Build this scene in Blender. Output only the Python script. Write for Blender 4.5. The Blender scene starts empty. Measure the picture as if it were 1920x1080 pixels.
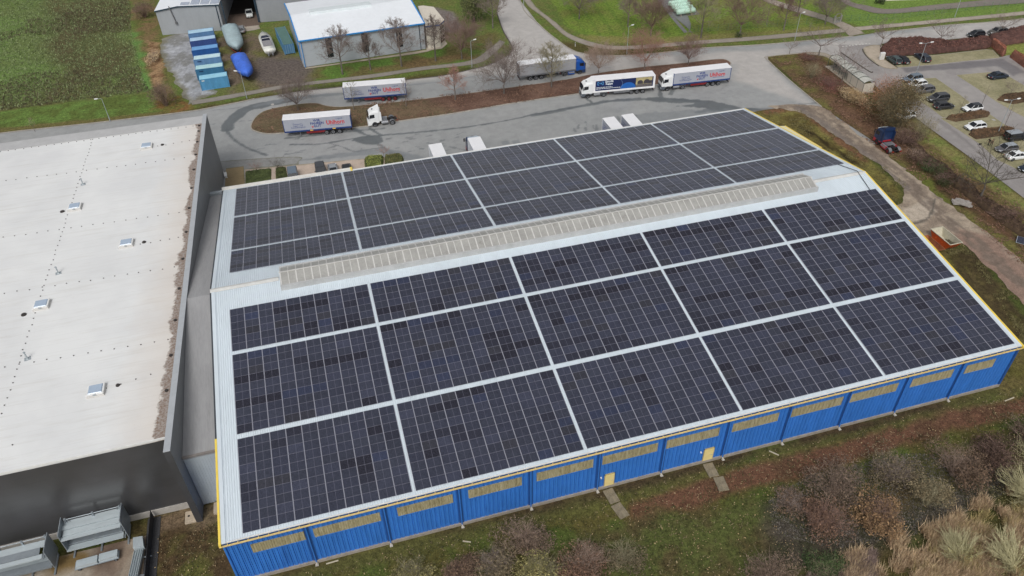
import bpy, math, random
import numpy as np
from mathutils import Vector, Matrix
random.seed(7); RS=np.random.RandomState(7)
SC=bpy.context.scene; COL=SC.collection; PI=math.pi
def rad(a): return math.radians(a)

# ---------------------------------------------------------------- camera (solved from the photo)
FPX,PITCH,ROLL,YAW=1431.663,0.6876853,-0.0208771,0.2683706
CAM=np.array([16.8651,-49.0293,74.3295])
_F=np.array([math.sin(YAW)*math.cos(PITCH),math.cos(YAW)*math.cos(PITCH),-math.sin(PITCH)])
_R=np.array([math.cos(YAW),-math.sin(YAW),0.]); _U=np.cross(_R,_F)
CR=math.cos(ROLL)*_R+math.sin(ROLL)*_U; CU=-math.sin(ROLL)*_R+math.cos(ROLL)*_U; CF=_F
def G(u,v,z=0.0):
    """survey helper: the place on the level z that the photo shows at pixel u,v (1920x1080)"""
    d=CF*FPX+CR*(u-960)-CU*(v-540); t=(z-CAM[2])/d[2]; p=CAM+t*d
    return (float(p[0]),float(p[1]),float(z))
def G2(u,v,z=0.0): return G(u,v,z)[:2]
def GP(pts,z=0.0): return [G2(u,v,z) for u,v in pts]
cd=bpy.data.cameras.new('camera'); cam=bpy.data.objects.new('camera',cd); COL.objects.link(cam)
cam.matrix_world=Matrix(((CR[0],CU[0],-CF[0],CAM[0]),(CR[1],CU[1],-CF[1],CAM[1]),(CR[2],CU[2],-CF[2],CAM[2]),(0,0,0,1)))
cd.sensor_width=36; cd.lens=FPX/1920*36; cd.clip_start=.5; cd.clip_end=3000
SC.camera=cam
SC.view_settings.view_transform='Standard'; SC.view_settings.look='None'
SC.view_settings.exposure=0.0; SC.view_settings.gamma=1; 

# ---------------------------------------------------------------- light: overcast day
SUN_EL,SUN_AZ=rad(50),rad(205)       # azimuth clockwise from +y
w=bpy.data.worlds.new('World'); SC.world=w; w.use_nodes=True
nt=w.node_tree; nt.nodes.clear()
sky=nt.nodes.new('ShaderNodeTexSky'); sky.sky_type='NISHITA'; sky.sun_disc=False
sky.sun_elevation=SUN_EL; sky.sun_rotation=SUN_AZ; sky.air_density=1.0; sky.dust_density=4.0; sky.ozone_density=1.0
hs=nt.nodes.new('ShaderNodeHueSaturation'); hs.inputs['Saturation'].default_value=.22
bg=nt.nodes.new('ShaderNodeBackground'); bg.inputs[1].default_value=SKY_STRENGTH if 'SKY_STRENGTH' in globals() else .113
wo=nt.nodes.new('ShaderNodeOutputWorld')
nt.links.new(sky.outputs[0],hs.inputs['Color']); nt.links.new(hs.outputs[0],bg.inputs[0]); nt.links.new(bg.outputs[0],wo.inputs[0])
sl=bpy.data.lights.new('sun','SUN'); sl.energy=1.25; sl.angle=rad(22); sl.color=(1,.975,.94)
so=bpy.data.objects.new('sun',sl); COL.objects.link(so)
sd=Vector((math.sin(SUN_AZ)*math.cos(SUN_EL),math.cos(SUN_AZ)*math.cos(SUN_EL),math.sin(SUN_EL)))
so.rotation_euler=sd.to_track_quat('Z','Y').to_euler(); so.location=(0,0,120)

# ---------------------------------------------------------------- materials
KA=1/0.95
def lin(c):
    c=c/255.; return c/12.92 if c<=.04045 else ((c+.055)/1.055)**2.4
def C(r,g,b,k=KA): return (min(lin(r)*k,.9),min(lin(g)*k,.9),min(lin(b)*k,.9))
MATS={}
class NT:
    def __init__(s,m): s.t=m.node_tree; s.n=s.t.nodes; s.l=s.t.links
    def node(s,ty,**kw):
        n=s.n.new(ty)
        for k,v in kw.items():
            if k.startswith('i_'):
                key=k[2:]; key=int(key) if key.isdigit() else key.replace('_',' ')
                n.inputs[key].default_value=v
            else: setattr(n,k,v)
        return n
    def link(s,a,b): s.l.new(a,b)
    def mix(s,fac,a,b,mode='MIX'):
        n=s.node('ShaderNodeMix',data_type='RGBA',blend_type=mode)
        for sock,val in ((n.inputs[0],fac),(n.inputs[6],a),(n.inputs[7],b)):
            if hasattr(val,'links'): s.link(val,sock)
            else:
                if sock.type=='RGBA' and not isinstance(val,float): sock.default_value=(*val[:3],1)
                else: sock.default_value=val
        return n.outputs[2]
    def math(s,op,a,b=None,c=None):
        n=s.node('ShaderNodeMath',operation=op)
        for i,val in enumerate((a,b,c)):
            if val is None: continue
            if hasattr(val,'links'): s.link(val,n.inputs[i])
            else: n.inputs[i].default_value=val
        return n.outputs[0]
    def noise(s,vec,scale,detail=4,rough=.6,dist=0):
        n=s.node('ShaderNodeTexNoise'); n.inputs['Scale'].default_value=scale; n.inputs['Detail'].default_value=detail
        n.inputs['Roughness'].default_value=rough; n.inputs['Distortion'].default_value=dist
        s.link(vec,n.inputs['Vector']); return n.outputs[0]
    def ramp(s,fac,pts):
        n=s.node('ShaderNodeValToRGB'); cr=n.color_ramp
        while len(cr.elements)<len(pts): cr.elements.new(.5)
        for e,(p,c) in zip(cr.elements,pts):
            e.position=p; e.color=(*c[:3],1) if hasattr(c,'__len__') else (c,c,c,1)
        s.link(fac,n.inputs[0]); return n.outputs[0]
def newmat(name,rough=.6,metal=0.,spec=.5):
    m=bpy.data.materials.new(name); m.use_nodes=True
    b=m.node_tree.nodes['Principled BSDF']; b.inputs['Roughness'].default_value=rough
    b.inputs['Metallic'].default_value=metal; b.inputs['Specular IOR Level'].default_value=spec
    MATS[name]=m; return m,NT(m),b
def M(name,col=None,rough=.6,metal=0.,spec=.4,var=.12,scale=1.5,bump=0.,stain=None,stretch=(1,1,1)):
    """painted / weathered surface: two scales of noise over a base colour"""
    if name in MATS: return MATS[name]
    m,t,b=newmat(name,rough,metal,spec)
    tc=t.node('ShaderNodeTexCoord'); mp=t.node('ShaderNodeMapping'); mp.inputs['Scale'].default_value=stretch
    t.link(tc.outputs['Object'],mp.inputs[0]); v=mp.outputs[0]
    n1=t.noise(v,scale,6,.65); n2=t.noise(v,scale*7.3,3,.6)
    f=t.math('ADD',t.math('MULTIPLY',n1,.65),t.math('MULTIPLY',n2,.35))
    lo=tuple(c*(1-var*1.6) for c in col); hi=tuple(min(1,c*(1+var*1.6)) for c in col)
    c=t.ramp(f,[(.3,lo),(.7,hi)])
    if stain:
        n3=t.noise(v,scale*.45,8,.75,.4)
        c=t.mix(t.ramp(n3,[(stain[1],0.),(min(1,stain[1]+.14),1.)]),c,stain[0])
    t.link(c,b.inputs['Base Color'])
    if bump:
        bp=t.node('ShaderNodeBump'); bp.inputs['Strength'].default_value=min(1,bump); bp.inputs['Distance'].default_value=.05
        t.link(n2,bp.inputs['Height']); t.link(bp.outputs[0],b.inputs['Normal'])
    return m

# ---------------------------------------------------------------- mesh builder
class MB:
    def __init__(s): s.v=[];s.f=[];s.uv=[];s.mi=[];s.col=[];s.cur=0;s.c=None
    def face(s,pts,uv=None):
        k=len(s.v); s.v+= [tuple(p) for p in pts]; s.f.append(tuple(range(k,k+len(pts)))); s.uv.append(uv); s.mi.append(s.cur); s.col.append(s.c)
    def faces(s,vs,fs):
        k=len(s.v); s.v+=[tuple(p) for p in vs]
        for f in fs: s.f.append(tuple(i+k for i in f)); s.uv.append(None); s.mi.append(s.cur); s.col.append(s.c)
    def box(s,x0,x1,y0,y1,z0,z1,rz=0,ctr=None):
        vs=[(x,y,z) for z in (z0,z1) for y in (y0,y1) for x in (x0,x1)]
        if rz:
            cx,cy=ctr if ctr else ((x0+x1)/2,(y0+y1)/2); c,sn=math.cos(rz),math.sin(rz)
            vs=[(cx+(x-cx)*c-(y-cy)*sn,cy+(x-cx)*sn+(y-cy)*c,z) for x,y,z in vs]
        s.faces(vs,[(0,2,3,1),(4,5,7,6),(0,1,5,4),(2,6,7,3),(0,4,6,2),(1,3,7,5)]); return s
    def bbox(s,x0,x1,y0,y1,z0,z1,b=.05):
        """box with chamfered long edges (loft of inset rings along z)"""
        def ring(d,z): 
            e=b
            return [(x0+d+e,y0+d,z),(x1-d-e,y0+d,z),(x1-d,y0+d+e,z),(x1-d,y1-d-e,z),(x1-d-e,y1-d,z),(x0+d+e,y1-d,z),(x0+d,y1-d-e,z),(x0+d,y0+d+e,z)]
        return s.loft([ring(b,z0),ring(0,z0+b),ring(0,z1-b),ring(b,z1)])
    def loft(s,rings,caps=True,closed=True):
        n=len(rings[0]); vs=[p for r in rings for p in r]; fs=[]
        for i in range(len(rings)-1):
            for j in range(n if closed else n-1):
                a=i*n+j; b=i*n+(j+1)%n; fs.append((a,b,b+n,a+n))
        if caps and closed: fs.append(tuple(reversed(range(n)))); fs.append(tuple(range((len(rings)-1)*n,len(rings)*n)))
        s.faces(vs,fs); return s
    def prism(s,poly,z0,z1):
        s.loft([[(x,y,z0) for x,y in poly],[(x,y,z1) for x,y in poly]]); return s
    def tube(s,a,b,r0,r1=None,n=6,caps=True):
        r1=r0 if r1 is None else r1; a=Vector(a);b=Vector(b); d=(b-a)
        if d.length<1e-6: return s
        d.normalize(); u=d.orthogonal().normalized(); w_=d.cross(u)
        rg=[[tuple(p+ (u*math.cos(2*PI*k/n)+w_*math.sin(2*PI*k/n))*r) for k in range(n)] for p,r in ((a,r0),(b,r1))]
        s.loft(rg,caps); return s
    def path(s,pts,r,n=6):
        for a,b in zip(pts,pts[1:]): s.tube(a,b,r,r,n)
        return s
    def build(s,name,mat,parent=None,smooth=False,label=None,uvname='UVMap'):
        me=bpy.data.meshes.new(name); me.from_pydata(s.v,[],s.f)
        for m in (mat if isinstance(mat,(list,tuple)) else [mat]): me.materials.append(m)
        if any(s.mi): me.polygons.foreach_set('material_index',s.mi)
        if any(u is not None for u in s.uv):
            ul=me.uv_layers.new(name=uvname); k=0
            for p,u in zip(me.polygons,s.uv):
                for j,li in enumerate(p.loop_indices): ul.data[li].uv=u[j] if u else (0,0)
        if any(c is not None for c in s.col):
            ca=me.color_attributes.new('Tint','FLOAT_COLOR','CORNER')
            arr=[]
            for p,c in zip(s.f,s.col):
                c=c or (1,1,1)
                for _ in p: arr+=[c[0],c[1],c[2],1]
            ca.data.foreach_set('color',arr)
        if smooth: me.polygons.foreach_set('use_smooth',[True]*len(me.polygons))
        me.update(); o=bpy.data.objects.new(name,me); COL.objects.link(o)
        if parent is not None: o.parent=parent
        if label: o['label']=label
        return o
def tag(o,label=None,cat=None,group=None,kind=None):
    if label: o['label']=label
    if cat: o['category']=cat
    if group: o['group']=group
    if kind: o['kind']=kind
    return o
def thing(name,label,cat,loc=(0,0,0),rz=0,group=None):
    o=bpy.data.objects.new(name,None); COL.objects.link(o); o.location=loc; o.rotation_euler=(0,0,rz); o.empty_display_size=.3
    return tag(o,label,cat,group)
def struct(o): o['kind']='structure'; return o
def copy_tree(o,loc=None,rz=None,label=None,parent=None,mats=None):
    c=o.copy(); COL.objects.link(c); c.parent=parent
    if loc is not None: c.location=loc
    if rz is not None: c.rotation_euler=(0,0,rz)
    if label: c['label']=label
    for ch in list(o.children): copy_tree(ch,parent=c)
    return c

# ---------------------------------------------------------------- numpy 2-D tools
def vnoise(x,y,scale,seed=0,oct=4,gain=.55):
    out=np.zeros_like(x); amp=1; tot=0
    rs=np.random.RandomState(seed+11)
    for o in range(oct):
        T=rs.rand(256,256); fx=x/scale+rs.rand()*50; fy=y/scale+rs.rand()*50
        ix=np.floor(fx).astype(int); iy=np.floor(fy).astype(int); tx=fx-ix; ty=fy-iy
        tx=tx*tx*(3-2*tx); ty=ty*ty*(3-2*ty)
        g=lambda a,b:T[a%256,b%256]
        out+=amp*((g(ix,iy)*(1-tx)+g(ix+1,iy)*tx)*(1-ty)+(g(ix,iy+1)*(1-tx)+g(ix+1,iy+1)*tx)*ty)
        tot+=amp; amp*=gain; scale/=2.03
    return out/tot
def inside(x,y,poly):
    r=np.zeros(x.shape,bool); n=len(poly)
    for i in range(n):
        x0,y0=poly[i]; x1,y1=poly[(i+1)%n]
        if y0==y1: continue
        c=((y0>y)!=(y1>y))&(x<(x1-x0)*(y-y0)/(y1-y0)+x0); r^=c
    return r
def segdist(x,y,pts,closed=True,near=False):
    n=len(pts); best=np.full(x.shape,1e9); bx=x.copy(); by=y.copy()
    for i in range(n if closed else n-1):
        x0,y0=pts[i]; x1,y1=pts[(i+1)%n]; dx,dy=x1-x0,y1-y0; L=dx*dx+dy*dy+1e-12
        t=np.clip(((x-x0)*dx+(y-y0)*dy)/L,0,1); px=x0+t*dx; py=y0+t*dy; d=np.hypot(x-px,y-py)
        m=d<best; best=np.where(m,d,best)
        if near: bx=np.where(m,px,bx); by=np.where(m,py,by)
    return (best,bx,by) if near else best
def smooth(poly,closed=True,k=4):
    P=[np.array(p,float) for p in poly]; n=len(P); out=[]
    for i in range(n if closed else n-1):
        g=lambda j:P[j%n] if closed else P[max(0,min(n-1,j))]
        p0,p1,p2,p3=g(i-1),g(i),g(i+1),g(i+2)
        for s_ in range(k):
            t=s_/k; out.append(tuple(.5*((2*p1)+(-p0+p2)*t+(2*p0-5*p1+4*p2-p3)*t*t+(-p0+3*p1-3*p2+p3)*t**3)))
    if not closed: out.append(tuple(P[-1]))
    return out
def sstep(a,b,x):
    t=np.clip((x-a)/(b-a),0,1); return t*t*(3-2*t)
def ragged(poly,step=.7,amp=.35,seed=3):
    out=[]; rs=random.Random(seed); n=len(poly)
    for i in range(n):
        a,b=poly[i],poly[(i+1)%n]; L=math.hypot(b[0]-a[0],b[1]-a[1]); k=max(1,int(L/step))
        for j in range(k): out.append((a[0]+(b[0]-a[0])*j/k+rs.gauss(0,amp*.5),a[1]+(b[1]-a[1])*j/k+rs.gauss(0,amp*.5)))
    return out
def paint(x,y,col,shape,color,soft=.6,amp=1.0,ns=3.0,seed=0,width=None,strength=1.0,color2=None,ns2=2.0):
    """blend a soil / plant colour into the sheet inside a polygon (or along a line of the given width)"""
    nz=(vnoise(x,y,ns,seed)-.5)*2*amp
    if width is None:
        sd_=segdist(x,y,shape); sd_=np.where(inside(x,y,shape),sd_,-sd_)
    else: sd_=width-segdist(x,y,shape,closed=False)
    a=(sstep(-soft,soft,sd_+nz)*strength)[:,None]
    c=np.array(color)[None,:]
    if color2 is not None:
        m=sstep(.36,.64,vnoise(x,y,ns2,seed+5,5,.62))[:,None]; c=c*(1-m)+np.array(color2)[None,:]*m
    return col*(1-a)+c*a
def sheet(name,poly,cell,z,colorf,mat,zf=None,parent=None,attr='Col'):
    xs=[p[0] for p in poly]; ys=[p[1] for p in poly]
    X=np.arange(min(xs)-cell,max(xs)+cell*2,cell); Y=np.arange(min(ys)-cell,max(ys)+cell*2,cell)
    gx,gy=np.meshgrid(X,Y); x=gx.ravel(); y=gy.ravel(); nx=len(X)
    ins=inside(x,y,poly)
    I=ins.reshape(gx.shape); cellm=I[:-1,:-1]|I[1:,:-1]|I[:-1,1:]|I[1:,1:]
    jj,ii=np.nonzero(cellm); a=jj*nx+ii; F=np.stack([a,a+1,a+1+nx,a+nx],1)
    used=np.unique(F); mp=np.full(len(x),-1); mp[used]=np.arange(len(used)); F=mp[F]
    x=x[used]; y=y[used]; ins=ins[used]
    d,bx,by=segdist(x,y,poly,near=True)
    x=np.where(ins,x,bx); y=np.where(ins,y,by)
    zz=np.full(len(x),float(z)) if zf is None else z+zf(x,y,np.where(ins,d,0))
    col=colorf(x,y)
    me=bpy.data.meshes.new(name); me.from_pydata(np.stack([x,y,zz],1).tolist(),[],F.tolist())
    ca=me.color_attributes.new(attr,'FLOAT_COLOR','POINT')
    ca.data.foreach_set('color',np.concatenate([col,np.ones((len(x),1))],1).astype('f').ravel())
    me.polygons.foreach_set('use_smooth',[True]*len(me.polygons)); me.materials.append(mat); me.update()
    o=bpy.data.objects.new(name,me); COL.objects.link(o); o.parent=parent
    return o
def sheetmat(name,rough=.9,spec=.3,fine=((3.,.5),(14.,.35)),amt=.5,bump=.5,tint=None,bdist=.12,stretch=(1,1,1),sat=.98,val=1.1):
    """a ground sheet: its own soil colour (attribute) broken up by fine noise"""
    m,t,b=newmat(name,rough,0,spec)
    at=t.node('ShaderNodeAttribute',attribute_name='Col'); ge=t.node('ShaderNodeNewGeometry')
    mp=t.node('ShaderNodeMapping'); mp.inputs['Scale'].default_value=stretch; t.link(ge.outputs['Position'],mp.inputs[0]); v=mp.outputs[0]
    n1=t.noise(v,fine[0][0],5,.7,.3); n2=t.noise(v,fine[1][0],3,.7)
    f=t.math('ADD',t.math('MULTIPLY',n1,.5),t.math('MULTIPLY',n2,.5))
    k=t.ramp(f,[(.32,1-amt),(.5,1.),(.68,1+amt)])
    k2=t.node('ShaderNodeVectorMath',operation='MULTIPLY')
    # keep ramp output above 1: scale
    mul=t.math('MULTIPLY',t.math('SUBTRACT',f,.5),amt*5.5); mul=t.math('ADD',mul,1.0); mul=t.math('MAXIMUM',mul,.12)
    sc=t.node('ShaderNodeVectorMath',operation='SCALE'); t.link(at.outputs['Color'],sc.inputs[0]); t.link(mul,sc.inputs['Scale'])
    out=sc.outputs[0]
    hs_=t.node('ShaderNodeHueSaturation'); hs_.inputs['Saturation'].default_value=sat; hs_.inputs['Value'].default_value=val; t.link(out,hs_.inputs['Color']); out=hs_.outputs[0]
    if tint:
        n3=t.noise(v,tint[1],4,.7); out=t.mix(t.ramp(n3,[(tint[2],0.),(tint[2]+.06,tint[3])]),out,tint[0])
    t.link(out,b.inputs['Base Color'])
    if bump:
        bp=t.node('ShaderNodeBump'); bp.inputs['Strength'].default_value=bump; bp.inputs['Distance'].default_value=bdist
        t.link(f,bp.inputs['Height']); t.link(bp.outputs[0],b.inputs['Normal'])
    return m
# ================================================================ SETTING: ground, roads, paths
GRASS=C(96,100,56); LUSH=C(100,120,58); LUSH2=C(88,104,50); OLIVE=C(78,72,42); MOSS=C(66,74,36); LITTER=C(104,72,56); SOIL=C(74,60,48); REDSOIL=C(98,64,52)
TAN=C(140,126,108); BROWN=C(86,70,50)
m_ground=sheetmat('grass_and_soil',.95,.15,((1.6,0),(6.,0)),.85,.9,tint=(C(140,126,92),8.,.65,.4),sat=1.0,val=1.12)
m_leaf=sheetmat('leaf_litter',.95,.15,((2.2,0),(11.,0)),.6,.6,tint=(C(150,112,84),8.,.60,.6),sat=.76)
m_asph=sheetmat('asphalt_surface',.5,.5,((.5,0),(6.,0)),.22,.12,bdist=.02,sat=.8)
m_track=sheetmat('trodden_track',.8,.3,((.9,0),(5.,0)),.45,.6,sat=.85)
m_path=sheetmat('path_paving',.8,.3,((1.2,0),(8.,0)),.22,.1)
m_bay=sheetmat('grass_pavers',.9,.2,((1.5,0),(9.,0)),.42,.4,sat=.78,val=1.16)
m_conc=sheetmat('concrete_yard',.75,.35,((.7,0),(5.,0)),.3,.1)

FIELD=GP([(-260,-100),(238,-100),(246,60),(270,150),(282,172),(150,188),(0,207),(-260,240)])
def ground_col(x,y):
    col=np.tile(np.array(OLIVE),(len(x),1))
    m=sstep(.4,.62,vnoise(x,y,9.,3,5))[:,None]; col=col*(1-m)+np.array(MOSS)*m
    m=sstep(.45,.7,vnoise(x,y,5.,33,5))[:,None]*.6; col=col*(1-m)+np.array(BROWN)*m
    # northern lawns and verges are lush
    col=paint(x,y,col,GP([(-400,260),(0,247),(340,206),(560,168),(900,125),(960,80),(1450,90),(2200,10),(2200,-200),(-400,-200)]),GRASS,1.5,2.,6,1,color2=LUSH2)
    # crop field
    col=paint(x,y,col,FIELD,C(96,112,62),.6,1.2,4,2,color2=C(88,84,56),ns2=16.)
    col=paint(x,y,col,GP([(70,40),(225,-60),(240,130),(170,150),(110,120)]),C(80,74,52),3,7,14,41,strength=.7)
    col=paint(x,y,col,GP([(-100,60),(70,0),(110,60),(60,190),(-100,200)]),C(98,122,66),3,6,16,42,strength=.55)
    col=paint(x,y,col,GP([(248,60),(262,60),(284,165),(272,170)]),C(92,122,64),.5,1.,4,43)
    # verge strip below the field
    col=paint(x,y,col,GP([(-260,240),(0,209),(150,190),(285,175),(300,215),(160,232),(0,250),(-260,290)]),C(92,114,56),.6,1.,4,4,color2=C(82,94,46))
    col=paint(x,y,col,GP([(-260,270),(0,239),(180,222),(330,206),(335,212),(0,250),(-260,290)]),C(98,92,56),.4,.7,3,5)
    # scrub strip between field and yard
    col=paint(x,y,col,GP([(236,-40),(290,-60),(300,60),(312,120),(330,170),(300,175),(282,140),(262,80)]),C(112,94,66),1.,2.,3,6,color2=C(90,92,50),ns2=3.)
    col=paint(x,y,col,GP([(275,76),(296,80),(306,140),(296,166),(282,150)]),C(146,120,90),.6,1.4,2.5,7,color2=C(104,78,56),ns2=2.)
    col=paint(x,y,col,GP([(300,170),(345,180),(362,205),(320,212),(285,205)]),C(118,86,54),1.,1.5,3,8,color2=C(98,96,50))
    # boat yard
    col=paint(x,y,col,GP([(395,70),(478,60),(500,90),(560,105),(585,128),(580,150),(520,172),(430,178)]),C(104,92,78),1.2,2.,5,9,color2=C(96,96,56),ns2=5.)
    col=paint(x,y,col,GP([(480,110),(540,108),(600,122),(560,160),(500,160),(470,140)]),C(92,84,80),1.5,2.,4,10,strength=.9)
    col=paint(x,y,col,GP([(425,75),(440,75),(470,120),(455,130)]),C(74,64,56),1.5,1.5,3,12)
    # lawn round the blue-edged hall
    col=paint(x,y,col,GP([(590,128),(700,112),(830,90),(925,60),(945,90),(870,118),(700,148),(570,158)]),C(86,112,50),1.,1.5,4,13,color2=C(94,88,54),ns2=5.)
    col=paint(x,y,col,GP([(690,128),(860,100),(890,108),(720,140)]),C(104,84,60),1.,1.2,3,14,strength=.7)
    # top lawns
    col=paint(x,y,col,GP([(1000,-60),(1560,-60),(1580,40),(1440,66),(1250,80),(1110,76),(1060,50)]),C(100,120,50),.8,1.,5,15,color2=C(108,114,58),ns2=7.)
    col=paint(x,y,col,GP([(1090,66),(1250,70),(1560,48),(1575,54),(1250,84),(1110,80)]),C(116,114,66),.8,1.2,5,16)
    col=paint(x,y,col,GP([(1580,-60),(2200,-60),(2200,0),(1620,52),(1580,40)]),C(100,122,58),.8,1.,5,17)
    for k in range(9):   # mowing lines
        col=paint(x,y,col,GP([(1040+k*24,-30),(1100+k*26,66)]),C(80,104,42),.3,.3,3,50+k,width=.45,strength=.5)
    # south side of the blue hall: dark brown strip, moss, red wheel track
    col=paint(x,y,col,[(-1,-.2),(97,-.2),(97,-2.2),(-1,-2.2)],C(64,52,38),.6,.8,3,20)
    col=paint(x,y,col,[(2,-1.6),(97,-1.6),(97,-7),(2,-6)],C(72,84,38),1.,1.2,4,21,color2=C(84,78,42),ns2=3.)
    col=paint(x,y,col,GP([(420,1130),(700,1040),(960,985),(1240,925),(1500,850),(1700,800),(1930,725)]),C(84,84,44),.8,1.,3,22,width=1.1,strength=.8)
    tr=smooth(GP([(1200,960),(1290,932),(1400,895),(1500,872),(1600,842),(1700,815),(1800,785),(1900,765),(2050,700)]),False)
    col=paint(x,y,col,tr,C(98,70,54),.6,1.,3.,23,width=1.5,color2=C(86,64,48),ns2=3.)
    col=paint(x,y,col,GP([(860,1100),(1240,960),(1420,930),(1500,1000),(1420,1100)]),C(75,81,43),1.5,2,5,24,color2=C(76,68,44),ns2=3.)
    col=paint(x,y,col,GP([(1440,960),(1620,990),(1880,880),(1920,900),(1640,1040),(1450,1060)]),C(58,58,42),1.5,2,4,25,color2=C(72,66,58),ns2=2.)
    # east of the blue hall
    col=paint(x,y,col,GP([(1700,470),(1790,470),(1935,620),(1960,700),(1880,740)]),C(96,86,54),1.2,2,4,26,color2=C(82,78,40),ns2=3.)
    for k in range(6):
        o=k*9
        col=paint(x,y,col,smooth(GP([(1775+o,470),(1810+o,520),(1850+o,570),(1905+o,630)]),False),C(60,50,36),.25,.8,2,60+k,width=.4,strength=.75)
    col=paint(x,y,col,GP([(1400,206),(1500,204),(1552,246),(1620,292),(1692,360),(1690,388),(1640,345),(1530,285)]),C(110,104,58),.8,1.,3,27,color2=C(88,78,44),ns2=3.)
    col=paint(x,y,col,smooth(GP([(1440,210),(1500,206),(1560,250),(1620,300)]),False),C(112,78,62),.8,1.,2,28,width=1.,strength=.8)
    for d in (0,12): col=paint(x,y,col,GP([(1500+d,238+d*.3),(1600+d,306+d*.3)]),C(52,44,26),.2,.4,2,70+d,width=.3)
    # verge between track and parking
    V=GP([(1440,106),(1512,98),(1556,108),(1640,175),(1740,240),(1830,305),(1930,385),(2060,500),(2060,600),(1930,512),(1812,408),(1690,312),(1540,200)])
    col=paint(x,y,col,V,C(92,76,54),.5,.8,3,29,color2=C(98,94,54),ns2=4.)
    col=paint(x,y,col,GP([(1500,100),(1550,112),(1640,200),(1620,235),(1540,180),(1510,130)]),C(100,78,60),1.,1.5,3,30,color2=C(86,72,50))
    col=paint(x,y,col,GP([(1550,190),(1640,215),(1720,290),(1660,290)]),C(108,84,66),1.,1.5,3,31,color2=C(92,70,54))
    col=paint(x,y,col,GP([(1700,300),(1760,330),(1900,430),(1930,470),(1850,420),(1740,350)]),C(90,68,52),.8,1.5,2.5,32,color2=C(70,60,40))
    col=paint(x,y,col,GP([(1735,240),(1827,303),(1930,380),(1920,398),(1820,325),(1730,262)]),C(118,112,70),.5,.6,3,34,color2=C(104,112,60))
    col=paint(x,y,col,GP([(1700,318),(1730,325),(1790,380),(1770,385)]),C(92,98,46),.8,1.2,3,35)
    col=paint(x,y,col,GP([(1815,412),(1860,420),(1960,520),(1930,515)]),C(96,92,52),.8,1.2,3,36)
    # lawn right of the red hedge
    col=paint(x,y,col,GP([(1862,90),(1930,80),(2100,60),(2100,220),(1930,128)]),C(120,126,66),.6,.8,4,37)
    # far behind hall B, annex
    col=paint(x,y,col,GP([(815,14),(850,22),(870,50),(850,62),(828,60),(815,40)]),C(112,104,100),.8,1.,3,38)
    # bottom left: soil by the fence
    col=paint(x,y,col,[(-9.2,-30),(-.5,-30),(-.5,11),(-9.2,11)],C(84,84,44),.4,.6,3,39,color2=C(74,60,42),ns2=3.)
    col=paint(x,y,col,[(-9.2,8.4),(-.5,8.4),(-.5,11),(-9.2,11)],C(112,96,78),.6,1.2,1.5,40,strength=.7)
    return col
def gz(x,y,d): return (vnoise(x,y,6.,91,3)-.5)*.06-.05
gpoly=[(-75,-32),(150,-32),(260,30),(260,235),(-110,235),(-110,60)]
struct(sheet('ground',gpoly,.5,0,ground_col,m_ground,gz))
# far sheet out to the horizon
mb=MB(); R_=2500
outer=[(-R_,-R_),(R_,-R_),(R_,R_),(-R_,R_)]
mb.face([(x,y,-.16) for x,y in outer]); struct(mb.build('far_ground',M('far_fields',C(96,108,62),.95,var=.3,scale=.02)))

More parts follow.
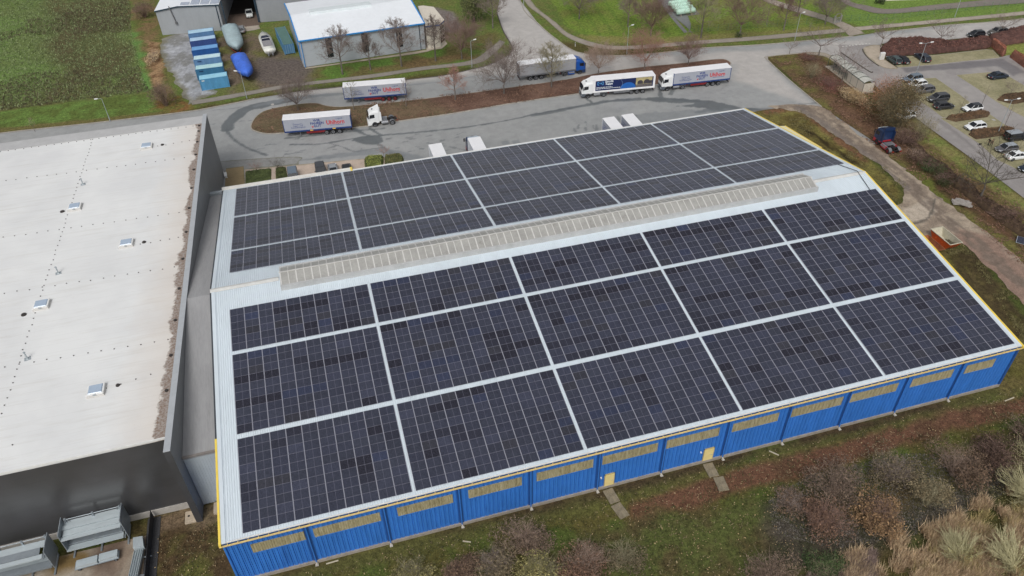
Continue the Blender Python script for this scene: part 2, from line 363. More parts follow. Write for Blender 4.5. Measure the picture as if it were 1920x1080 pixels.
# ---- asphalt
asph=GP([(935,-120),(936,0),(932,25),(943,57),(957,81),(962,92),(955,103),(917,122),(885,130),(830,142),(760,150),(640,163),(562,171),(477,185),(452,191),(390,203),(340,211),(165,232),(0,250),(-180,274)])+[(-60,80),(-3,80),(-1.5,74),(-1.5,66),(110,66)]+GP([(1400,212),(1440,205),(1490,200),(1510,210),(1552,242),(1600,275),(1645,270),(1540,200),(1480,150),(1440,113),(1440,106),(1510,99),(1580,106),(1640,90),(1655,82),(1760,76),(1900,62),(2150,42),(2150,-10),(1920,35),(1780,47),(1640,62),(1600,68),(1440,83),(1320,90),(1250,98),(1175,104),(1110,103),(1075,95),(1045,75),(1010,45),(975,0),(962,-120)])
ASH=C(145,146,145); ASHL=C(168,163,158); WET=C(84,90,93); WET2=C(112,117,120)
def asph_col(x,y):
    col=np.tile(np.array(ASH),(len(x),1))
    m=sstep(.38,.66,vnoise(x,y,14.,5,4))[:,None]*.35; col=col*(1-m)+np.array(C(128,131,131))*m
    col=paint(x,y,col,GP([(930,-120),(1000,-60),(1120,108),(1440,95),(1700,60),(2150,0),(2150,80),(1640,100),(1440,120),(1480,160),(1560,230),(1500,190),(1380,150),(1380,120),(1100,140),(900,140),(560,180),(540,172),(900,120)]),ASHL,1.5,1.5,8,6)
    def ln(pts,wd,c=WET,s=1.,so=.1,am=.4,ns=1.0,seed=0):
        nonlocal col; col=paint(x,y,col,smooth(GP(pts),False),c,so,am,ns,seed,width=wd,strength=s)
    # turning-circle wet band
    ln([(545,186),(500,196),(465,203),(445,216),(428,232),(424,243)],1.35,WET,.9,.2,.6,2,1)
    ln([(425,243),(432,255),(447,268),(470,280),(500,291)],.3,WET,.85,.15,.2,1,2)
    ln([(480,198),(560,183),(640,176),(700,172)],.75,WET2,.8,.3,.6,3,3)
    ln([(690,170),(760,160),(830,153),(900,141)],.35,WET2,.6,.2,.4,3,4)
    ln([(380,235),(440,228),(470,226)],.12,WET,.5); ln([(400,207),(440,203),(470,198)],.12,WET,.5)
    # long drain line through the yard
    ln([(545,271),(600,270),(650,262),(690,256),(760,250),(860,240),(950,226),(1000,215),(1060,204),(1140,190),(1200,184)],.28,WET,.85,.12,.25,1.2,5)
    ln([(1000,216),(1060,205),(1120,193),(1180,187),(1250,186),(1310,190)],.6,WET,.8,.15,.5,2,6)
    col=paint(x,y,col,GP([(1200,184),(1250,183),(1300,186),(1340,190),(1370,196),(1395,203),(1440,205),(1440,212),(1395,208),(1300,212),(1330,203),(1270,199),(1300,194),(1230,192)]),WET,.2,.7,1.6,7,strength=.9)
    col=paint(x,y,col,GP([(1150,226),(1200,214),(1290,206),(1390,205),(1380,215),(1230,236)]),WET2,.3,1.2,1.2,8,strength=.55)
    ln([(1400,204),(1450,203),(1500,196),(1560,190)],.3,WET,.6,.3,.8,1.5,9)
    # puddle by the tractor and under the trailer
    col=paint(x,y,col,GP([(655,240),(665,239),(690,252),(712,254),(720,265),(700,272),(675,268),(660,264),(670,257),(690,256)]),WET,.15,.5,1.,10,strength=.9)
    ln([(700,262),(730,284),(760,292)],.35,WET,.7,.2,.5,1,11); ln([(692,240),(705,248),(716,254)],.3,WET,.9,.1,.2,1,12)
    ln([(537,259),(560,257),(650,247),(720,241)],.3,WET,.75,.15,.3,1.,13)
    ln([(615,268),(640,275),(665,284),(690,280),(720,276)],.14,WET,.75,.08,.2,1,14)
    ln([(1098,184),(1112,194)],.28,WET,.8); ln([(1236,168),(1240,183)],.4,WET,.8); ln([(1262,168),(1258,176)],.5,WET,.7)
    ln([(600,296),(660,289),(720,283),(760,292),(790,300)],.95,WET2,.75,.4,.6,2,15)
    ln([(385,320),(430,315),(500,308),(600,296)],.25,WET,.45,.15,.4,2,16)
    ln([(800,268),(850,277),(880,284)],.2,WET,.6); 
    rs=random.Random(5)
    for k in range(46):
        u=rs.uniform(470,900); v=rs.uniform(262,296)-(u-500)*.04; l=rs.uniform(2,12)
        ln([(u,v),(u+l,v-l*.12+rs.uniform(-1,1))],rs.uniform(.08,.22),WET,.6,.1,.3,.6,100+k)
    for k in range(14):
        u=1075+k*9+rs.uniform(-4,4); v=237-(k*1.4)+rs.uniform(-6,5); ln([(u,v),(u+rs.uniform(-2,5),v+rs.uniform(3,9))],rs.uniform(.12,.3),WET,.6,.1,.3,.6,160+k)
    # patches
    col=paint(x,y,col,GP([(940,266),(954,263),(957,270),(943,272)]),WET2,.05,.05,1,18,strength=.7)
    col=paint(x,y,col,GP([(960,264),(973,261),(976,268),(963,270)]),WET2,.05,.05,1,19,strength=.7)
    rs=random.Random(9)
    for k in range(9):
        a=G2(1380+rs.uniform(-60,50),178+rs.uniform(-22,14)); b=(a[0]+rs.uniform(-5,5),a[1]+rs.uniform(-2,2))
        col=paint(x,y,col,[a,b],C(120,120,120),.1,.3,1,200+k,width=.08,strength=.5)
    # kerbside grime
    col=paint(x,y,col,asph,C(112,106,100),.3,.5,2,21,width=.35,strength=.5)
    return col
struct(sheet('road',asph,.3,.006,asph_col,m_asph))
def curve_strip(name,pts,wd,z0,z1,mat,closed=False,sm=True):
    """kerb: a real stone edge following a line"""
    P=smooth(pts,closed,4) if sm else list(pts)
    mb=MB(); n=len(P); rings=[]
    for i in range(n):
        a=P[(i-1)%n] if closed or i>0 else P[i]; b=P[(i+1)%n] if closed or i<n-1 else P[i]
        dx,dy=b[0]-a[0],b[1]-a[1]; L=math.hypot(dx,dy) or 1; nx,ny=-dy/L,dx/L; x,y=P[i]
        rings.append([(x-nx*wd/2,y-ny*wd/2,z0),(x+nx*wd/2,y+ny*wd/2,z0),(x+nx*wd/2,y+ny*wd/2,z1),(x-nx*wd/2,y-ny*wd/2,z1)])
    if closed: rings.append(rings[0]); mb.loft(rings,caps=False)
    else: mb.loft(rings)
    return struct(mb.build(name,mat))
m_kerb=M('kerb_stone',C(158,152,142),.85,var=.2,scale=1.)
m_kerbd=M('dark_kerb_stone',C(84,78,72),.85,var=.2,scale=1.)
# ---- planted island between the lanes
isl=GP([(471,241),(474,228),(488,213),(512,204),(560,196),(592,194),(612,199),(640,201),(690,197),(760,190),(860,178),(970,163),(1060,150),(1120,138),(1200,127),(1290,118),(1340,112),(1362,113),(1368,124),(1320,146),(1240,158),(1110,172),(1085,176),(960,194),(850,213),(745,228),(680,238),(620,244),(530,250),(500,251),(481,247)])
isl=smooth(isl,True,3)
def isl_col(x,y):
    col=np.tile(np.array(C(108,76,58)),(len(x),1))
    m=sstep(.35,.65,vnoise(x,y,4.,15,5))[:,None]; col=col*(1-m)+np.array(C(92,62,46))*m
    col=paint(x,y,col,GP([(460,190),(640,190),(800,190),(850,214),(700,240),(460,260)]),C(92,80,50),2.5,2,5,16,color2=C(104,82,54),ns2=3.)
    col=paint(x,y,col,GP([(480,205),(560,198),(560,215),(500,235)]),C(104,86,58),1,1,3,17,strength=.6)
    return col
struct(sheet('verge_island',isl,.36,.11,isl_col,m_leaf,lambda x,y,d:np.minimum(d,1.5)*.08))
curve_strip('kerb',isl,.22,-.05,.14,m_kerb,True,False)
curve_strip('kerb',GP([(-180,274),(0,250),(165,232),(340,211),(390,203),(452,191),(477,185)]),.22,-.05,.11,m_kerb)
curve_strip('kerb',GP([(562,171),(640,163),(760,150),(830,142),(885,130),(917,122),(950,106)]),.2,-.05,.11,m_kerbd)
curve_strip('kerb',GP([(962,92),(957,81),(943,57),(932,25)]),.22,-.05,.11,m_kerbd)
curve_strip('kerb',GP([(962,-120),(975,0),(1010,45),(1045,75),(1075,95),(1110,103),(1175,104),(1250,98),(1320,90),(1440,83),(1600,68)]),.22,-.05,.11,m_kerb)
curve_strip('kerb',GP([(1640,62),(1780,47),(1920,35),(2150,-10)]),.22,-.05,.11,m_kerb)
curve_strip('kerb',GP([(1510,99),(1440,106),(1440,113),(1480,150),(1540,200)]),.2,-.05,.1,m_kerb)
# ---- footpaths
def path_sheet(name,up,lo,c,z=.03,cell=.5,c2=None):
    poly=smooth(GP(up),False)+list(reversed(smooth(GP(lo),False)))
    def f(x,y):
        col=np.tile(np.array(c),(len(x),1)); m=sstep(.35,.65,vnoise(x,y,3.,27,4))[:,None]*.5; col=col*(1-m)+np.array(c2 or tuple(k*.8 for k in c))*m
        return paint(x,y,col,poly,C(92,92,60),.15,.3,1.5,28,width=.15,strength=.6)
    return struct(sheet(name,poly,cell,z,f,m_path))
path_sheet('footpath',[(359,189),(427,178),(527,160),(565,155),(692,140),(792,125),(880,114),(917,92),(937,75)],[(360,197),(427,186),(527,167),(565,161),(692,147),(792,132),(892,120),(925,102),(948,79)],C(134,128,120))
path_sheet('footpath',[(985,-60),(995,0),(1042,42),(1067,63),(1110,79),(1150,86),(1210,84),(1310,76),(1440,66),(1580,53)],[(972,-60),(982,0),(1022,35),(1060,68),(1100,85),(1147,93),(1210,91),(1310,83),(1440,74),(1590,60)],C(146,138,128))
path_sheet('footpath',[(1600,51),(1700,42),(1765,36),(1920,21),(2100,0)],[(1604,58),(1700,49),(1765,43),(1920,28),(2100,8)],C(158,148,136))
path_sheet('footpath',[(1400,-40),(1440,-6),(1500,14),(1560,33),(1600,50),(1622,63)],[(1375,-40),(1425,-2),(1490,22),(1555,42),(1580,56),(1592,68)],C(152,142,130),.036)
path_sheet('cycle_track',[(1572,-60),(1588,-4),(1625,10),(1670,17),(1760,8),(1920,-6),(2150,-20)],[(1540,-60),(1572,-2),(1618,19),(1665,26),(1765,18),(1920,6),(2150,-8)],C(122,114,108))
path_sheet('service_path',[(1180,-60),(1232,0),(1262,30),(1300,62)],[(1228,-70),(1330,4),(1306,28),(1270,32)][:1]+[(1290,-20),(1290,30),(1291,60)][1:],C(118,120,120))
# ---- gravel yard at the containers
gy=smooth(GP([(305,72),(352,60),(372,66),(384,110),(396,150),(405,172),(388,182),(360,193),(350,186),(335,165),(322,140),(306,112)])); gy=ragged(gy,1.,.6,5)
def gy_col(x,y):
    col=np.tile(np.array(C(122,122,120)),(len(x),1))
    m=sstep(.42,.58,vnoise(x*1.0,y*.5,3.4,61,5,.65))[:,None]; col=col*(1-m)+np.array(C(148,150,154))*m
    m=sstep(.56,.7,vnoise(x,y,2.2,62,5,.7))[:,None]*.7; col=col*(1-m)+np.array(C(176,178,184))*m
    return paint(x,y,col,gy,C(112,108,84),.8,1.2,2,63,width=1.,strength=.8)
struct(sheet('gravel_yard',gy,.4,.02,gy_col,m_track))
path_sheet('concrete_apron',[(424,40),(470,42),(485,46)],[(430,62),(470,58),(488,54)],C(164,154,142),.028)
path_sheet('hall_plinth_path',[(572,127),(700,109),(800,93),(826,86)],[(573,129.5),(700,112),(802,97),(838,79)],C(168,156,140),.032)
# ---- dirt track east
tk=GP([(1440,200),(1490,196),(1540,200),(1585,232),(1630,267),(1690,312),(1752,362),(1812,408),(1866,446),(1925,497),(2050,610),(2050,700),(1925,575),(1865,514),(1790,446),(1760,470),(1700,420),(1660,390),(1684,386),(1692,370),(1690,350),(1652,312),(1615,287),(1552,244),(1510,214),(1480,206)])
tk=ragged(smooth(tk,True,3),.8,.45)
def tk_col(x,y):
    col=np.tile(np.array(C(154,138,118)),(len(x),1))
    m=sstep(.42,.62,vnoise(x,y,2.6,71,5,.65))[:,None]*.8; col=col*(1-m)+np.array(C(122,106,90))*m
    col=paint(x,y,col,GP([(1690,395),(1740,372),(1752,395),(1740,412),(1700,420),(1680,400)]),C(168,154,136),.4,.7,3,72)
    col=paint(x,y,col,GP([(1790,425),(1850,440),(2050,610),(2050,700),(1900,560),(1800,470)]),C(132,106,90),1.,1.5,3,73)
    for o in (-13,-5,3,10): col=paint(x,y,col,smooth(GP([(1500+o,200),(1552+o,228),(1620+o,278),(1690+o,330),(1760+o,400),(1830+o,455),(1925+o,540)]),False),C(108,94,82),.2,.7,1.6,90+o,width=.3,strength=.8)
    col=paint(x,y,col,smooth(GP([(1500,204),(1560,246),(1620,290),(1660,322),(1695,352)]),False),C(112,102,94),.5,.6,2,76,width=1.,strength=.7)
    col=paint(x,y,col,smooth(GP([(1752,372),(1748,396),(1735,412),(1708,421)]),False),C(96,88,78),.1,.3,1,77,width=.16)
    return col
struct(sheet('dirt_track',tk,.4,.028,tk_col,m_track,lambda x,y,d:np.minimum(d,.6)*.03*vnoise(x,y,1.5,9)))
# ---- parking: tarmac lanes, grass-paver bays
pk=GP([(1572,84),(1640,84),(1652,98),(1652,120),(1680,127),(1875,107),(1893,103),(1935,138),(2100,262),(2100,480),(1922,373),(1827,301),(1740,238),(1690,200),(1640,160),(1604,128),(1575,104)])
def pk_col(x,y):
    col=np.tile(np.array(C(146,140,136)),(len(x),1))
    m=sstep(.4,.62,vnoise(x,y,5.,81,4))[:,None]*.6; col=col*(1-m)+np.array(C(128,122,120))*m
    col=paint(x,y,col,GP([(1690,127),(1880,110),(1925,136),(1900,142),(1870,124),(1700,136)]),C(104,100,102),.4,.6,3,82,strength=.85)
    col=paint(x,y,col,smooth(GP([(1760,225),(1800,256),(1850,296),(1900,330)]),False),C(112,106,104),.3,.6,2,83,width=.5,strength=.6)
    return col
struct(sheet('parking_lane',pk,.45,.018,pk_col,m_asph))
BZ=[0]
def bay(poly,c=C(142,134,98)):
    P=GP(poly)
    def f(x,y):
        col=np.tile(np.array(c),(len(x),1)); m=sstep(.35,.66,vnoise(x,y,4.,85,5))[:,None]*.7; col=col*(1-m)+np.array(C(122,118,78))*m
        return col
    BZ[0]+=.006; o=struct(sheet('parking_bay',P,.45,.024+BZ[0],f,m_bay)); curve_strip('kerb',P,.14,-.02,.045,m_kerb,True,False); return o
bay([(1662,110),(1700,106),(1755,103.5),(1849,93),(1861,94),(1875,108.5),(1805,115),(1755,121),(1685,127)])
bay([(1688,150),(1754,146),(1799,177),(1842,211),(1848,214.5),(1768,221),(1740,200),(1700,175)])
bay([(1793,141),(1836,137),(1875,134),(1920,160),(1990,215),(1990,262),(1930,225),(1892,205),(1867,190),(1830,165)])
bay([(1764,222),(1855,214),(1902,247),(1960,290),(2010,330),(2010,380),(1900,314),(1870,300),(1837,270)])
# pavement at the parking entrance, with dashed give-way line
path_sheet('footpath',[(1622,88),(1640,84),(1660,88),(1652,100),(1660,112),(1682,127)],[(1618,92),(1624,104),(1636,114),(1646,122),(1660,128),(1684,130)],C(168,156,140),.04)
path_sheet('footpath',[(1510,98),(1545,99),(1570,112),(1610,140)],[(1512,102),(1545,106),(1562,116),(1600,146)],C(160,150,136),.04)
curve_strip('kerb',GP([(1577,99),(1602,116),(1631,135),(1636,135)]),.3,-.02,.12,m_kerbd)
curve_strip('kerb',GP([(1617,92),(1621,101),(1632,113),(1648,124)]),.25,-.02,.1,m_kerbd)
mb=MB(); a=Vector((*G2(1579,87.5),0)); b=Vector((*G2(1636,81),0)); L=(b-a).length; d=(b-a)/L; n=Vector((-d.y,d.x,0))
for k in range(int(L/.9)):
    p=a+d*k*.9; q=p+d*.5; mb.face([(*(p-n*.17).xy,.036),(*(q-n*.17).xy,.036),(*(q+n*.17).xy,.036),(*(p+n*.17).xy,.036)])
struct(mb.build('road_marking',M('road_paint',C(214,212,206),.7,var=.15,scale=3)))
# manholes
for p in ((511,196),(1863/1,225),(1390,131)):
    mb=MB(); x,y=G2(*p); mb.prism([(x+.36*math.cos(t*PI/8),y+.42*math.sin(t*PI/8)) for t in range(16)],.0,.05)
    struct(mb.build('manhole_cover',M('manhole_iron',C(172,168,162),.7,var=.1)))
# ---- concrete yard bottom left
cy=[(-60,-30),(-9.6,-30),(-9.6,8.7),(-60,8.7)]
def cy_col(x,y):
    col=np.tile(np.array(C(148,138,124)),(len(x),1))
    m=sstep(.4,.64,vnoise(x,y,3.4,95,5,.6))[:,None]*.7; col=col*(1-m)+np.array(C(116,98,82))*m
    m=(np.abs(((x+9.6)%2.9)-.03)<.2)[:,None]*.25; col=col*(1-m)+np.array(C(90,80,68))*m
    col=paint(x,y,col,GP([(180,1015),(215,985),(238,1000),(215,1080),(160,1090)]),C(96,78,66),.8,1.2,2,96,strength=.8)
    col=paint(x,y,col,[(-20,6.6),(-15.5,6.6),(-15.5,8.7),(-20,8.7)],C(112,92,56),.5,.6,1,97)
    return col
struct(sheet('concrete_yard',cy,.3,.02,cy_col,m_conc))
# back forecourt behind the blue hall: pavement bays and planting
fc=GP([(418,352),(418,330),(425,316),(480,300),(560,320),(600,312),(700,300),(782,295),(788,330)])
path_sheet('forecourt',[(459,318),(535,311),(700,296),(745,292)],[(460,352),(535,345),(700,330),(745,320)],C(176,160,146),.034,.4)
path_sheet('forecourt_walk',[(380,306),(459,299),(560,294),(560,303)],[(420,322),(459,318),(535,311),(560,309)],C(134,134,132),.038,.4)
path_sheet('forecourt_gravel',[(424,316),(457,312)],[(422,350),(460,350)],C(142,124,92),.046,.3)
# ================================================================ THE BLUE HALL WITH THE SOLAR ROOF
L_,D_,H_,RH_,YR_=96.0,68.41,7.19,12.81,34.05
def rz_(y): return H_+(RH_-H_)*(y/YR_ if y<=YR_ else (D_-y)/(D_-YR_))
hall=thing('warehouse','long blue corrugated warehouse with a pitched roof carrying black solar panels','warehouse')
m_blue=M('blue_sheet_steel',C(54,118,198),.5,.0,.5,.12,.7,stretch=(1,1,.25),stain=(C(42,96,172),.6))
m_steel=M('pale_roof_steel',C(202,212,219),.5,.0,.5,.05,.35,stretch=(1,.2,1),stain=(C(182,194,201),.6))
m_white=M('white_trim',C(222,222,220),.5,var=.05)
m_yellow=M('yellow_trim',C(232,204,88),.5,var=.08)
m_cream=M('cream_gutter',C(214,190,128),.55,var=.1)
m_dark=M('dark_flashing',C(62,66,72),.6,var=.1)
m_conc2=M('plinth_concrete',C(150,142,132),.85,var=.2)
m_galv=M('galvanised_steel',C(172,180,184),.45,.35,.5,.1,2.)
# corrugated walls: real trapezoid ribs
def rib_wall(mb,p0,p1,z0,z1f,pitch=.5,dep=.1):
    dx,dy=p1[0]-p0[0],p1[1]-p0[1]; L=math.hypot(dx,dy); ux,uy=dx/L,dy/L; nx,ny=uy,-ux
    prof=[]; n=int(round(L/pitch))
    for k in range(n):
        for f,o in ((0,0),(.30,0),(.36,-1),(.46,-1),(.52,0),(.68,0),(.73,-.45),(.79,-.45),(.84,0)): prof.append(((k+f)*L/n,o*dep))
    prof.append((L,0))
    bot=[];top=[]
    for s_,o in prof:
        x=p0[0]+ux*s_+nx*o; y=p0[1]+uy*s_+ny*o; bot.append((x,y,z0)); top.append((x,y,z1f(x,y)))
    mb.loft([bot,top],closed=False,caps=False)
mb=MB(); rib_wall(mb,(0,0),(L_,0),.35,lambda x,y:H_-.12); mb.build('front_wall',m_blue,hall)
mb=MB(); rib_wall(mb,(L_,0),(L_,D_),.35,lambda x,y:rz_(min(max(y,0),D_))-.14); mb.build('gable_wall',m_blue,hall)
mb=MB(); rib_wall(mb,(L_,D_),(0,D_),.35,lambda x,y:H_-.12); mb.build('rear_wall',m_blue,hall)
mb=MB(); rib_wall(mb,(0,D_),(0,0),.35,lambda x,y:rz_(min(max(y,0),D_))-.14); mb.build('gable_wall',m_blue,hall)
mb=MB(); mb.box(-.02,L_+.02,-.14,.22,-.3,.36); mb.box(L_-.22,L_+.12,.22,D_,-.3,.36); mb.box(-.02,L_+.02,D_-.2,D_+.14,-.3,.36); mb.build('plinth',m_conc2,hall)
# roof: ribbed sheets running down the slope
def rib_roof(y0,y1,name):
    mb=MB(); a=[];b=[]; n=int(L_/.25)
    for k in range(n):
        for f,h in ((0,.0),(.5,.0),(.62,.045),(.86,.045),(.98,.0)):
            x=(k+f)*L_/n; a.append((x,y0,rz_(min(max(y0,0),D_))+h)); b.append((x,y1,rz_(min(max(y1,0),D_))+h))
    a.append((L_,y0,rz_(min(max(y0,0),D_)))); b.append((L_,y1,rz_(min(max(y1,0),D_))))
    a=[(x,y,z-(.0)) for x,y,z in a]
    mb.loft([a,b],closed=False,caps=False)
    mb.box(0,L_,min(y0,y1)+.05,max(y0,y1)-.05,0,.0) if False else None
    return mb.build(name,m_steel,hall)
rib_roof(0.0,YR_,'roof'); rib_roof(YR_,D_,'roof')
mb=MB(); 
for y0,y1 in ((0.02,YR_),(YR_,D_-.02)):
    mb.faces([(0.02,y0,rz_(y0)-.04),(L_-.02,y0,rz_(y0)-.04),(L_-.02,y1,rz_(y1)-.04),(0.02,y1,rz_(y1)-.04),(0.02,y0,rz_(y0)-.13),(L_-.02,y0,rz_(y0)-.13),(L_-.02,y1,rz_(y1)-.13),(0.02,y1,rz_(y1)-.13)],[(0,1,2,3),(7,6,5,4),(0,4,5,1),(1,5,6,2),(2,6,7,3),(3,7,4,0)])
mb.build('roof_deck',m_dark,hall)
# ridge cap (both ends of the skylight)
def ridge(x0,x1):
    mb=MB(); w_=.42
    sec=[(YR_-w_,rz_(YR_-w_)+.07),(YR_,RH_+.13),(YR_+w_,rz_(YR_+w_)+.07),(YR_+w_,rz_(YR_+w_)+.04),(YR_,RH_+.09),(YR_-w_,rz_(YR_-w_)+.04)]
    mb.loft([[(x,y,z) for y,z in sec] for x in (x0,x1)]); return mb
ridge(-.25,8.3).build('ridge_cap',M('weathered_ridge',C(202,202,199),.6,var=.12,scale=.8,stain=(C(160,156,150),.6)),hall)
ridge(87.0,L_+.35).build('ridge_cap',M('weathered_ridge',C(202,202,199)),hall)
# verge trims along the gables
def verge(x0,x1,y0,y1,mat,name,up=.12,dn=.2):
    mb=MB(); ys=[y0]+([YR_] if y0<YR_<y1 else [])+[y1]
    mb.loft([[(x0,y,rz_(min(max(y,0),D_))+up),(x1,y,rz_(min(max(y,0),D_))+up),(x1,y,rz_(min(max(y,0),D_))-dn),(x0,y,rz_(min(max(y,0),D_))-dn)] for y in ys])
    return mb.build(name,mat,hall)
verge(-.32,-.1,-.3,12.0,m_yellow,'verge_trim'); verge(-.3,-.06,12.02,D_,m_dark,'verge_flashing',.0,.3)
verge(-.1,.35,-.1,D_-.02,m_steel,'verge_sheet',.075,.02)
verge(L_+.16,L_+.36,-.35,D_+.1,m_yellow,'verge_trim'); verge(L_-.3,L_+.16,-.1,D_,m_steel,'verge_sheet',.09,.02)
# pale canopy sheet filling the step of the east verge
mb=MB()
def cz(y): return rz_(y)+.1
mb.loft([[(L_+.37,57.2,cz(57.2)),(L_+1.35,57.0,cz(57.2)-.02),(L_+1.35,57.0,cz(57.2)-.12),(L_+.37,57.2,cz(57.2)-.1)],[(L_+.37,45.2,cz(45.2)),(L_+.5,45.2,cz(45.2)-.02),(L_+.5,45.2,cz(45.2)-.12),(L_+.37,45.2,cz(45.2)-.1)]])
mb.build('verge_canopy',M('pale_yellow_sheet',C(232,222,176),.5,var=.05),hall)
mb=MB(); mb.loft([[(L_+1.36,57.0,cz(57.2)+.03),(L_+1.5,57.0,cz(57.2)+.03),(L_+1.5,57.0,cz(57.2)-.16),(L_+1.36,57.0,cz(57.2)-.16)],[(L_+.51,45.2,cz(45.2)+.03),(L_+.62,45.2,cz(45.2)+.03),(L_+.62,45.2,cz(45.2)-.16),(L_+.51,45.2,cz(45.2)-.16)]]); mb.build('verge_trim',m_yellow,hall)
# eave edge, gutter with brackets
mb=MB(); mb.box(-.1,L_+.15,-.06,.02,H_-.08,H_+.07); mb.build('eave_trim',m_white,hall)
mb=MB(); mb.box(-.1,L_+.3,-.14,-.135,H_-.2,H_-.12); mb.build('gutter_gap_shade',m_dark,hall)  # thin dark strip standing in for the shade in the gutter gap
gut=MB(); gut.loft([[(x,-.30,H_-.14),(x,-.37,H_-.14),(x,-.36,H_-.24),(x,-.20,H_-.26),(x,-.16,H_-.2),(x,-.22,H_-.22),(x,-.28,H_-.2)] for x in (-.3,L_+.3)])
g_=gut.build('gutter',m_cream,hall)
br=None
for k in range(96):
    if br is None: mb=MB(); mb.box(-.035,.035,-.33,-.1,-.025,.025); b_=mb.build('gutter_bracket',m_cream,g_); br=b_.data
    else: b_=bpy.data.objects.new('gutter_bracket',br); COL.objects.link(b_); b_.parent=g_
    b_.location=(k+.48,0,H_-.135)
mb=MB(); mb.box(-.35,20.9,D_+.02,D_+.95,H_-.25,H_+.12); mb.build('rear_gutter',M('rear_gutter_sheet',C(214,212,206),.6,var=.12,scale=.6),hall)
mb=MB(); mb.box(21.0,L_+.2,D_+.02,D_+.3,H_-.2,H_+.06); mb.build('rear_gutter',m_white,hall)
mb=MB(); mb.box(20.9,21.25,D_-.1,D_+1.0,H_-.25,H_+.16); mb.build('gutter_end',m_yellow,hall)
# fibreglass window bands, one per bay
m_fib,t,b=newmat('weathered_fibreglass',.7,0,.3)
tc=t.node('ShaderNodeTexCoord'); mp=t.node('ShaderNodeMapping'); mp.inputs['Scale'].default_value=(1,1,.22); t.link(tc.outputs['Object'],mp.inputs[0])
n1=t.noise(mp.outputs[0],2.2,6,.75,.5); n2=t.noise(mp.outputs[0],9.,4,.7)
wv=t.node('ShaderNodeTexWave'); wv.inputs['Scale'].default_value=.62; wv.bands_direction='X'; wv.inputs['Distortion'].default_value=.3; t.link(tc.outputs['Object'],wv.inputs[0])
f=t.math('ADD',t.math('MULTIPLY',n1,.55),t.math('ADD',t.math('MULTIPLY',n2,.35),t.math('MULTIPLY',wv.outputs[1],.04)))
t.link(t.ramp(f,[(.30,C(98,90,64)),(.45,C(152,142,110)),(.62,C(180,172,146))]),b.inputs['Base Color'])
wins=[(2.4,7.7),(8.6,15.5),(17.3,23.3),(25.,31.),(32.7,39.3),(40.4,47.1),(48.,54.8),(56.5,62.5),(64.2,71.1),(72.0,78.8),(80.8,86.8),(88.7,93.)]
for k,(x0,x1) in enumerate(wins):
    mb=MB(); n=int((x1-x0)/.25); pr=[]
    for i in range(n):
        for f_,o in ((0,0),(.4,0),(.5,-.03),(.9,-.03)): pr.append((x0+(i+f_)*(x1-x0)/n,-.045-o*-1))
    pr.append((x1,-.045)); sl=random.uniform(-.04,.04)
    mb.loft([[(x,y,4.45) for x,y in pr],[(x,y,5.9) for x,y in pr]],closed=False,caps=False)
    mb.box(x0,x1,-.04,-.005,4.45,5.9); w_=mb.build('window',m_fib,hall)
    mb=MB(); mb.box(x0-.05,x1+.05,-.09,-.003,4.36,4.445); mb.build('sill',m_blue,w_)
# downpipes in deep blue joints
for k in range(1,12):
    x=k*8.0; mb=MB(); mb.box(x-.26,x+.26,-.035,.0,.37,H_-.15)
    p=mb.build('wall_joint',M('deep_blue_joint',C(36,78,140),.5,var=.1),hall)
    mb=MB(); mb.tube((x,-.16,.25),(x,-.16,H_-.35),.075,n=8); d_=mb.build('downpipe',m_blue,hall)
    mb=MB(); mb.tube((x,-.16,.2),(x,-.42,.04),.09,n=8); mb.box(x-.17,x+.17,-.55,-.25,.0,.06); mb.build('shoe',M('pipe_shoe',C(180,174,162),.8,var=.1),d_)
mb=MB(); mb.box(L_-.25,L_+.12,-.1,-.052,.37,H_-.15); mb.box(L_+.06,L_+.12,-.052,.3,.37,H_-.15); mb.build('corner_trim',M('deep_blue_joint',C(28,66,128)),hall)
mb=MB(); mb.box(-.08,.12,-.1,-.052,.37,H_-.15); mb.build('corner_trim',m_blue,hall)
for (x0,x1) in ((40.9,42.0),(53.4,54.6)):
    mb=MB(); mb.box(x0,x1,-.11,-.02,.3,2.42); dr=mb.build('door',M('cream_door',C(226,206,142),.5,var=.06,stain=(C(200,176,112),.66)),hall)
    mb=MB(); mb.box(x0-.07,x0-.002,-.13,-.02,.3,2.5); mb.box(x1+.002,x1+.07,-.13,-.02,.3,2.5); mb.box(x0-.07,x1+.07,-.13,-.02,2.422,2.5); mb.build('frame',M('door_frame_cream',C(190,170,112),.5),dr)
    mb=MB(); mb.tube((x1-.14,-.17,1.3),(x1-.32,-.17,1.3),.025); mb.tube((x1-.14,-.17,1.3),(x1-.14,-.1,1.3),.02); mb.build('handle',m_galv,dr)
    mb=MB(); mb.tube((x0-.55,-.1,2.3),(x0-.55,-.3,2.25),.09); mb.build('wall_lamp',m_white,hall)
# concrete slabs leading from the doors
for (x0,ang,lab) in ((41.0,.10,'weathered concrete slab under the left cream door'),(53.6,-.06,'weathered concrete slab under the right cream door')):
    for j in range(2):
        mb=MB(); mb.bbox(-.62,.62,-.98,.98,-.04,.1,.04)
        o=mb.build('concrete_slab',M('slab_concrete',C(128,118,98),.9,var=.3,scale=1.2,stain=(C(84,80,52),.58)))
        tag(o,lab+(', nearer the wall' if j==0 else ', lying further out in the grass'),'slab','concrete slabs at the hall doors'); o.location=(x0+.3+j*.22,-1.35-j*2.12,0); o.rotation_euler=(0,0,ang*(1+j))
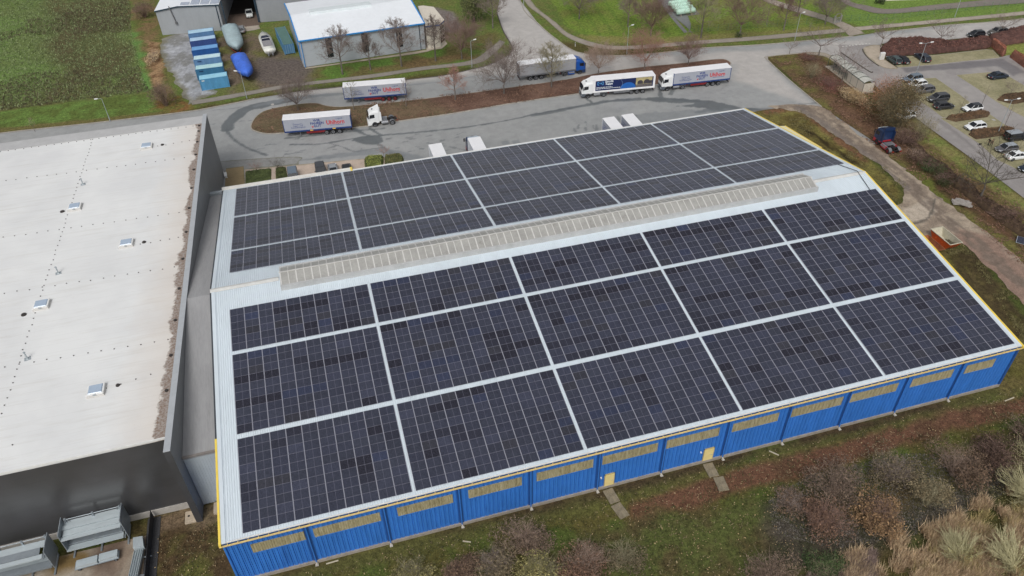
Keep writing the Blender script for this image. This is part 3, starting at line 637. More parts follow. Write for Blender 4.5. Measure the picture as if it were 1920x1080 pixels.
# ---- ridge skylight
sk=thing('ridge_skylight','x','x'); del sk['category']; del sk['label']; sk.parent=hall
m_sgl=M('grimy_skylight_glazing',C(158,157,153),.4,var=.14,scale=.6,stain=(C(122,119,112),.6))
m_sfr=M('skylight_frame_white',C(198,197,194),.5,var=.08)
m_sbase=M('skylight_upstand',C(182,183,183),.6,var=.12,scale=.8)
X0,X1=8.5,86.6; ya,yb,yt=32.05,35.75,33.9; zb=RH_+.35; zt=RH_+1.0
mb=MB(); mb.box(X0,X1,ya-.25,ya-.05,rz_(ya)-.1,zb+.1); mb.box(X0,X1,yb+.05,yb+.25,rz_(yb)-.1,zb+.1); mb.box(X0,X0+.15,ya-.05,yb+.05,rz_(ya)-.1,zb+.1); mb.box(X1-.15,X1,ya-.05,yb+.05,rz_(ya)-.1,zb+.1); 
mb.build('upstand',m_sbase,hall)
mb=MB(); mb.loft([[(X0+.15,ya-.04,zb),(X0+.15,yt,zt),(X0+.15,yb+.04,zb)],[(X1-.15,ya-.04,zb),(X1-.15,yt,zt),(X1-.15,yb+.04,zb)]]); gl=mb.build('skylight_glazing',m_sgl,hall)
bpy.data.objects.remove(sk)
gbm={}
for k in range(79):
    wd=.08 if k%2==0 else .05; x=X0+.15+(X1-X0-.3)*k/78
    if wd not in gbm:
        mb=MB()
        for (y0,z0,y1,z1) in ((ya-.06,zb,yt,zt),(yt,zt,yb+.06,zb)): mb.loft([[(-wd,y0,z0+.05),(wd,y0,z0+.05),(wd,y0,z0-.02),(-wd,y0,z0-.02)],[(-wd,y1,z1+.05),(wd,y1,z1+.05),(wd,y1,z1-.02),(-wd,y1,z1-.02)]])
        o=mb.build('glazing_bar',m_sfr,gl); gbm[wd]=o.data
    else: o=bpy.data.objects.new('glazing_bar',gbm[wd]); COL.objects.link(o); o.parent=gl
    o.location=(x,0,0)
mb=MB(); mb.box(X0,X1,yt-.07,yt+.07,zt+.02,zt+.1); mb.build('ridge_bar',m_sfr,gl)
# ---- solar arrays (modules are real 35 mm slabs standing on the ribs)
m_pv,t,b=newmat('solar_module_glass',.12,0,.5)
uv=t.node('ShaderNodeUVMap'); sx=t.node('ShaderNodeSeparateXYZ'); t.link(uv.outputs[0],sx.inputs[0]); U=sx.outputs[0]; V_=sx.outputs[1]
at=t.node('ShaderNodeAttribute',attribute_name='Tint')
def line(t,c,pos,wd): return t.math('LESS_THAN',t.math('ABSOLUTE',t.math('SUBTRACT',c,pos)),wd)
ge=t.node('ShaderNodeNewGeometry'); mp=t.node('ShaderNodeMapping'); mp.inputs['Scale'].default_value=(1.,.35,1.); t.link(ge.outputs['Position'],mp.inputs[0])
n1=t.noise(mp.outputs[0],9.,4,.75); n2=t.noise(ge.outputs['Position'],.25,4,.6)
# cells: 12 across, 6 up, dull lines of the busbars
cu=t.math('FRACT',t.math('MULTIPLY',U,24.)); cellx=t.math('LESS_THAN',t.math('ABSOLUTE',t.math('SUBTRACT',cu,.5)),.08)
cv=t.math('FRACT',t.math('MULTIPLY',V_,6.)); celly=t.math('LESS_THAN',t.math('ABSOLUTE',t.math('SUBTRACT',cv,.5)),.04)
base=t.mix(t.ramp(n1,[(.32,0.),(.62,1.)]),C(26,28,38),C(56,59,72))
base=t.mix(t.ramp(n2,[(.3,0.),(.7,.3)]),base,C(60,64,80))
base=t.mix(1.0,base,at.outputs['Color'],'MULTIPLY')
base=t.mix(t.math('MULTIPLY',t.math('MAXIMUM',cellx,celly),.35),base,C(96,98,116))
mid=line(t,U,.5,.009); base=t.mix(t.math('MULTIPLY',mid,.5),base,C(132,132,148))
e1=t.math('MAXIMUM',line(t,U,0.,.022),line(t,U,1.,.022)); base=t.mix(t.math('MULTIPLY',e1,.85),base,C(160,160,172))
e2=t.math('MAXIMUM',line(t,V_,0.,.016),line(t,V_,1.,.016)); base=t.mix(t.math('MULTIPLY',e2,.22),base,C(120,120,136))
t.link(base,b.inputs['Base Color'])
rr=t.math('ADD',t.math('MULTIPLY',t.math('MAXIMUM',e1,e2),.35),.16); t.link(rr,b.inputs['Roughness'])
rng=random.Random(21)
def tint():
    r=rng.random(); k=rng.uniform(.86,1.14)
    if r<.05: return (.42,.36,.38)
    if r<.10: return (.62,.58,.6)
    if r<.16: return (.95*k,.86*k,.72*k)
    if r<.20: return (.88*k,1.0*k,1.28*k)
    if r<.30: return (1.2*k,1.2*k,1.25*k)
    return (k,k,k*rng.uniform(.97,1.06))
xb=[(2.02,10,1.72),(19.56,11,1.701),(38.62,11,1.701),(57.66,11,1.701),(76.74,11,1.705)]
yrows_f=[(.42,10,1.093),(11.98,10,1.1),(23.52,6,1.105)]
yrows_b=[(38.0,6,1.06),(44.88,10,1.122),(56.78,10,1.118)]
def module(mb,x0,x1,y0,y1):
    g=.012; h=.13; t_=.035
    P=[(x0+g,y0+g),(x1-g,y0+g),(x1-g,y1-g),(x0+g,y1-g)]
    top=[(x,y,rz_(y)+h) for x,y in P]; bot=[(x,y,rz_(y)+h-t_) for x,y in P]
    mb.face(top,[(0,0),(1,0),(1,1),(0,1)])
    for i in range(4):
        j=(i+1)%4; mb.face([bot[i],bot[j],top[j],top[i]],[(0,0)]*4)
pairs={}
for side,rows in (('front',yrows_f),('back',yrows_b)):
    for ri,(y0,ny,py) in enumerate(rows):
        for bi,(x0,nx,px) in enumerate(xb):
            single=(side=='front' and ri==0 and bi in (0,1))
            mb=MB(); singles=[]
            last=(1,1,1)
            for j in range(ny):
                for i in range(nx):
                    if rng.random()>.35 or last[0]>.9: last=tint()
                    c=last
                    args=(x0+i*px,x0+(i+1)*px,y0+j*py,y0+(j+1)*py)
                    if single and j<5 and len(singles)<50+(5 if bi else 0): singles.append((args,c)); continue
                    mb.c=c; module(mb,*args)
            arr=mb.build('solar_array',m_pv,hall)
            rl=MB()
            for i in range(nx):
                for q in (.25,.75):
                    x=x0+(i+q)*px; ya_=y0+.05; yb_=y0+ny*py-.05
                    rl.loft([[(x-.03,y,rz_(y)+.088),(x+.03,y,rz_(y)+.088),(x+.03,y,rz_(y)+.048),(x-.03,y,rz_(y)+.048)] for y in (ya_,yb_)])
            rl.build('mounting_rails',m_galv,arr)
            for k,(args,c) in enumerate(singles[:50]):
                m1=MB(); m1.c=c; module(m1,*args); m1.build('solar_module',m_pv,arr)
            if len(singles)>50:
                m1=MB()
                for args,c in singles[50:]: m1.c=c; module(m1,*args)
                m1.build('solar_module',m_pv,arr)['kind']='stuff'
# cable conduit on the ridge end
mb=MB(); mb.path([(L_-1.6,38.0,rz_(38)+.12),(L_-.9,34.4,RH_+.2),(L_-1.5,30.2,rz_(30.2)+.12)],.05); mb.build('cable',m_dark,hall)
# ================================================================ WHITE-ROOFED WAREHOUSE ON THE LEFT
wh=thing('warehouse','huge flat white-roofed warehouse with dark grey walls at the left edge','warehouse',)
WZ=12.0; PT=12.4
def ex(y): return -3.95+2.1*(y-9)/77.5     # east wall line
YS,YN,XW=11.25,87.0,-75.0
m_mem,t,b=newmat('white_roof_membrane',.55,0,.4)
ge=t.node('ShaderNodeNewGeometry'); P_=ge.outputs['Position']; sx=t.node('ShaderNodeSeparateXYZ'); t.link(P_,sx.inputs[0])
n1=t.noise(P_,.12,5,.6); n2=t.noise(P_,2.2,5,.7)
mp=t.node('ShaderNodeMapping'); mp.inputs['Scale'].default_value=(.12,1.1,1.); t.link(P_,mp.inputs[0]); n3=t.noise(mp.outputs[0],1.3,4,.65)
c=t.mix(t.ramp(n1,[(.35,0.),(.65,1.)]),C(224,225,224),C(213,214,214))
c=t.mix(t.ramp(n3,[(.52,0.),(.72,.28)]),c,C(190,186,178))
c=t.mix(t.ramp(n2,[(.62,0.),(.8,.3)]),c,C(186,178,168))
sm=t.math('LESS_THAN',t.math('ABSOLUTE',t.math('SUBTRACT',t.math('FRACT',t.math('MULTIPLY',sx.outputs[1],1/1.55)),.5)),.02)
c=t.mix(t.math('MULTIPLY',sm,.13),c,C(170,168,164))
t.link(c,b.inputs['Base Color'])
# dirt fan along the east parapet and around drains comes from standing water: own shape by distance to the parapet
edge=t.math('SUBTRACT',t.math('ADD',t.math('MULTIPLY',sx.outputs[1],2.1/77.5),-4.19),sx.outputs[0])   # metres west of the parapet
n4=t.noise(P_,.3,5,.6,.3)
dz=t.math('ADD',edge,t.math('MULTIPLY',t.math('SUBTRACT',n4,.5),4.5))
mr=t.node('ShaderNodeMapRange'); t.link(dz,mr.inputs[0]); mr.inputs[1].default_value=1.2; mr.inputs[2].default_value=7.; mr.inputs[3].default_value=.38; mr.inputs[4].default_value=0.
c=t.mix(mr.outputs[0],c,C(200,180,158))
dz2=t.math('ADD',edge,t.math('MULTIPLY',t.math('SUBTRACT',n4,.5),3.2)); n5=t.noise(P_,3.5,5,.75)
mr2=t.node('ShaderNodeMapRange'); t.link(t.math('ADD',dz2,t.math('MULTIPLY',t.math('SUBTRACT',n5,.5),.5)),mr2.inputs[0]); mr2.inputs[1].default_value=1.75; mr2.inputs[2].default_value=1.45; mr2.inputs[3].default_value=0.; mr2.inputs[4].default_value=1.
c=t.mix(mr2.outputs[0],c,t.mix(t.ramp(n5,[(.42,0.),(.56,1.)]),C(128,108,94),C(158,150,144)))
t.link(c,b.inputs['Base Color'])
mb=MB(); mb.loft([[(XW,YS,WZ-.4),(ex(YS)-.25,YS,WZ-.4),(ex(YN)-.25,YN,WZ-.4),(XW,YN,WZ-.4)],[(XW,YS,WZ),(ex(YS)-.25,YS,WZ),(ex(YN)-.25,YN,WZ),(XW,YN,WZ)]]); mb.build('roof',m_mem,wh)
m_wall,t,b=newmat('anthracite_panels',.3,.0,.55)
ge=t.node('ShaderNodeNewGeometry'); sx=t.node('ShaderNodeSeparateXYZ'); t.link(ge.outputs['Position'],sx.inputs[0])
n1=t.noise(ge.outputs['Position'],.16,3,.5); n2=t.noise(ge.outputs['Position'],3.,4,.7)
c=t.mix(t.ramp(n1,[(.4,0.),(.66,.5)]),C(64,64,65),C(84,85,89)); c=t.mix(t.ramp(n2,[(.6,0.),(.8,.3)]),c,C(98,92,86))  # broad paler patches paint soft cloud reflections into the panel colour
sm=t.math('LESS_THAN',t.math('ABSOLUTE',t.math('SUBTRACT',t.math('FRACT',sx.outputs[2]),.5)),.02); c=t.mix(t.math('MULTIPLY',sm,.3),c,C(50,50,52)); t.link(c,b.inputs['Base Color'])
m_wall2=M('grey_side_panels',C(120,122,124),.5,0,.5,.06,.3)
mb=MB(); mb.loft([[(XW,YS+.02,0.9),(ex(YS)-.3,YS+.02,.9),(ex(YS)-.3,YS+.3,.9),(XW,YS+.3,.9)],[(XW,YS+.02,WZ-.41),(ex(YS)-.3,YS+.02,WZ-.41),(ex(YS)-.3,YS+.3,WZ-.41),(XW,YS+.3,WZ-.41)]]); mb.build('wall',m_wall,wh)
mb=MB(); mb.box(XW,ex(YS)-.3,YS-.1,YS+.25,-.2,.9); mb.build('plinth',M('pale_plinth',C(170,166,160),.8,var=.12),wh)
mb=MB(); mb.box(XW,ex(YS)-.32,YS-.1,YS-.005,WZ-.2,WZ+.07); mb.build('eave_trim',m_white,wh)
mb=MB(); y0,y1=8.9,YN+.3
mb.loft([[(ex(y)-.5,y,-.2),(ex(y),y,-.2),(ex(y),y,PT-.08),(ex(y)-.5,y,PT-.08)] for y in (y0,y1)]); mb.build('side_wall',[m_wall2],wh)
mb=MB(); mb.loft([[(ex(y)-.62,y,PT-.07),(ex(y)+.06,y,PT-.07),(ex(y)+.06,y,PT),(ex(y)-.62,y,PT)] for y in (y0-.05,y1+.05)]); mb.build('coping',M('grey_coping',C(168,172,176),.5,var=.06),wh)
mb=MB(); mb.box(ex(y0)-.62,ex(y0)+.06,y0-.06,y0-.004,-.15,PT-.08); mb.build('end_panel',m_wall,wh)
mb=MB(); mb.box(XW,ex(YN)-.5,YN-.25,YN+.3,-.2,WZ+.02); mb.build('rear_wall',m_wall2,wh)
mb=MB(); mb.box(XW,ex(YN)-.63,YN-2.6,YN+.3,WZ+.025,WZ+.1); mb.build('gutter_band',M('grey_gutter_band',C(178,178,178),.6,var=.08,scale=.6),wh)
# membrane fixings: rows of small clips (dark dots)
DOTS=[]
def dots(p,q,n):
    for k in range(n+1):
        t_=k/n; DOTS.append((p[0]+(q[0]-p[0])*t_+random.uniform(-.08,.08),p[1]+(q[1]-p[1])*t_+random.uniform(-.1,.1)))
dots((-20.6,84.),(-21.9,20.),56)
for yy in (72.5,55.6,41.8,27.,): dots((-62,yy+2.2),(-5.2,yy),38)
dots((-60,84.6),(-3.,83.8),48); dots((-9.6,78),(-3.2,78.6),5); dots((-10,48.8),(-5.,49),4); dots((-20.,14.8),(-34.,30.),9); dots((-11.5,20.6),(-6.8,21.4),3)
DOTS.sort(key=lambda p:math.hypot(p[0]-CAM[0],p[1]-CAM[1])+(500 if p[0]<-38 else 0))
m_fix=M('fixing_grey',C(92,90,88),.6); fm=None
for x,y in DOTS[:100]:
    if fm is None: mb=MB(); mb.prism([(0.08*math.cos(a*PI/3),0.08*math.sin(a*PI/3)) for a in range(6)],-.01,.07); o=mb.build('membrane_fixing',m_fix,wh); fm=o.data
    else: o=bpy.data.objects.new('membrane_fixing',fm); COL.objects.link(o); o.parent=wh
    o.location=(x,y,WZ)
mb=MB()
for x,y in DOTS[100:]: mb.prism([(x+0.08*math.cos(a*PI/3),y+0.08*math.sin(a*PI/3)) for a in range(6)],WZ-.01,WZ+.07)
mb.build('membrane_fixing',m_fix,wh)['kind']='stuff'
for yy in (83.6,81.5,77.5,73.,68.,62.2,56.4,50.,43.4,36.8,30.4,24.,18.2): mb=MB(); x=ex(yy)-1.15; mb.prism([(x+.2*math.cos(a*PI/4),yy+.2*math.sin(a*PI/4)) for a in range(8)],WZ-.01,WZ+.14); mb.build('roof_drain',M('drain_black',C(58,54,52),.7),wh)
m_dome=M('skylight_dome',C(166,182,200),.2,0,.6,.05,1.)
for (x,y) in ((-11.4,78.3),(-20.3,61.7),(-11.9,49.4),(-21.0,38.4),(-12.4,20.4)):
    mb=MB(); mb.loft([[(x-1.,y-.95,WZ-.02),(x+1.,y-.95,WZ-.02),(x+1.,y+.95,WZ-.02),(x-1.,y+.95,WZ-.02)],[(x-.85,y-.8,WZ+.32),(x+.85,y-.8,WZ+.32),(x+.85,y+.8,WZ+.32),(x-.85,y+.8,WZ+.32)]]); s_=mb.build('roof_skylight',M('skylight_curb',C(194,192,188),.6,var=.08),wh)
    mb=MB(); mb.bbox(x-.92,x+.92,y-.88,y+.88,WZ+.32,WZ+.42,.04); mb.build('frame',m_white,s_)
    mb=MB(); mb.loft([[(x-.74,y-.7,WZ+.42),(x+.74,y-.7,WZ+.42),(x+.74,y+.7,WZ+.42),(x-.74,y+.7,WZ+.42)],[(x-.66,y-.62,WZ+.5),(x+.66,y-.62,WZ+.5),(x+.66,y+.62,WZ+.5),(x-.66,y+.62,WZ+.5)]]); mb.build('pane',m_dome,s_)
    mb=MB(); mb.box(x-.15,x+.15,y-.97,y-.89,WZ+.32,WZ+.44); mb.build('latch',m_galv,s_)
for (x,y) in ((-20.1,68.6),(-20.1,45.1),(-20.9,28.4)):
    mb=MB(); mb.tube((x,y,WZ-.02),(x,y,WZ+1.0),.09,n=10); mb.tube((x,y,WZ+1.0),(x,y,WZ+1.08),.14,n=10); s_=mb.build('vent_pipe',m_galv,wh)
    mb=MB(); mb.box(x-.35,x+.35,y-.3,y+.3,WZ,WZ+.035,.2); mb.tube((x,y,WZ+.0),(x,y,WZ+.16),.2,.1,n=10); mb.build('flange',m_galv,s_)
for (x,y,r) in ((-8.9,78.3,.3),(-22.,61.2,.35),(-9.6,49.2,.3),(-22.9,37.2,.35),(-10.2,20.7,.25)):
    mb=MB(); mb.tube((x,y,WZ),(x,y,WZ+.14),r,r*.8,n=10); mb.build('drain_grate',M('drain_black',C(38,36,36)),wh)
# annex roof filling the gap between the two halls
an=thing('link_building','narrow grey-roofed link building squeezed between the white and the blue warehouse','building')
m_felt=M('grey_roof_felt',C(150,150,151),.8,var=.1,scale=.5,stain=(C(130,129,129),.6),stretch=(2,.25,1))
def az(y): return rz_(min(max(y,0),D_))-.55
mb=MB(); mb.loft([[(ex(y)+.02,y,az(y)),(-.36,y,az(y)),(-.36,y,az(y)-.3),(ex(y)+.02,y,az(y)-.3)] for y in (11.0,YR_,D_-.2)]); mb.build('roof',m_felt,an)
mb=MB(); mb.box(ex(11)+.03,-.37,10.9,11.2,az(11)-.02,az(11)+.12); mb.build('parapet',M('felt_upstand',C(132,126,122),.8,var=.2),an)
mb=MB(); rib_wall(mb,(ex(11)+.03,11.1),(-.1,11.1),.0,lambda x,y:az(11)-.28,.3,.02); mb.build('wall',M('light_grey_panels',C(176,184,188),.5,0,.5,.05),an)
mb=MB(); mb.box(ex(68)+.02,-.1,D_-.5,D_-.2,0,az(D_)-.3); mb.build('wall',M('light_grey_panels',C(176,184,188)),an)
mb=MB(); mb.box(ex(68)-.2,1.4,D_-.1,D_+.6,H_-1.,H_-.2); mb.build('rear_trim',m_galv,an)
# ================================================================ VEHICLES
m_tyre=M('tyre_rubber',C(34,34,36),.85,var=.15,scale=4)
m_rim=M('wheel_rim',C(150,152,156),.4,.5,.5,.06)
m_rimr=M('red_rim',C(140,36,40),.5)
m_glass=M('vehicle_glass',C(28,32,38),.08,0,.8,.05)
m_blk=M('black_plastic',C(36,37,40),.6,var=.1)
m_head=M('headlamp_glass',C(214,220,226),.1,0,.8,.03)
m_tail=M('tail_lamp_red',C(150,28,30),.3)
m_plate=M('number_plate_white',C(226,226,222),.5)
def paintm(name,rgb,rough=.28,metal=.0): return M('paint_'+name,C(*rgb),rough,metal,.6,.03,.8)
def wheel(parent,x,y,r,wd,rim=None,dual=False):
    s_=1 if y>0 else -1
    def ring(yy,rr): return [(x+rr*math.cos(a*PI/9),yy,r+rr*math.sin(a*PI/9)) for a in range(18)]
    y0,y1=y-wd/2,y+wd/2
    mb=MB(); mb.loft([ring(y0,r*.86),ring(y0+wd*.12,r),ring(y1-wd*.12,r),ring(y1,r*.86)])
    w_=mb.build('wheel',m_tyre,parent)
    yo=y+s_*wd/2; mb=MB(); mb.loft([ring(yo-s_*.02,r*.62),ring(yo+s_*.012,r*.6),ring(yo+s_*.012,r*.5),ring(yo-s_*.03,r*.2),ring(yo+s_*.02,r*.17)] if s_>0 else [ring(yo+.03,r*.17),ring(yo+.03,r*.2),ring(yo-.012,r*.5),ring(yo-.012,r*.6),ring(yo+.02,r*.62)])
    mb.build('rim',rim or m_rim,w_); return w_
def car(name,label,cat,kind,paint,loc,rz,group=None,roofm=None):
    """local +x is forward, origin on the ground at the centre"""
    root=thing(name,label,cat,loc,rz,group)
    K={'hatch':(4.25,1.80,1.47),'estate':(4.75,1.84,1.47),'sedan':(4.75,1.84,1.44),'suv':(4.6,1.88,1.66),'offroad':(4.4,1.88,1.84),'van':(4.6,1.85,1.85),'pickup':(5.2,1.85,1.75),'conv':(4.5,1.82,1.33)}
    Lc,W,Hh=K[kind]; h=Lc/2; w=W/2; belt=.92 if kind not in('suv','offroad','van','pickup') else 1.05
    hood={'offroad':1.08,'van':1.06,'pickup':1.06,'suv':1.02}.get(kind,.84)
    # body shell: stations along x of (z_low,z_shoulder,half width)
    st=[(-h,.42,belt-.18,w*.80),(-h+.10,.30,belt-.04,w*.92),(-h+.55,.22,belt,w*.99),(-.6,.2,belt,w),(.55,.2,belt-.01,w),(h*.42,.2,hood+.05,w*.995),(h-.75,.22,hood-.02,w*.97),(h-.22,.28,hood-.12,w*.88),(h,.42,hood-.32,w*.70)]
    if kind in('offroad','pickup'): st=[(-h,.45,belt-.05,w*.94),(-h+.06,.38,belt,w*.97),(-.6,.35,belt,w),(.5,.35,belt,w),(h*.4,.35,hood,w*.98),(h-.12,.4,hood-.04,w*.94),(h,.45,hood-.14,w*.9)]
    if kind=='van': st=st[:5]+[(h*.55,.2,hood,w*.99),(h-.3,.25,hood-.12,w*.9),(h,.4,hood-.36,w*.75)]
    def sec(x,z0,z1,hw):
        r=.16
        return [(x,-hw*.96,z0),(x,-hw,z0+.18),(x,-hw,z1-r),(x,-hw*.93,z1-.04),(x,-hw*.8,z1),(x,hw*.8,z1),(x,hw*.93,z1-.04),(x,hw,z1-r),(x,hw,z0+.18),(x,hw*.96,z0)]
    mb=MB(); mb.loft([sec(*s_) for s_ in st]); body=mb.build('body',paint,root,True)
    # greenhouse
    if kind=='hatch': g=[(-h+.12,belt-.05,.86),(-h+.62,Hh-.06,.74),(h*.16,Hh-.02,.74),(h*.50,hood+.04,.86)]
    elif kind=='estate': g=[(-h+.10,belt-.05,.86),(-h+.5,Hh-.05,.74),(h*.12,Hh-.02,.74),(h*.44,hood+.04,.86)]
    elif kind=='sedan': g=[(-h+.62,belt-.02,.84),(-h+1.45,Hh-.05,.70),(h*.10,Hh-.02,.72),(h*.46,hood+.04,.86)]
    elif kind=='conv': g=[(-h+.75,belt-.02,.84),(-h+1.25,Hh-.04,.70),(h*.06,Hh-.03,.70),(h*.40,hood+.04,.86)]
    elif kind=='suv': g=[(-h+.06,belt-.05,.9),(-h+.42,Hh-.06,.80),(h*.14,Hh-.02,.80),(h*.44,hood+.03,.9)]
    elif kind=='offroad': g=[(-h+.03,belt-.02,.93),(-h+.12,Hh-.04,.88),(h*.20,Hh-.02,.88),(h*.34,hood+.03,.92)]
    elif kind=='van': g=[(-h+.05,belt-.02,.94),(-h+.22,Hh-.05,.86),(h*.24,Hh-.03,.86),(h*.58,hood+.03,.92)]
    else: g=[(-.35,belt-.02,.92),(-.22,Hh-.04,.84),(h*.22,Hh-.02,.84),(h*.46,hood+.03,.92)]
    mb=MB(); (xa,za,wa),(xb_,zb_,wb),(xc,zc,wc),(xd,zd,wd)=g
    A=[(xa,-w*wa,za),(xa,w*wa,za),(xb_,w*wb,zb_),(xb_,-w*wb,zb_)]; Bv=[(xd,-w*wd,zd),(xd,w*wd,zd),(xc,w*wc,zc),(xc,-w*wc,zc)]
    vs=A+Bv; mb.faces(vs,[(0,1,2,3),(5,4,7,6),(3,2,6,7),(0,3,7,4),(1,5,6,2)]); mb.build('window',m_glass,root)
    # roof skin and pillars
    mb=MB(); t_=.045; e=.03
    mb.loft([[(x,-w*ww-.01,z-.01),(x,-w*ww*.8,z+t_),(x,w*ww*.8,z+t_),(x,w*ww+.01,z-.01)] for x,z,ww in ((xb_-.08,zb_-.03,wb*1.01),(xb_+.1,zb_,wb),(xc-.12,zc,wc),(xc+.06,zc-.03,wc*1.01))])
    if kind=='pickup': pass
    mb.build('roof',roofm or paint,root,False)
    def pil(p,q,r=.045): mb=MB(); mb.tube(p,q,r,r,5); mb.build('pillar',paint,root)
    for s_ in (-1,1):
        pil((xd,s_*w*wd,zd),(xc,s_*w*wc,zc),.04); pil((xa,s_*w*wa,za),(xb_,s_*w*wb,zb_),.06)
        xm=(xc+xb_)/2; pil((xm+.05,s_*w*(wd+.012),belt-.02),(xm,s_*w*(wb+.012),zb_),.04)
        if kind in('estate','suv','offroad','van'): xq=xb_+.28*(xm-xb_); pil((xq-.1,s_*w*(wd+.012),belt-.02),(xq,s_*w*(wb+.012),zb_),.05)
    wr=.33 if kind not in('suv','offroad','pickup') else .38; fx=h-.86; rx=-h+.82
    for x in (fx,rx):
        for s_ in (-1,1): wheel(root,x,s_*(w-.11),wr,.22)
    for x in (fx,rx):
        for s_ in (-1,1): mb=MB(); mb.loft([[(x+(wr+.06)*math.cos(a*PI/8),yy,wr+(wr+.06)*math.sin(a*PI/8)) for a in range(9)] for yy in ((s_*(w-.16),s_*(w+.004)) if s_>0 else (s_*(w+.004),s_*(w-.16)))]); mb.build('wheel_arch',m_blk,root)
    for s_ in (-1,1):
        y=s_*w*.62; mb=MB(); mb.bbox(h-.34,h-.06,y-.19,y+.19,hood-.32,hood-.17,.03); mb.build('headlight',m_head,root)
        mb=MB(); mb.bbox(-h-.01,-h+.14,y-.12+s_*.08,y+.12+s_*.08,belt-.36,belt-.14,.03); mb.build('tail_light',m_tail,root)
        mb=MB(); xm=xd-.25; mb.bbox(xm,xm+.16,s_*(w+.02)-.09+s_*.06,s_*(w+.02)+.09+s_*.06,belt,belt+.13,.02); mb.build('mirror',paint,root)
    mb=MB(); mb.box(h-.03,h+.012,-.26,.26,.40,.51); mb.build('number_plate',m_plate,root)
    mb=MB(); mb.box(-h-.012,-h+.02,-.26,.26,.52,.63); mb.build('number_plate',m_plate,root)
    mb=MB(); mb.bbox(h-.10,h+.005,-w*.5,w*.5,hood-.34,hood-.2,.02); mb.build('grille',m_blk,root)
    if kind=='offroad':
        mb=MB(); mb.tube((-h-.2,0,.95),(-h-.01,0,.95),.34,.34,16); mb.build('spare_wheel',m_tyre,root)
    if kind=='estate':
        mb=MB()
        for s_ in(-1,1): mb.tube((xb_+.1,s_*w*.66,Hh+.06),(xc-.1,s_*w*.66,Hh+.06),.025)
        mb.build('roof_rails',m_rim,root)
    return root
def park(fw,rw,kind,z=0.03,extra=0.0,**k):
    """stand a car where the photo shows its near front and rear wheels on the ground"""
    a=Vector(G2(*fw)); b=Vector(G2(*rw)); d=(a-b).normalized(); n=Vector((-d.y,d.x)); mid=(a+b)/2
    if (mid+n-Vector((CAM[0],CAM[1]))).length<(mid-n-Vector((CAM[0],CAM[1]))).length: n=-n
    c=mid+n*(.82+extra); return (c.x,c.y,z),math.atan2(d.y,d.x)
GL='cars parked in the bays of the car park'
P_wh=paintm('white',(228,230,230)); P_bk=paintm('black',(30,32,36)); P_gr=paintm('dark_grey',(74,76,80),.3,.3); P_sv=paintm('silver',(168,172,176),.3,.4)
P_nv=paintm('navy',(34,44,58)); P_gn=paintm('dark_green_grey',(58,72,72)); P_sb=paintm('blue_grey',(120,134,148),.3,.4); P_mg=paintm('mid_grey',(112,112,116),.3,.35); P_br=paintm('brown_grey',(98,94,90),.3,.3)
cars=[
 ((1715.6,107.8),(1728.8,117.3),'estate',P_nv,'navy blue estate car with silver roof rails under the double lamp, below the red hedge','car'),
 ((1678,112),(1690.6,120.6),'conv',P_bk,'low black soft-top car wedged beside the green-grey hatchback','car'),
 ((1662.5,112.8),(1676,121.8),'hatch',P_gn,'green-grey hatchback first in the row beside the white cabinet','car'),
 ((1885,148),(1863.8,150.6),'sedan',P_nv,'dark navy saloon standing alone in the middle bay of the car park','car'),
 ((1703,156.5),(1724,153),'estate',P_sb,'blue-grey estate car at the top end of the row beside the bush','car'),
 ((1712,167),(1735,163),'hatch',P_wh,'white car with dark windows between two grey cars beside the big bush','car'),
 ((1722,178),(1748,174.5),'estate',P_mg,'mid-grey car directly below the white one, half behind bush twigs','car'),
 ((1748,194),(1774,191),'suv',P_gr,'dark grey sport utility car above the dark hatchback near the bush','car'),
 ((1784,205),(1761,207.5),'hatch',paintm('graphite',(60,60,62),.3,.3),'dark graphite hatchback facing the lane, lowest of the row by the bush','car'),
 ((1815.6,212),(1837,209),'hatch',P_wh,'white hatchback with dark glass roof above the upper brown hedge','car'),
 ((1821,247),(1843,243.8),'hatch',P_wh,'white hatchback with white roof between the two brown hedges','car'),
 ((1688,226),(1712,223),'hatch',P_wh,'white car mostly hidden behind the lower branches of the big bush','car'),
 ((1923,263.5),(1893,267.5),'offroad',P_bk,'boxy black off-road car with a spare wheel on its back door','car'),
 ((1876,289),(1905,285),'hatch',P_mg,'silver-grey hatchback next to the boxy black off-road car','car'),
 ((1924.5,299.5),(1898,302.5),'sedan',P_wh,'white saloon with a dark rear window below the silver-grey hatchback','car'),
 ((1921,326),(1949,322),'hatch',P_nv,'dark car only just showing its nose at the right picture edge','car'),
]
for fw,rw,kd,pm,lab,cat in cars:
    loc,rz=park(fw,rw,kd); 
    if 'white saloon' in lab or 'glass roof' in lab: car('parked_car',lab,cat,kd,pm,loc,rz,GL,roofm=m_glass if 'glass roof' in lab else None)
    elif 'soft-top' in lab: car('parked_car',lab,cat,kd,pm,loc,rz,GL,roofm=m_blk)
    elif 'boxy' in lab: car('parked_car',lab,cat,kd,pm,loc,rz,GL,roofm=paintm('pale_roof',(150,156,162)))
    else: car('parked_car',lab,cat,kd,pm,loc,rz,GL)
GR='cars parked along the road'
for fw,rw,kd,pm,lab in (((1823.8,71),(1841,69.5),'hatch',P_bk,'black hatchback parked on the road by the red hedge'),((1862,67.5),(1882.5,65.5),'suv',P_br,'brown-grey car on the road half hidden behind a bare tree')):
    loc,rz=park(fw,rw,kd,.01); car('parked_car',lab,'car',kd,pm,loc,rz,GR)
GH='cars parked behind the blue warehouse'
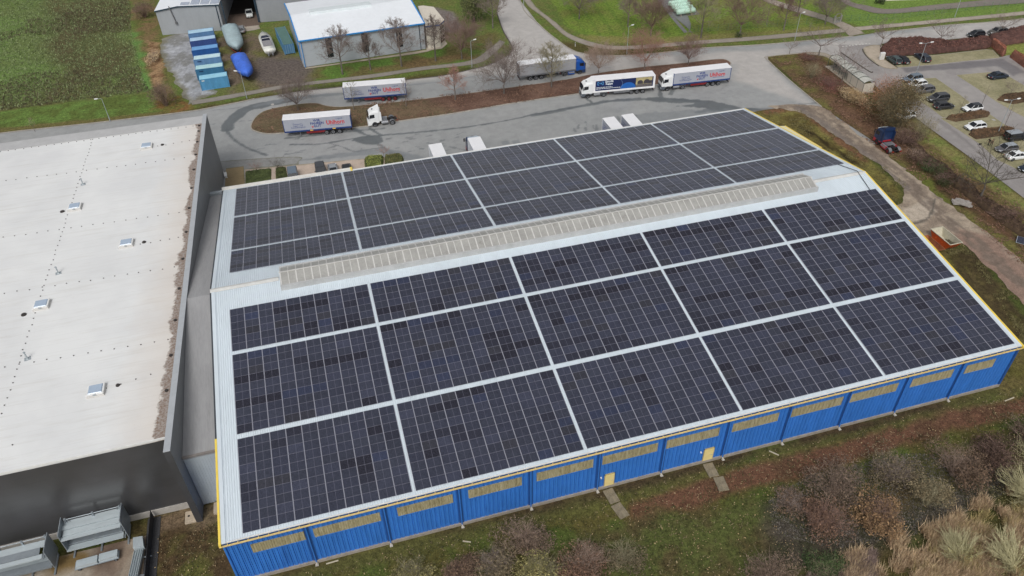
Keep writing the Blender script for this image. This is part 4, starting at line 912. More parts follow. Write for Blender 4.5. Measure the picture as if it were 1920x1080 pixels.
for (u,v),kd,pm,lab,hz in (((547.5,321),'van',P_sb,'pale blue-silver van parked nose to the blue warehouse',1.6),((599,309),'suv',P_gr,'dark grey people carrier beside two smaller cars behind the warehouse',1.6),((623,310.5),'conv',P_sv,'silver car between the grey people carrier and the black car',1.3),((650,312),'conv',P_bk,'black car of which only the far end shows above the roof edge',1.2)):
    x,y=G2(u,v,hz); car('parked_car',lab,'car',kd,pm,(x,y-.6,.04),-PI/2,GH)
x,y=G2(452,55,.6); car('parked_car','small silver hatchback on the apron before the dark open shed','car','hatch',P_sv,(x,y,.03),PI/2+.05)
x,y=G2(467,24,.8); car('pickup_truck','white pickup with a dark load bed standing inside the open shed','pickup','pickup',paintm('off_white',(206,210,208)),(x,y,.03),-PI/2+.03)

# ---- lettering
def text_mesh(body,size,mat,parent,loc,rot,extr=.004,sx=1.,shear=0.,bold=.0,name='lettering'):
    cu=bpy.data.curves.new(name,'FONT'); cu.body=body; cu.size=size; cu.extrude=extr; cu.shear=shear; cu.offset=bold; cu.space_line=.85; cu.resolution_u=2
    cu.align_x='CENTER'; cu.align_y='CENTER'
    tmp=bpy.data.objects.new(name,cu); COL.objects.link(tmp); bpy.context.view_layer.update()
    me=bpy.data.meshes.new_from_object(tmp.evaluated_get(bpy.context.evaluated_depsgraph_get())); me.name=name
    bpy.data.objects.remove(tmp)
    o=bpy.data.objects.new(name,me); me.materials.clear(); me.materials.append(mat); COL.objects.link(o); o.parent=parent; o.location=loc; o.rotation_euler=rot; o.scale=(sx,1,1); return o
m_red=M('print_red',C(196,40,44),.5,var=.03); m_bl=M('print_blue',C(48,66,128),.5,var=.03); m_curt=M('grey_curtain',C(164,168,178),.5,0,.4,.06,.5,stretch=(1,1,.3)); m_twhite=M('trailer_roof_white',C(230,230,232),.5,var=.05,scale=.4)
m_tblue=M('trailer_blue_frame',C(38,62,116),.5,var=.08); m_chas=M('chassis_dark',C(40,38,40),.7,var=.15); m_chred=M('chassis_red',C(124,34,38),.6,var=.12); m_steel2=M('chassis_steel',C(130,132,136),.5,.4)
m_yel2=M('label_yellow',C(232,190,84),.5)
def trailer(root,L=13.5,skin=None,skirt=None,uhl=True,low=m_chred,off=0.,wrim=None,wheels=True,frame=None):
    """box semi-trailer; +x forward, centred on local origin"""
    h=L/2; W=1.25; Z0,Z1=1.15,4.0; skin=skin or m_curt; skirt=skirt or m_tblue; frame=frame or skirt
    mb=MB(); mb.loft([[(off-h+.12,y,z) for y,z in ((-W+.03,Z0+.32),(W-.03,Z0+.32),(W-.03,Z1-.08),(-W+.03,Z1-.08))],[(off+h-.12,y,z) for y,z in ((-W+.03,Z0+.32),(W-.03,Z0+.32),(W-.03,Z1-.08),(-W+.03,Z1-.08))]]); mb.build('curtain_sides',skin,root)
    mb=MB(); mb.bbox(off-h,off+h,-W,W,Z1-.08,Z1+.03,.03); mb.build('roof',m_twhite,root)
    mb=MB(); mb.box(off+h-.12,off+h,-W,W,Z0,Z1-.08); mb.box(off-h,off-h+.12,-W,W,Z0,Z1-.08); mb.build('end_frames',frame,root)
    mb=MB(); mb.box(off-h+.121,off+h-.121,-W,W,Z0,Z0+.32); mb.build('side_board',skirt,root)
    mb=MB(); mb.box(off-h+.2,off+h-.4,-.5,-.3,.85,Z0-.002); mb.box(off-h+.2,off+h-.4,.3,.5,.85,Z0-.002); mb.box(off-h+.1,off-h+.25,-1.15,1.15,.5,.66); mb.box(off-h+.1,off-h+.25,-.4,-.3,.6,1.1); mb.box(off-h+.1,off-h+.25,.3,.4,.6,1.1); mb.build('chassis',m_chas,root)
    if wheels:
        for k in range(3):
            for s_ in(-1,1): wheel(root,off-h+2.6+k*1.31,s_*.98,.5,.42,wrim)
        for s_ in(-1,1):
            mb=MB(); mb.box(off-h+5.4,off-h+9.2,s_*1.12-.03,s_*1.12+.03,.62,1.05); mb.build('side_guard',low,root)
            mb=MB(); mb.box(off+h-3.1,off+h-2.95,s_*.9-.07,s_*.9+.07,.12,1.1); mb.box(off+h-3.2,off+h-2.85,s_*.9-.14,s_*.9+.14,.02,.11); mb.build('landing_leg',m_steel2,root)
    for s_ in(-1,1):
        mb=MB(); mb.box(off-h-.02,off-h,s_*.85-.2,s_*.85+.2,.72,.84); mb.build('tail_light',m_tail,root)
    if uhl:
        for s_ in (1,-1):
            rx=(PI/2,0,PI) if s_>0 else (PI/2,0,0); q=-s_      # reading direction along local x
            yy=s_*(W-.03+.006); ex_=lambda p:off+q*(p-h)
            # layout along reading direction p in 0..L
            text_mesh('Transport-,\nLager- und\nKontraktlogistik',.44,m_bl,root,(ex_(2.9),yy,2.5),rx)
            text_mesh('WIR\nFAHREN\nGUT',.72,m_bl,root,(ex_(6.7),yy,2.72),rx,bold=.022)
            st=MB(); cx=ex_(5.75)
            for a in range(5):
                an_=a*PI*2/5+.3; st.tube((cx,yy+s_*.004,2.02),(cx+.26*math.cos(an_),yy+s_*.004,2.02+.26*math.sin(an_)),.07,.03,4)
            st.build('printed_star',m_red,root)
            text_mesh('Uhlhorn',1.3,m_red,root,(ex_(10.35),yy,2.66),rx,sx=.84,bold=.03)
            text_mesh('Logistik',.44,m_bl,root,(ex_(11.2),yy,3.42),rx)
            mb=MB(); mb.box(min(ex_(9.3),ex_(12.0)),max(ex_(9.3),ex_(12.0)),yy-.004,yy+.004,2.02,2.09); mb.build('printed_line',m_bl,root)
def tractor(root,paint,low=None,fx=0.,deflect=True,red=None,tank=True,rim=None,roofband=None,high=True,cap=None):
    """truck tractor; fx = local x of front axle, +x forward"""
    low=low or paint; W=1.22; zr=3.45 if high else 3.1; xf=fx+1.38; xb_=fx-.92
    def sec(x,z0,z1,hw): return [(x,-hw,z0),(x,-hw,z1-.25),(x,-hw*.9,z1),(x,hw*.9,z1),(x,hw,z1-.25),(x,hw,z0)]
    mb=MB(); mb.loft([sec(xb_,1.0,zr-.1,W),sec(xb_+.3,1.0,zr,W),sec(fx+.5,1.0,zr-.12,W),sec(fx+1.0,1.0,zr-.5,W*.97),sec(xf-.06,1.0,2.15,W*.93),sec(xf,1.0,1.9,W*.9)]); cab=mb.build('cab',paint,root)
    mb=MB(); mb.loft([sec(fx-.95,.95,1.3,W+.005),sec(fx+.9,.42,1.3,W+.01),sec(xf-.02,.4,1.32,W*.94),sec(xf+.05,.45,1.28,W*.86)]); mb.build('bumper',low,root)
    mb=MB(); mb.faces([(fx+1.05,-W*.86,zr-.55),(fx+1.05,W*.86,zr-.55),(xf+.01,W*.86,1.98),(xf+.01,-W*.86,1.98),(fx+1.0,-W*.86,zr-.62),(fx+1.0,W*.86,zr-.62),(xf-.07,W*.86,1.98),(xf-.07,-W*.86,1.98)],[(0,1,2,3),(7,6,5,4),(0,4,5,1),(1,5,6,2),(2,6,7,3),(3,7,4,0)]); mb.build('windscreen',m_glass,root)
    for s_ in(-1,1):
        y=s_*(W+.003); y2=s_*(W-.05)
        P=[(fx-.1,2.05),(fx+.95,1.95),(fx+.85,2.75),(fx-.1,2.78)]
        mb=MB(); mb.loft([[(x,y2,z) for x,z in P],[(x,y,z) for x,z in P]] if s_>0 else [[(x,y,z) for x,z in P],[(x,y2,z) for x,z in P]]); mb.build('side_window',m_glass,root)
        mb=MB(); mb.bbox(fx+1.1,fx+1.25,s_*1.42-.12,s_*1.42+.12,2.05,2.75,.03); mb.tube((fx+1.1,s_*1.2,2.7),(fx+1.15,s_*1.4,2.6),.03); mb.build('mirror',m_blk,root)
        mb=MB(); mb.bbox(xf-.02,xf+.08,s_*.85-.2,s_*.85+.2,.62,.82,.02); mb.build('headlight',m_head,root)
        if deflect:
            mb=MB(); mb.loft([[(xb_,s_*(W-.1),1.1),(xb_-.55,s_*(W-.02),1.2),(xb_-.55,s_*(W-.02),zr-.3),(xb_,s_*(W-.1),zr-.1)],[(xb_,s_*(W-.16),1.1),(xb_-.55,s_*(W-.08),1.2),(xb_-.55,s_*(W-.08),zr-.3),(xb_,s_*(W-.16),zr-.1)]][::(1 if s_<0 else -1)]); mb.build('side_fairing',paint,root)
        for x in (fx,): wheel(root,x,s_*1.03,.5,.32,rim)
        wheel(root,fx-3.6,s_*.96,.5,.56,rim)
        mb=MB(); mb.loft([[(fx+(.62)*math.cos(a*PI/8),yy,.5+.62*math.sin(a*PI/8)) for a in range(9)] for yy in ((s_*.9,s_*(W+.014)) if s_>0 else (s_*(W+.014),s_*.9))]); mb.build('wheel_arch',m_blk,root)
        mb=MB(); mb.loft([[(fx-3.6+.62*math.cos(a*PI/8+0.),yy,.52+.6*math.sin(a*PI/8)) for a in range(9)]+[(fx-3.6+.57*math.cos(a*PI/8),yy,.52+.55*math.sin(a*PI/8)) for a in range(8,-1,-1)] for yy in ((s_*.66,s_*1.26) if s_>0 else (s_*1.26,s_*.66))]); mb.build('mudguard',m_steel2,root)
        if tank:
            mb=MB(); mb.tube((fx-1.35,s_*.95,.72),(fx-2.75,s_*.95,.72),.34,.34,12); mb.build('fuel_tank',m_rim,root)
            mb=MB(); mb.box(fx-2.85,fx-1.3,s_*1.05-.18,s_*1.05+.18,.32,.98) if red else None
            if red: mb.build('side_skirt',red,root)
    mb=MB(); mb.box(fx-4.6,xb_-.05,-.46,-.36,.75,1.0); mb.box(fx-4.6,xb_-.05,.36,.46,.75,1.0); 
    for q in (-1.2,-2.2,-3.1,-4.5): mb.box(fx+q-.08,fx+q+.08,-.36,.36,.78,.96)
    mb.build('chassis',m_chas,root)
    mb=MB(); mb.box(fx-2.6,fx-1.3,-.7,.7,1.0,1.05); mb.build('catwalk',m_steel2,root)
    mb=MB(); mb.prism([(fx-3.5+.5*math.cos(a*PI/7),.45*math.sin(a*PI/7)) for a in range(14)],1.02,1.14); mb.build('fifth_wheel',m_blk,root)
    for s_ in(-1,1):
        mb=MB(); mb.box(fx-4.72,fx-4.62,s_*.8-.2,s_*.8+.2,.7,.86); mb.build('tail_light',m_tail,root)
    if high:
        mb=MB(); mb.loft([[(fx+.55,-.9,zr-.13),(fx+.55,.9,zr-.13),(fx+.55,.9,zr-.1),(fx+.55,-.9,zr-.1)],[(xb_-.02,-1.1,zr-.1),(xb_-.02,1.1,zr-.1),(xb_-.02,1.0,zr+.48),(xb_-.02,-1.0,zr+.48)],[(xb_-.25,-1.12,zr-.1),(xb_-.25,1.12,zr-.1),(xb_-.25,1.02,zr+.5),(xb_-.25,-1.02,zr+.5)]]); mb.build('roof_deflector',cap or paint,root)
    mb=MB(); mb.bbox(fx-.1,fx+.3,-.25,.25,zr-.08,zr+.0,.02) if not high else mb.bbox(fx-.05,fx+.35,-.28,.28,zr-.06,zr+.1,.02); mb.build('roof_hatch',m_glass if not high else m_steel2,root)
    if roofband:
        mb=MB(); mb.box(fx+.93,fx+1.02,-1.0,1.0,zr-.5,zr-.3); mb.build('roof_visor',roofband,root)
P_bt=paintm('truck_blue',(30,84,166)); P_db=paintm('truck_dark_blue',(32,52,88)); P_tr=paintm('truck_red',(168,44,52)); P_lg=paintm('truck_grey_lower',(84,90,98),.5)
t=thing('semi_trailer','lettered grey trailer standing alone at the kerb beside the white tractor unit','trailer',(17.1,98.3,.01),rad(172.6)); trailer(t)
for s_ in (1,):
    for p in (5.4,9.9):
        mb=MB(); x=-(p-6.75); mb.box(x-.3,x+.3,1.252,1.262,1.2,1.42); mb.build('warning_label',m_yel2,t)
t=thing('semi_trailer','lettered grey trailer on the far lane behind two thin bare trees','trailer',(30.45,109.95,.01),rad(172.2)); trailer(t,wrim=m_rimr)
# white tractor alone
a=Vector(G2(704,237.7)); b=Vector(G2(735.6,233.6)); d=(a-b).normalized(); n=Vector((-d.y,d.x)); n=-n if n.y<0 else n
c=(a+n*1.1); t=thing('tractor_unit','white truck tractor unit without a trailer parked at the island kerb','truck',(c.x,c.y,.01),math.atan2(d.y,d.x)); tractor(t,P_wh)
# blue tractor with red lower body
a=Vector(G2(1643,271)); b=Vector(G2(1666,290)); d=(a-b).normalized(); n=Vector((d.y,-d.x))
c=a+n*1.1; t=thing('tractor_unit','dark blue truck tractor unit with red lower body parked beside the dirt track','truck',(c.x,c.y,.04),math.atan2(d.y,d.x)); tractor(t,P_db,P_tr,red=P_tr,rim=m_rimr,roofband=M('visor_white',C(196,204,204)))
# articulated trucks
def artic(label,tc,ang,fxw,**k):
    t=thing('articulated_truck',label,'truck',(tc[0],tc[1],.01),rad(ang)); return t
t=artic('white truck with grey lettered trailer, right one of the nose-to-tail pair',(100.8,94.7),175.8,0); trailer(t); tractor(t,P_wh,P_lg,fx=7.9,tank=True)
t=artic('white truck with a dark blue printed box trailer, left one of the nose-to-tail pair',(83.0,96.4),173.6,0)
m_sk=M('print_navy',C(28,42,88),.4,var=.05); trailer(t,L=14.0,skin=M('box_white',C(232,232,232),.4,var=.03),skirt=M('box_white',C(232,232,232)),uhl=False,low=m_steel2); tractor(t,P_wh,P_lg,fx=8.05)
yy=1.25-.03+.008
def sgn(p): return 7.0-p   # reading left to right on the side towards the camera
mb=MB(); mb.box(sgn(13.55),sgn(.55),1.225,yy,1.56,3.82); mb.build('printed_panel',m_sk,t)
mb=MB(); mb.box(sgn(13.3),sgn(9.6),yy+.001,yy+.006,1.6,3.78); pp=mb.build('printed_photo',M('print_paper_tan',C(176,164,120),.5,var=.25,scale=1.2),t)
for cx,rr in ((10.6,.62),(12.1,.72),(13.05,.4)):
    mb=MB(); mb.prism([(0,0)]*3,0,0) if False else None
    P=[(sgn(cx)+rr*math.cos(a*PI/10),2.62+rr*.95*math.sin(a*PI/10)) for a in range(11)]+[(sgn(cx)-rr,2.3),(sgn(cx)+rr,2.3)]
    P=[(x if abs(x)<6.35 else math.copysign(6.35,x),z) for x,z in P]
    mb.loft([[(x,yy+.007,z) for x,z in P],[(x,yy+.012,z) for x,z in P]]); mb.build('printed_tube',M('print_dark_grey',C(70,66,72),.5,var=.1),t)
mb=MB(); mb.box(sgn(13.3),sgn(9.6),yy+.013,yy+.017,1.6,2.25); mb.build('printed_strip',M('print_mid_grey',C(104,98,98),.5,var=.3,scale=2),t)
P=[(sgn(7.9)+1.75*math.cos(a*PI/14),1.58+1.35*math.sin(a*PI/14)) for a in range(15)]
mb=MB(); mb.loft([[(x,yy+.001,z) for x,z in P],[(x,yy+.005,z) for x,z in P]]); mb.build('printed_disc',M('print_bright_blue',C(36,98,176),.4),t)
mb=MB(); arc=[(sgn(6.5)+.35-.45*math.sin(PI*k/10),yy+.008,1.6+2.18*k/10) for k in range(11)]; mb.path(arc,.022,4); mb.build('printed_arc',M('print_pale_blue',C(140,170,210),.5),t)
m_pw=M('print_white',C(226,232,238),.5); text_mesh('Smurfit\nKappa',.62,m_pw,t,(sgn(3.6),yy+.003,3.25),(PI/2,0,PI),bold=.02)
m_lb=M('print_light_blue',C(96,170,226),.5)
mb=MB()
for cx,s_ in ((1.05,1),(2.25,-1)):
    x=sgn(cx); mb.box(min(x,x-.0)-.05,x+.05,yy+.001,yy+.006,2.85,3.6)
    for z in (2.85,3.5): x2=x-s_*.28; mb.box(min(x,x2),max(x,x2),yy+.0015,yy+.0065,z,z+.1)
mb.build('printed_bracket',m_lb,t)
mb=MB(); mb.path([(sgn(1.35),yy+.004,3.22),(sgn(1.95),yy+.004,3.22),(sgn(1.7),yy+.004,3.4)],.045,4); mb.path([(sgn(1.95),yy+.004,3.22),(sgn(1.7),yy+.004,3.06)],.045,4); mb.build('printed_arrow',m_lb,t)
for z,l in ((2.22,3.6),(1.92,5.4)):
    mb=MB(); x=.75
    rs=random.Random(int(z*10))
    while x<.75+l:
        w_=rs.uniform(.25,.6); mb.box(sgn(min(x+w_,.75+l)),sgn(x),yy+.001,yy+.005,z,z+.12); x+=w_+.09
    mb.build('printed_small_line',m_pw,t)
t=artic('blue truck with a plain grey curtain trailer on the far lane by the road junction','x',0,0) if False else thing('articulated_truck','blue truck with a plain grey curtain trailer on the far lane by the road junction','truck',(69.8,109.8,.01),rad(-1.2))
trailer(t,skin=M('plain_grey_curtain',C(160,162,166),.5,0,.4,.08,.5),skirt=m_steel2,uhl=False,low=m_chas,frame=m_steel2); tractor(t,P_bt,paintm('truck_blue_low',(44,62,96)),fx=7.75,red=P_bt)
# vehicles docked behind the hall
GD='white boxes docked at the back of the warehouse'
def docked(x0,x1,yf,lab,L=9.6,**k):
    t=thing('semi_trailer' if not k.get('cab') else 'articulated_truck',lab,'trailer' if not k.get('cab') else 'truck',((x0+x1)/2,yf-L/2,.01),PI/2,GD)
    trailer(t,L=L,uhl=False,skin=k.get('skin',M('box_offwhite',C(206,210,214))),skirt=m_tblue,frame=m_twhite)
    if k.get('cab'): tractor(t,P_db,P_tr,fx=L/2+1.25,red=P_tr,deflect=False,cap=paintm('pale_blue_roof',(178,192,204)))
    if k.get('txt'):
        text_mesh('WIR\nFAHREN\nGUT',.72,m_bl,t,(.2,1.226,2.7),(PI/2,0,PI),bold=.022); text_mesh('Transport-,\nLager- und\nKontraktlogistik',.5,m_bl,t,(3.,1.226,2.6),(PI/2,0,PI))
docked(36.35,38.8,79.1,'white-roofed trailer docked alone left of the blue and red truck')
docked(44.0,46.4,79.3,'blue and red truck with a white-roofed box docked behind the warehouse',cab=True,L=9.8)
docked(71.4,73.85,79.1,'left one of two close white-roofed trailers docked side by side',txt=True,skin=m_curt)
docked(75.5,77.9,79.2,'right one of two close white-roofed trailers docked side by side',txt=True,skin=m_curt)
# ================================================================ FAR BUILDINGS
m_lg=M('light_grey_cladding',C(158,162,166),.5,0,.4,.06,.4,stretch=(1,1,.3)); m_wroof=M('white_far_roof',C(226,230,234),.5,var=.04,scale=.2); m_btrim=M('bright_blue_trim',C(44,136,206),.5,var=.05); m_dtrim=M('dark_blue_trim',C(44,62,76),.5)
m_dglass=M('dark_window_glass',C(40,42,48),.15,0,.6,.2,.8)
def V3(u,v,z): return Vector(G(u,v,z))
# A: pale shed with rooftop panels
A=thing('shed','pale grey gabled shed with four small solar panels on its roof, behind the blue containers','shed')
a0=Vector((-17.55,165.6,0)); ax=Vector((-2.0,164.0,0))-a0; aL=ax.length; ax.normalize(); ay=Vector((-ax.y,ax.x,0)); D2=34
def AP(s_,d_,z): p=a0+ax*s_+ay*d_; return (p.x,p.y,z)
def roofz(s_): return 6.3+ (s_/5.6)*.8 if s_<5.6 else 7.1-.35*(s_-5.6)/(aL-5.6)
secw=[(0,0),(aL,0),(aL,roofz(aL)-.1),(5.6,7.0),(0,6.2)]
mb=MB(); mb.loft([[AP(s_,0,z) for s_,z in secw],[AP(s_,D2,z) for s_,z in secw]]); mb.build('wall',m_lg,A)
secr=[(-.25,6.22),(5.6,7.02),(aL+.25,roofz(aL)-.08),(aL+.25,roofz(aL)+.06),(5.6,7.16),(-.25,6.36)]
mb=MB(); mb.loft([[AP(s_,-.2,z) for s_,z in secr],[AP(s_,D2,z) for s_,z in secr]]); mb.build('roof',m_wroof,A)
secr=[(-.25,6.1),(5.6,6.9),(aL+.25,roofz(aL)-.2),(aL+.25,roofz(aL)+.08),(5.6,7.18),(-.25,6.38)]
mb=MB(); mb.loft([[AP(s_,-.3,z) for s_,z in secr],[AP(s_,-.21,z) for s_,z in secr]]); mb.build('verge_trim',m_dtrim,A)
mb=MB(); mb.tube(AP(aL-.6,-.12,0),AP(aL-.6,-.12,6.5),.12); mb.build('downpipe',m_dtrim,A)
mb=MB(); mb.tube(AP(4.3,-.25,3.1),AP(3.6,-.25,7.3),.14); mb.tube(AP(4.3,-.25,2.7),AP(4.3,-.25,3.3),.3); mb.build('flue_pipe',M('dull_pipe',C(110,110,112),.5),A)
for k in range(4):
    s0=6.3+k*2.45; mb=MB(); q=[(s0,.5),(s0+2.1,.5),(s0+2.1,6.4),(s0,6.4)]
    if k==0: q=[(s0,.5),(s0+2.1,.5),(s0+2.1,2.4),(s0,2.4)]
    mb.loft([[AP(s_,d_,roofz(s_)+.12) for s_,d_ in q],[AP(s_,d_,roofz(s_)+.2) for s_,d_ in q]]); mb.build('roof_panel',M('roof_panel_grey',C(164,172,186),.25),A)
# open shed between A and B
O_=thing('open_shed','dark open-fronted shed between the pale shed and the grey building','shed')
mb=MB(); p=Vector(AP(aL+.3,0,0)); 
mb.loft([[(-1.6,176,0),(-1.3,176,0),(-1.3,176,7.3),(-1.6,176,7.3)],[(-1.2,202,0),(-.9,202,0),(-.9,202,7.3),(-1.2,202,7.3)]]); mb.box(-1.2,9,201.7,202,0,7.3); mb.build('wall',m_lg,O_)
mb=MB(); mb.box(-1.9,7.,168.6,202,7.3,7.6); mb.build('roof',m_wroof,O_)  # front edge, out of view, brought forward to darken the shed inside
mb=MB(); mb.box(-1.3,8.,170,201.6,0,.028); mb.build('floor',M('shed_floor_shaded',C(50,44,40),.9,var=.2),O_)  # floor colour darkened to carry the deep shade inside the shed
mb=MB(); mb.box(-1.25,-1.0,164.6,164.9,0,7.3); mb.box(6.85,7.15,167,167.3,0,7.3) ; mb.build('post',m_dtrim,O_)
mb=MB(); mb.box(-1.3,7.2,164.8,175.4,.02,.03); mb.build('entrance_floor',M('shed_entrance',C(104,90,80),.9,var=.2),O_)
# B grey building
B=thing('grey_building','plain grey flat-fronted building behind the white motor boat','building')
mb=MB(); mb.loft([[(7.25,166.9,0),(36,163.6,0),(38,195,0),(8.6,198,0)],[(7.25,166.9,6.1),(36,163.6,6.1),(38,195,6.1),(8.6,198,6.1)]]); mb.build('wall',M('mid_grey_cladding',C(146,149,154),.5,0,.4,.06,.4),B)
mb=MB(); mb.loft([[(7.1,166.7,6.1),(36.2,163.4,6.1),(38.2,195,6.1),(8.5,198,6.1)],[(7.1,166.7,6.35),(36.2,163.4,6.35),(38.2,195,6.35),(8.5,198,6.35)]]); mb.build('roof',m_dtrim,B)
mb=MB(); mb.tube((7.3,166.75,0),(7.3,166.75,6.),.1); mb.build('downpipe',m_dtrim,B)
# C blue-edged hall
Hc=thing('hall','light grey hall with a white roof edged in bright blue','hall')
c0=Vector((16.45,132.9,0)); cx_=Vector((46.4,134.7,0))-c0; cL=cx_.length; cx_.normalize(); cy_=Vector((-cx_.y,cx_.x,0)); CD=26.5
def CP(s_,d_,z): p=c0+cx_*s_+cy_*d_; return (p.x,p.y,z)
sec=[(0,0),(CD,0),(CD,6.5),(CD/2,7.9),(0,6.5)]
mb=MB(); mb.loft([[CP(0,d_,z) for d_,z in sec],[CP(cL,d_,z) for d_,z in sec]]); mb.build('wall',M('hall_cladding',C(170,176,182),.5,0,.4,.05,.4,stretch=(1,1,4)),Hc)
sec=[(-.35,6.46),(CD/2,7.95),(CD+.3,6.46),(CD+.3,6.6),(CD/2,8.1),(-.35,6.6)]
mb=MB(); mb.loft([[CP(-.05,d_,z) for d_,z in sec],[CP(cL+.05,d_,z) for d_,z in sec]]); mb.build('roof',m_wroof,Hc)
sec2=[(-.45,6.36),(CD/2,7.85),(CD+.4,6.36),(CD+.4,6.68),(CD/2,8.18),(-.45,6.68)]
for s_ in (-.32,cL+.07):
    mb=MB(); mb.loft([[CP(s_,d_,z) for d_,z in sec2],[CP(s_+.25,d_,z) for d_,z in sec2]]); mb.build('verge_trim',m_btrim,Hc)
mb=MB(); mb.loft([[CP(s_,-.52,6.3),CP(s_,-.36,6.3),CP(s_,-.36,6.62),CP(s_,-.52,6.62)] if False else [CP(s_,-.56,6.34),CP(s_,-.36,6.34),CP(s_,-.36,6.62),CP(s_,-.56,6.62)] for s_ in (-.06,cL+.06)]); mb.build('gutter',m_btrim,Hc)
mb=MB(); z0=8.12; mb.loft([[CP(4.5,CD/2-1.4,7.95),CP(20.,CD/2-1.4,7.95),CP(20.,CD/2+1.4,7.95),CP(4.5,CD/2+1.4,7.95)],[CP(4.7,CD/2-1.2,8.5),CP(19.8,CD/2-1.2,8.5),CP(19.8,CD/2+1.2,8.5),CP(4.7,CD/2+1.2,8.5)]]); mb.build('skylight',M('pale_skylight',C(206,214,216),.4,var=.06,scale=.6),Hc)
for s_ in (6.0,14.6,23.0):
    mb=MB(); q=[(s_,-.04),(s_+1.45,-.04),(s_+1.45,.05),(s_,.05)]; mb.loft([[CP(a_,b_,1.5) for a_,b_ in q],[CP(a_,b_,6.3) for a_,b_ in q]]); w_=mb.build('window',m_dglass,Hc)
    mb=MB()
    for z in (1.5,2.7,3.9,5.1,6.28): mb.loft([[CP(a_,b_,z-.04) for a_,b_ in [(s_-.04,-.08),(s_+1.49,-.08),(s_+1.49,-.045),(s_-.04,-.045)]],[CP(a_,b_,z+.04) for a_,b_ in [(s_-.04,-.08),(s_+1.49,-.08),(s_+1.49,-.045),(s_-.04,-.045)]]])
    mb.build('frame',M('window_frame_dark',C(70,66,66),.5),w_)
for s_ in (.35,cL-1.2): mb=MB(); mb.tube(CP(s_,-.15,.0),CP(s_,-.15,6.4),.09); mb.build('downpipe',m_dtrim if s_>1 else m_btrim,Hc)
mb=MB(); q=[(-.06,4.),(.02,4.),(.02,7.5),(-.06,7.5)]; mb.loft([[CP(a_,b_,0.05) for a_,b_ in q],[CP(a_,b_,3.6) for a_,b_ in q]]); mb.build('door',m_btrim,Hc)
# D annex
An=thing('office_annex','cream six-sided two-storey office annex at the right end of the blue-edged hall','annex')
zt_=6.0; rp=[V3(*p,zt_).xy for p in ((798,47),(823,44),(832,36.5),(813,13.5),(794,11),(784,12))]
mb=MB(); mb.prism([tuple(p) for p in rp],0,zt_-.5); mb.build('wall',M('cream_render',C(206,200,188),.7,var=.08),An)
ctr=sum(rp,Vector((0,0)))/6
big=[tuple(ctr+(p-ctr)*1.04) for p in rp]
mb=MB(); mb.prism(big,zt_-.49,zt_-.1); mb.build('fascia',M('blue_fascia',C(64,96,150),.5,var=.1),An)
mb=MB(); mb.loft([[(x,y,zt_-.099) for x,y in [tuple(ctr+(p-ctr)*1.05) for p in rp]],[(ctr.x+(x-ctr.x)*.98,ctr.y+(y-ctr.y)*.98,zt_+.06) for x,y in big]]); mb.build('roof',M('cream_roof',C(206,198,184),.7,var=.08),An)
p0,p1=rp[1],rp[2]; dd=(p1-p0).normalized(); nn=Vector((dd.y,-dd.x)); 
for z0,z1 in ((.9,2.5),(3.3,4.9)):
    for f0 in (.12,.55):
        q0=p0+(p1-p0)*f0; q1=p0+(p1-p0)*(f0+.33); mb=MB(); mb.loft([[(*(q0-nn*.05),z),(*(q1-nn*.05),z),(*(q1+nn*.04),z),(*(q0+nn*.04),z)] for z in (z0,z1)]); w_=mb.build('window',m_dglass,An)
        mb=MB(); mb.loft([[(*(q0+nn*.045),z),(*(q1+nn*.045),z),(*(q1+nn*.09),z),(*(q0+nn*.09),z)] for z in ((z0+z1)/2-.05,(z0+z1)/2+.05)]); mb.build('frame',m_white,w_)
mb=MB(); mb.prism([tuple(ctr+(p-ctr)*1.14) for p in rp],0,.09); struct(mb.build('annex_paving',M('annex_paving',C(178,168,154),.8)))
# E white building at the top edge
W_=thing('white_building','white low building cut off by the top edge of the picture beyond the curved track','building')
q=[V3(*p,0).xy for p in ((1655,2),(1762,-2),(1765,-40),(1650,-40))]
mb=MB(); mb.prism([tuple(p) for p in q],0,2.4); mb.build('wall',M('cream_render',C(206,200,188)),W_)
mb=MB(); c2=sum(q,Vector((0,0)))/4; mb.prism([tuple(c2+(p-c2)*1.04) for p in q],2.4,2.6); mb.build('roof',m_wroof,W_)

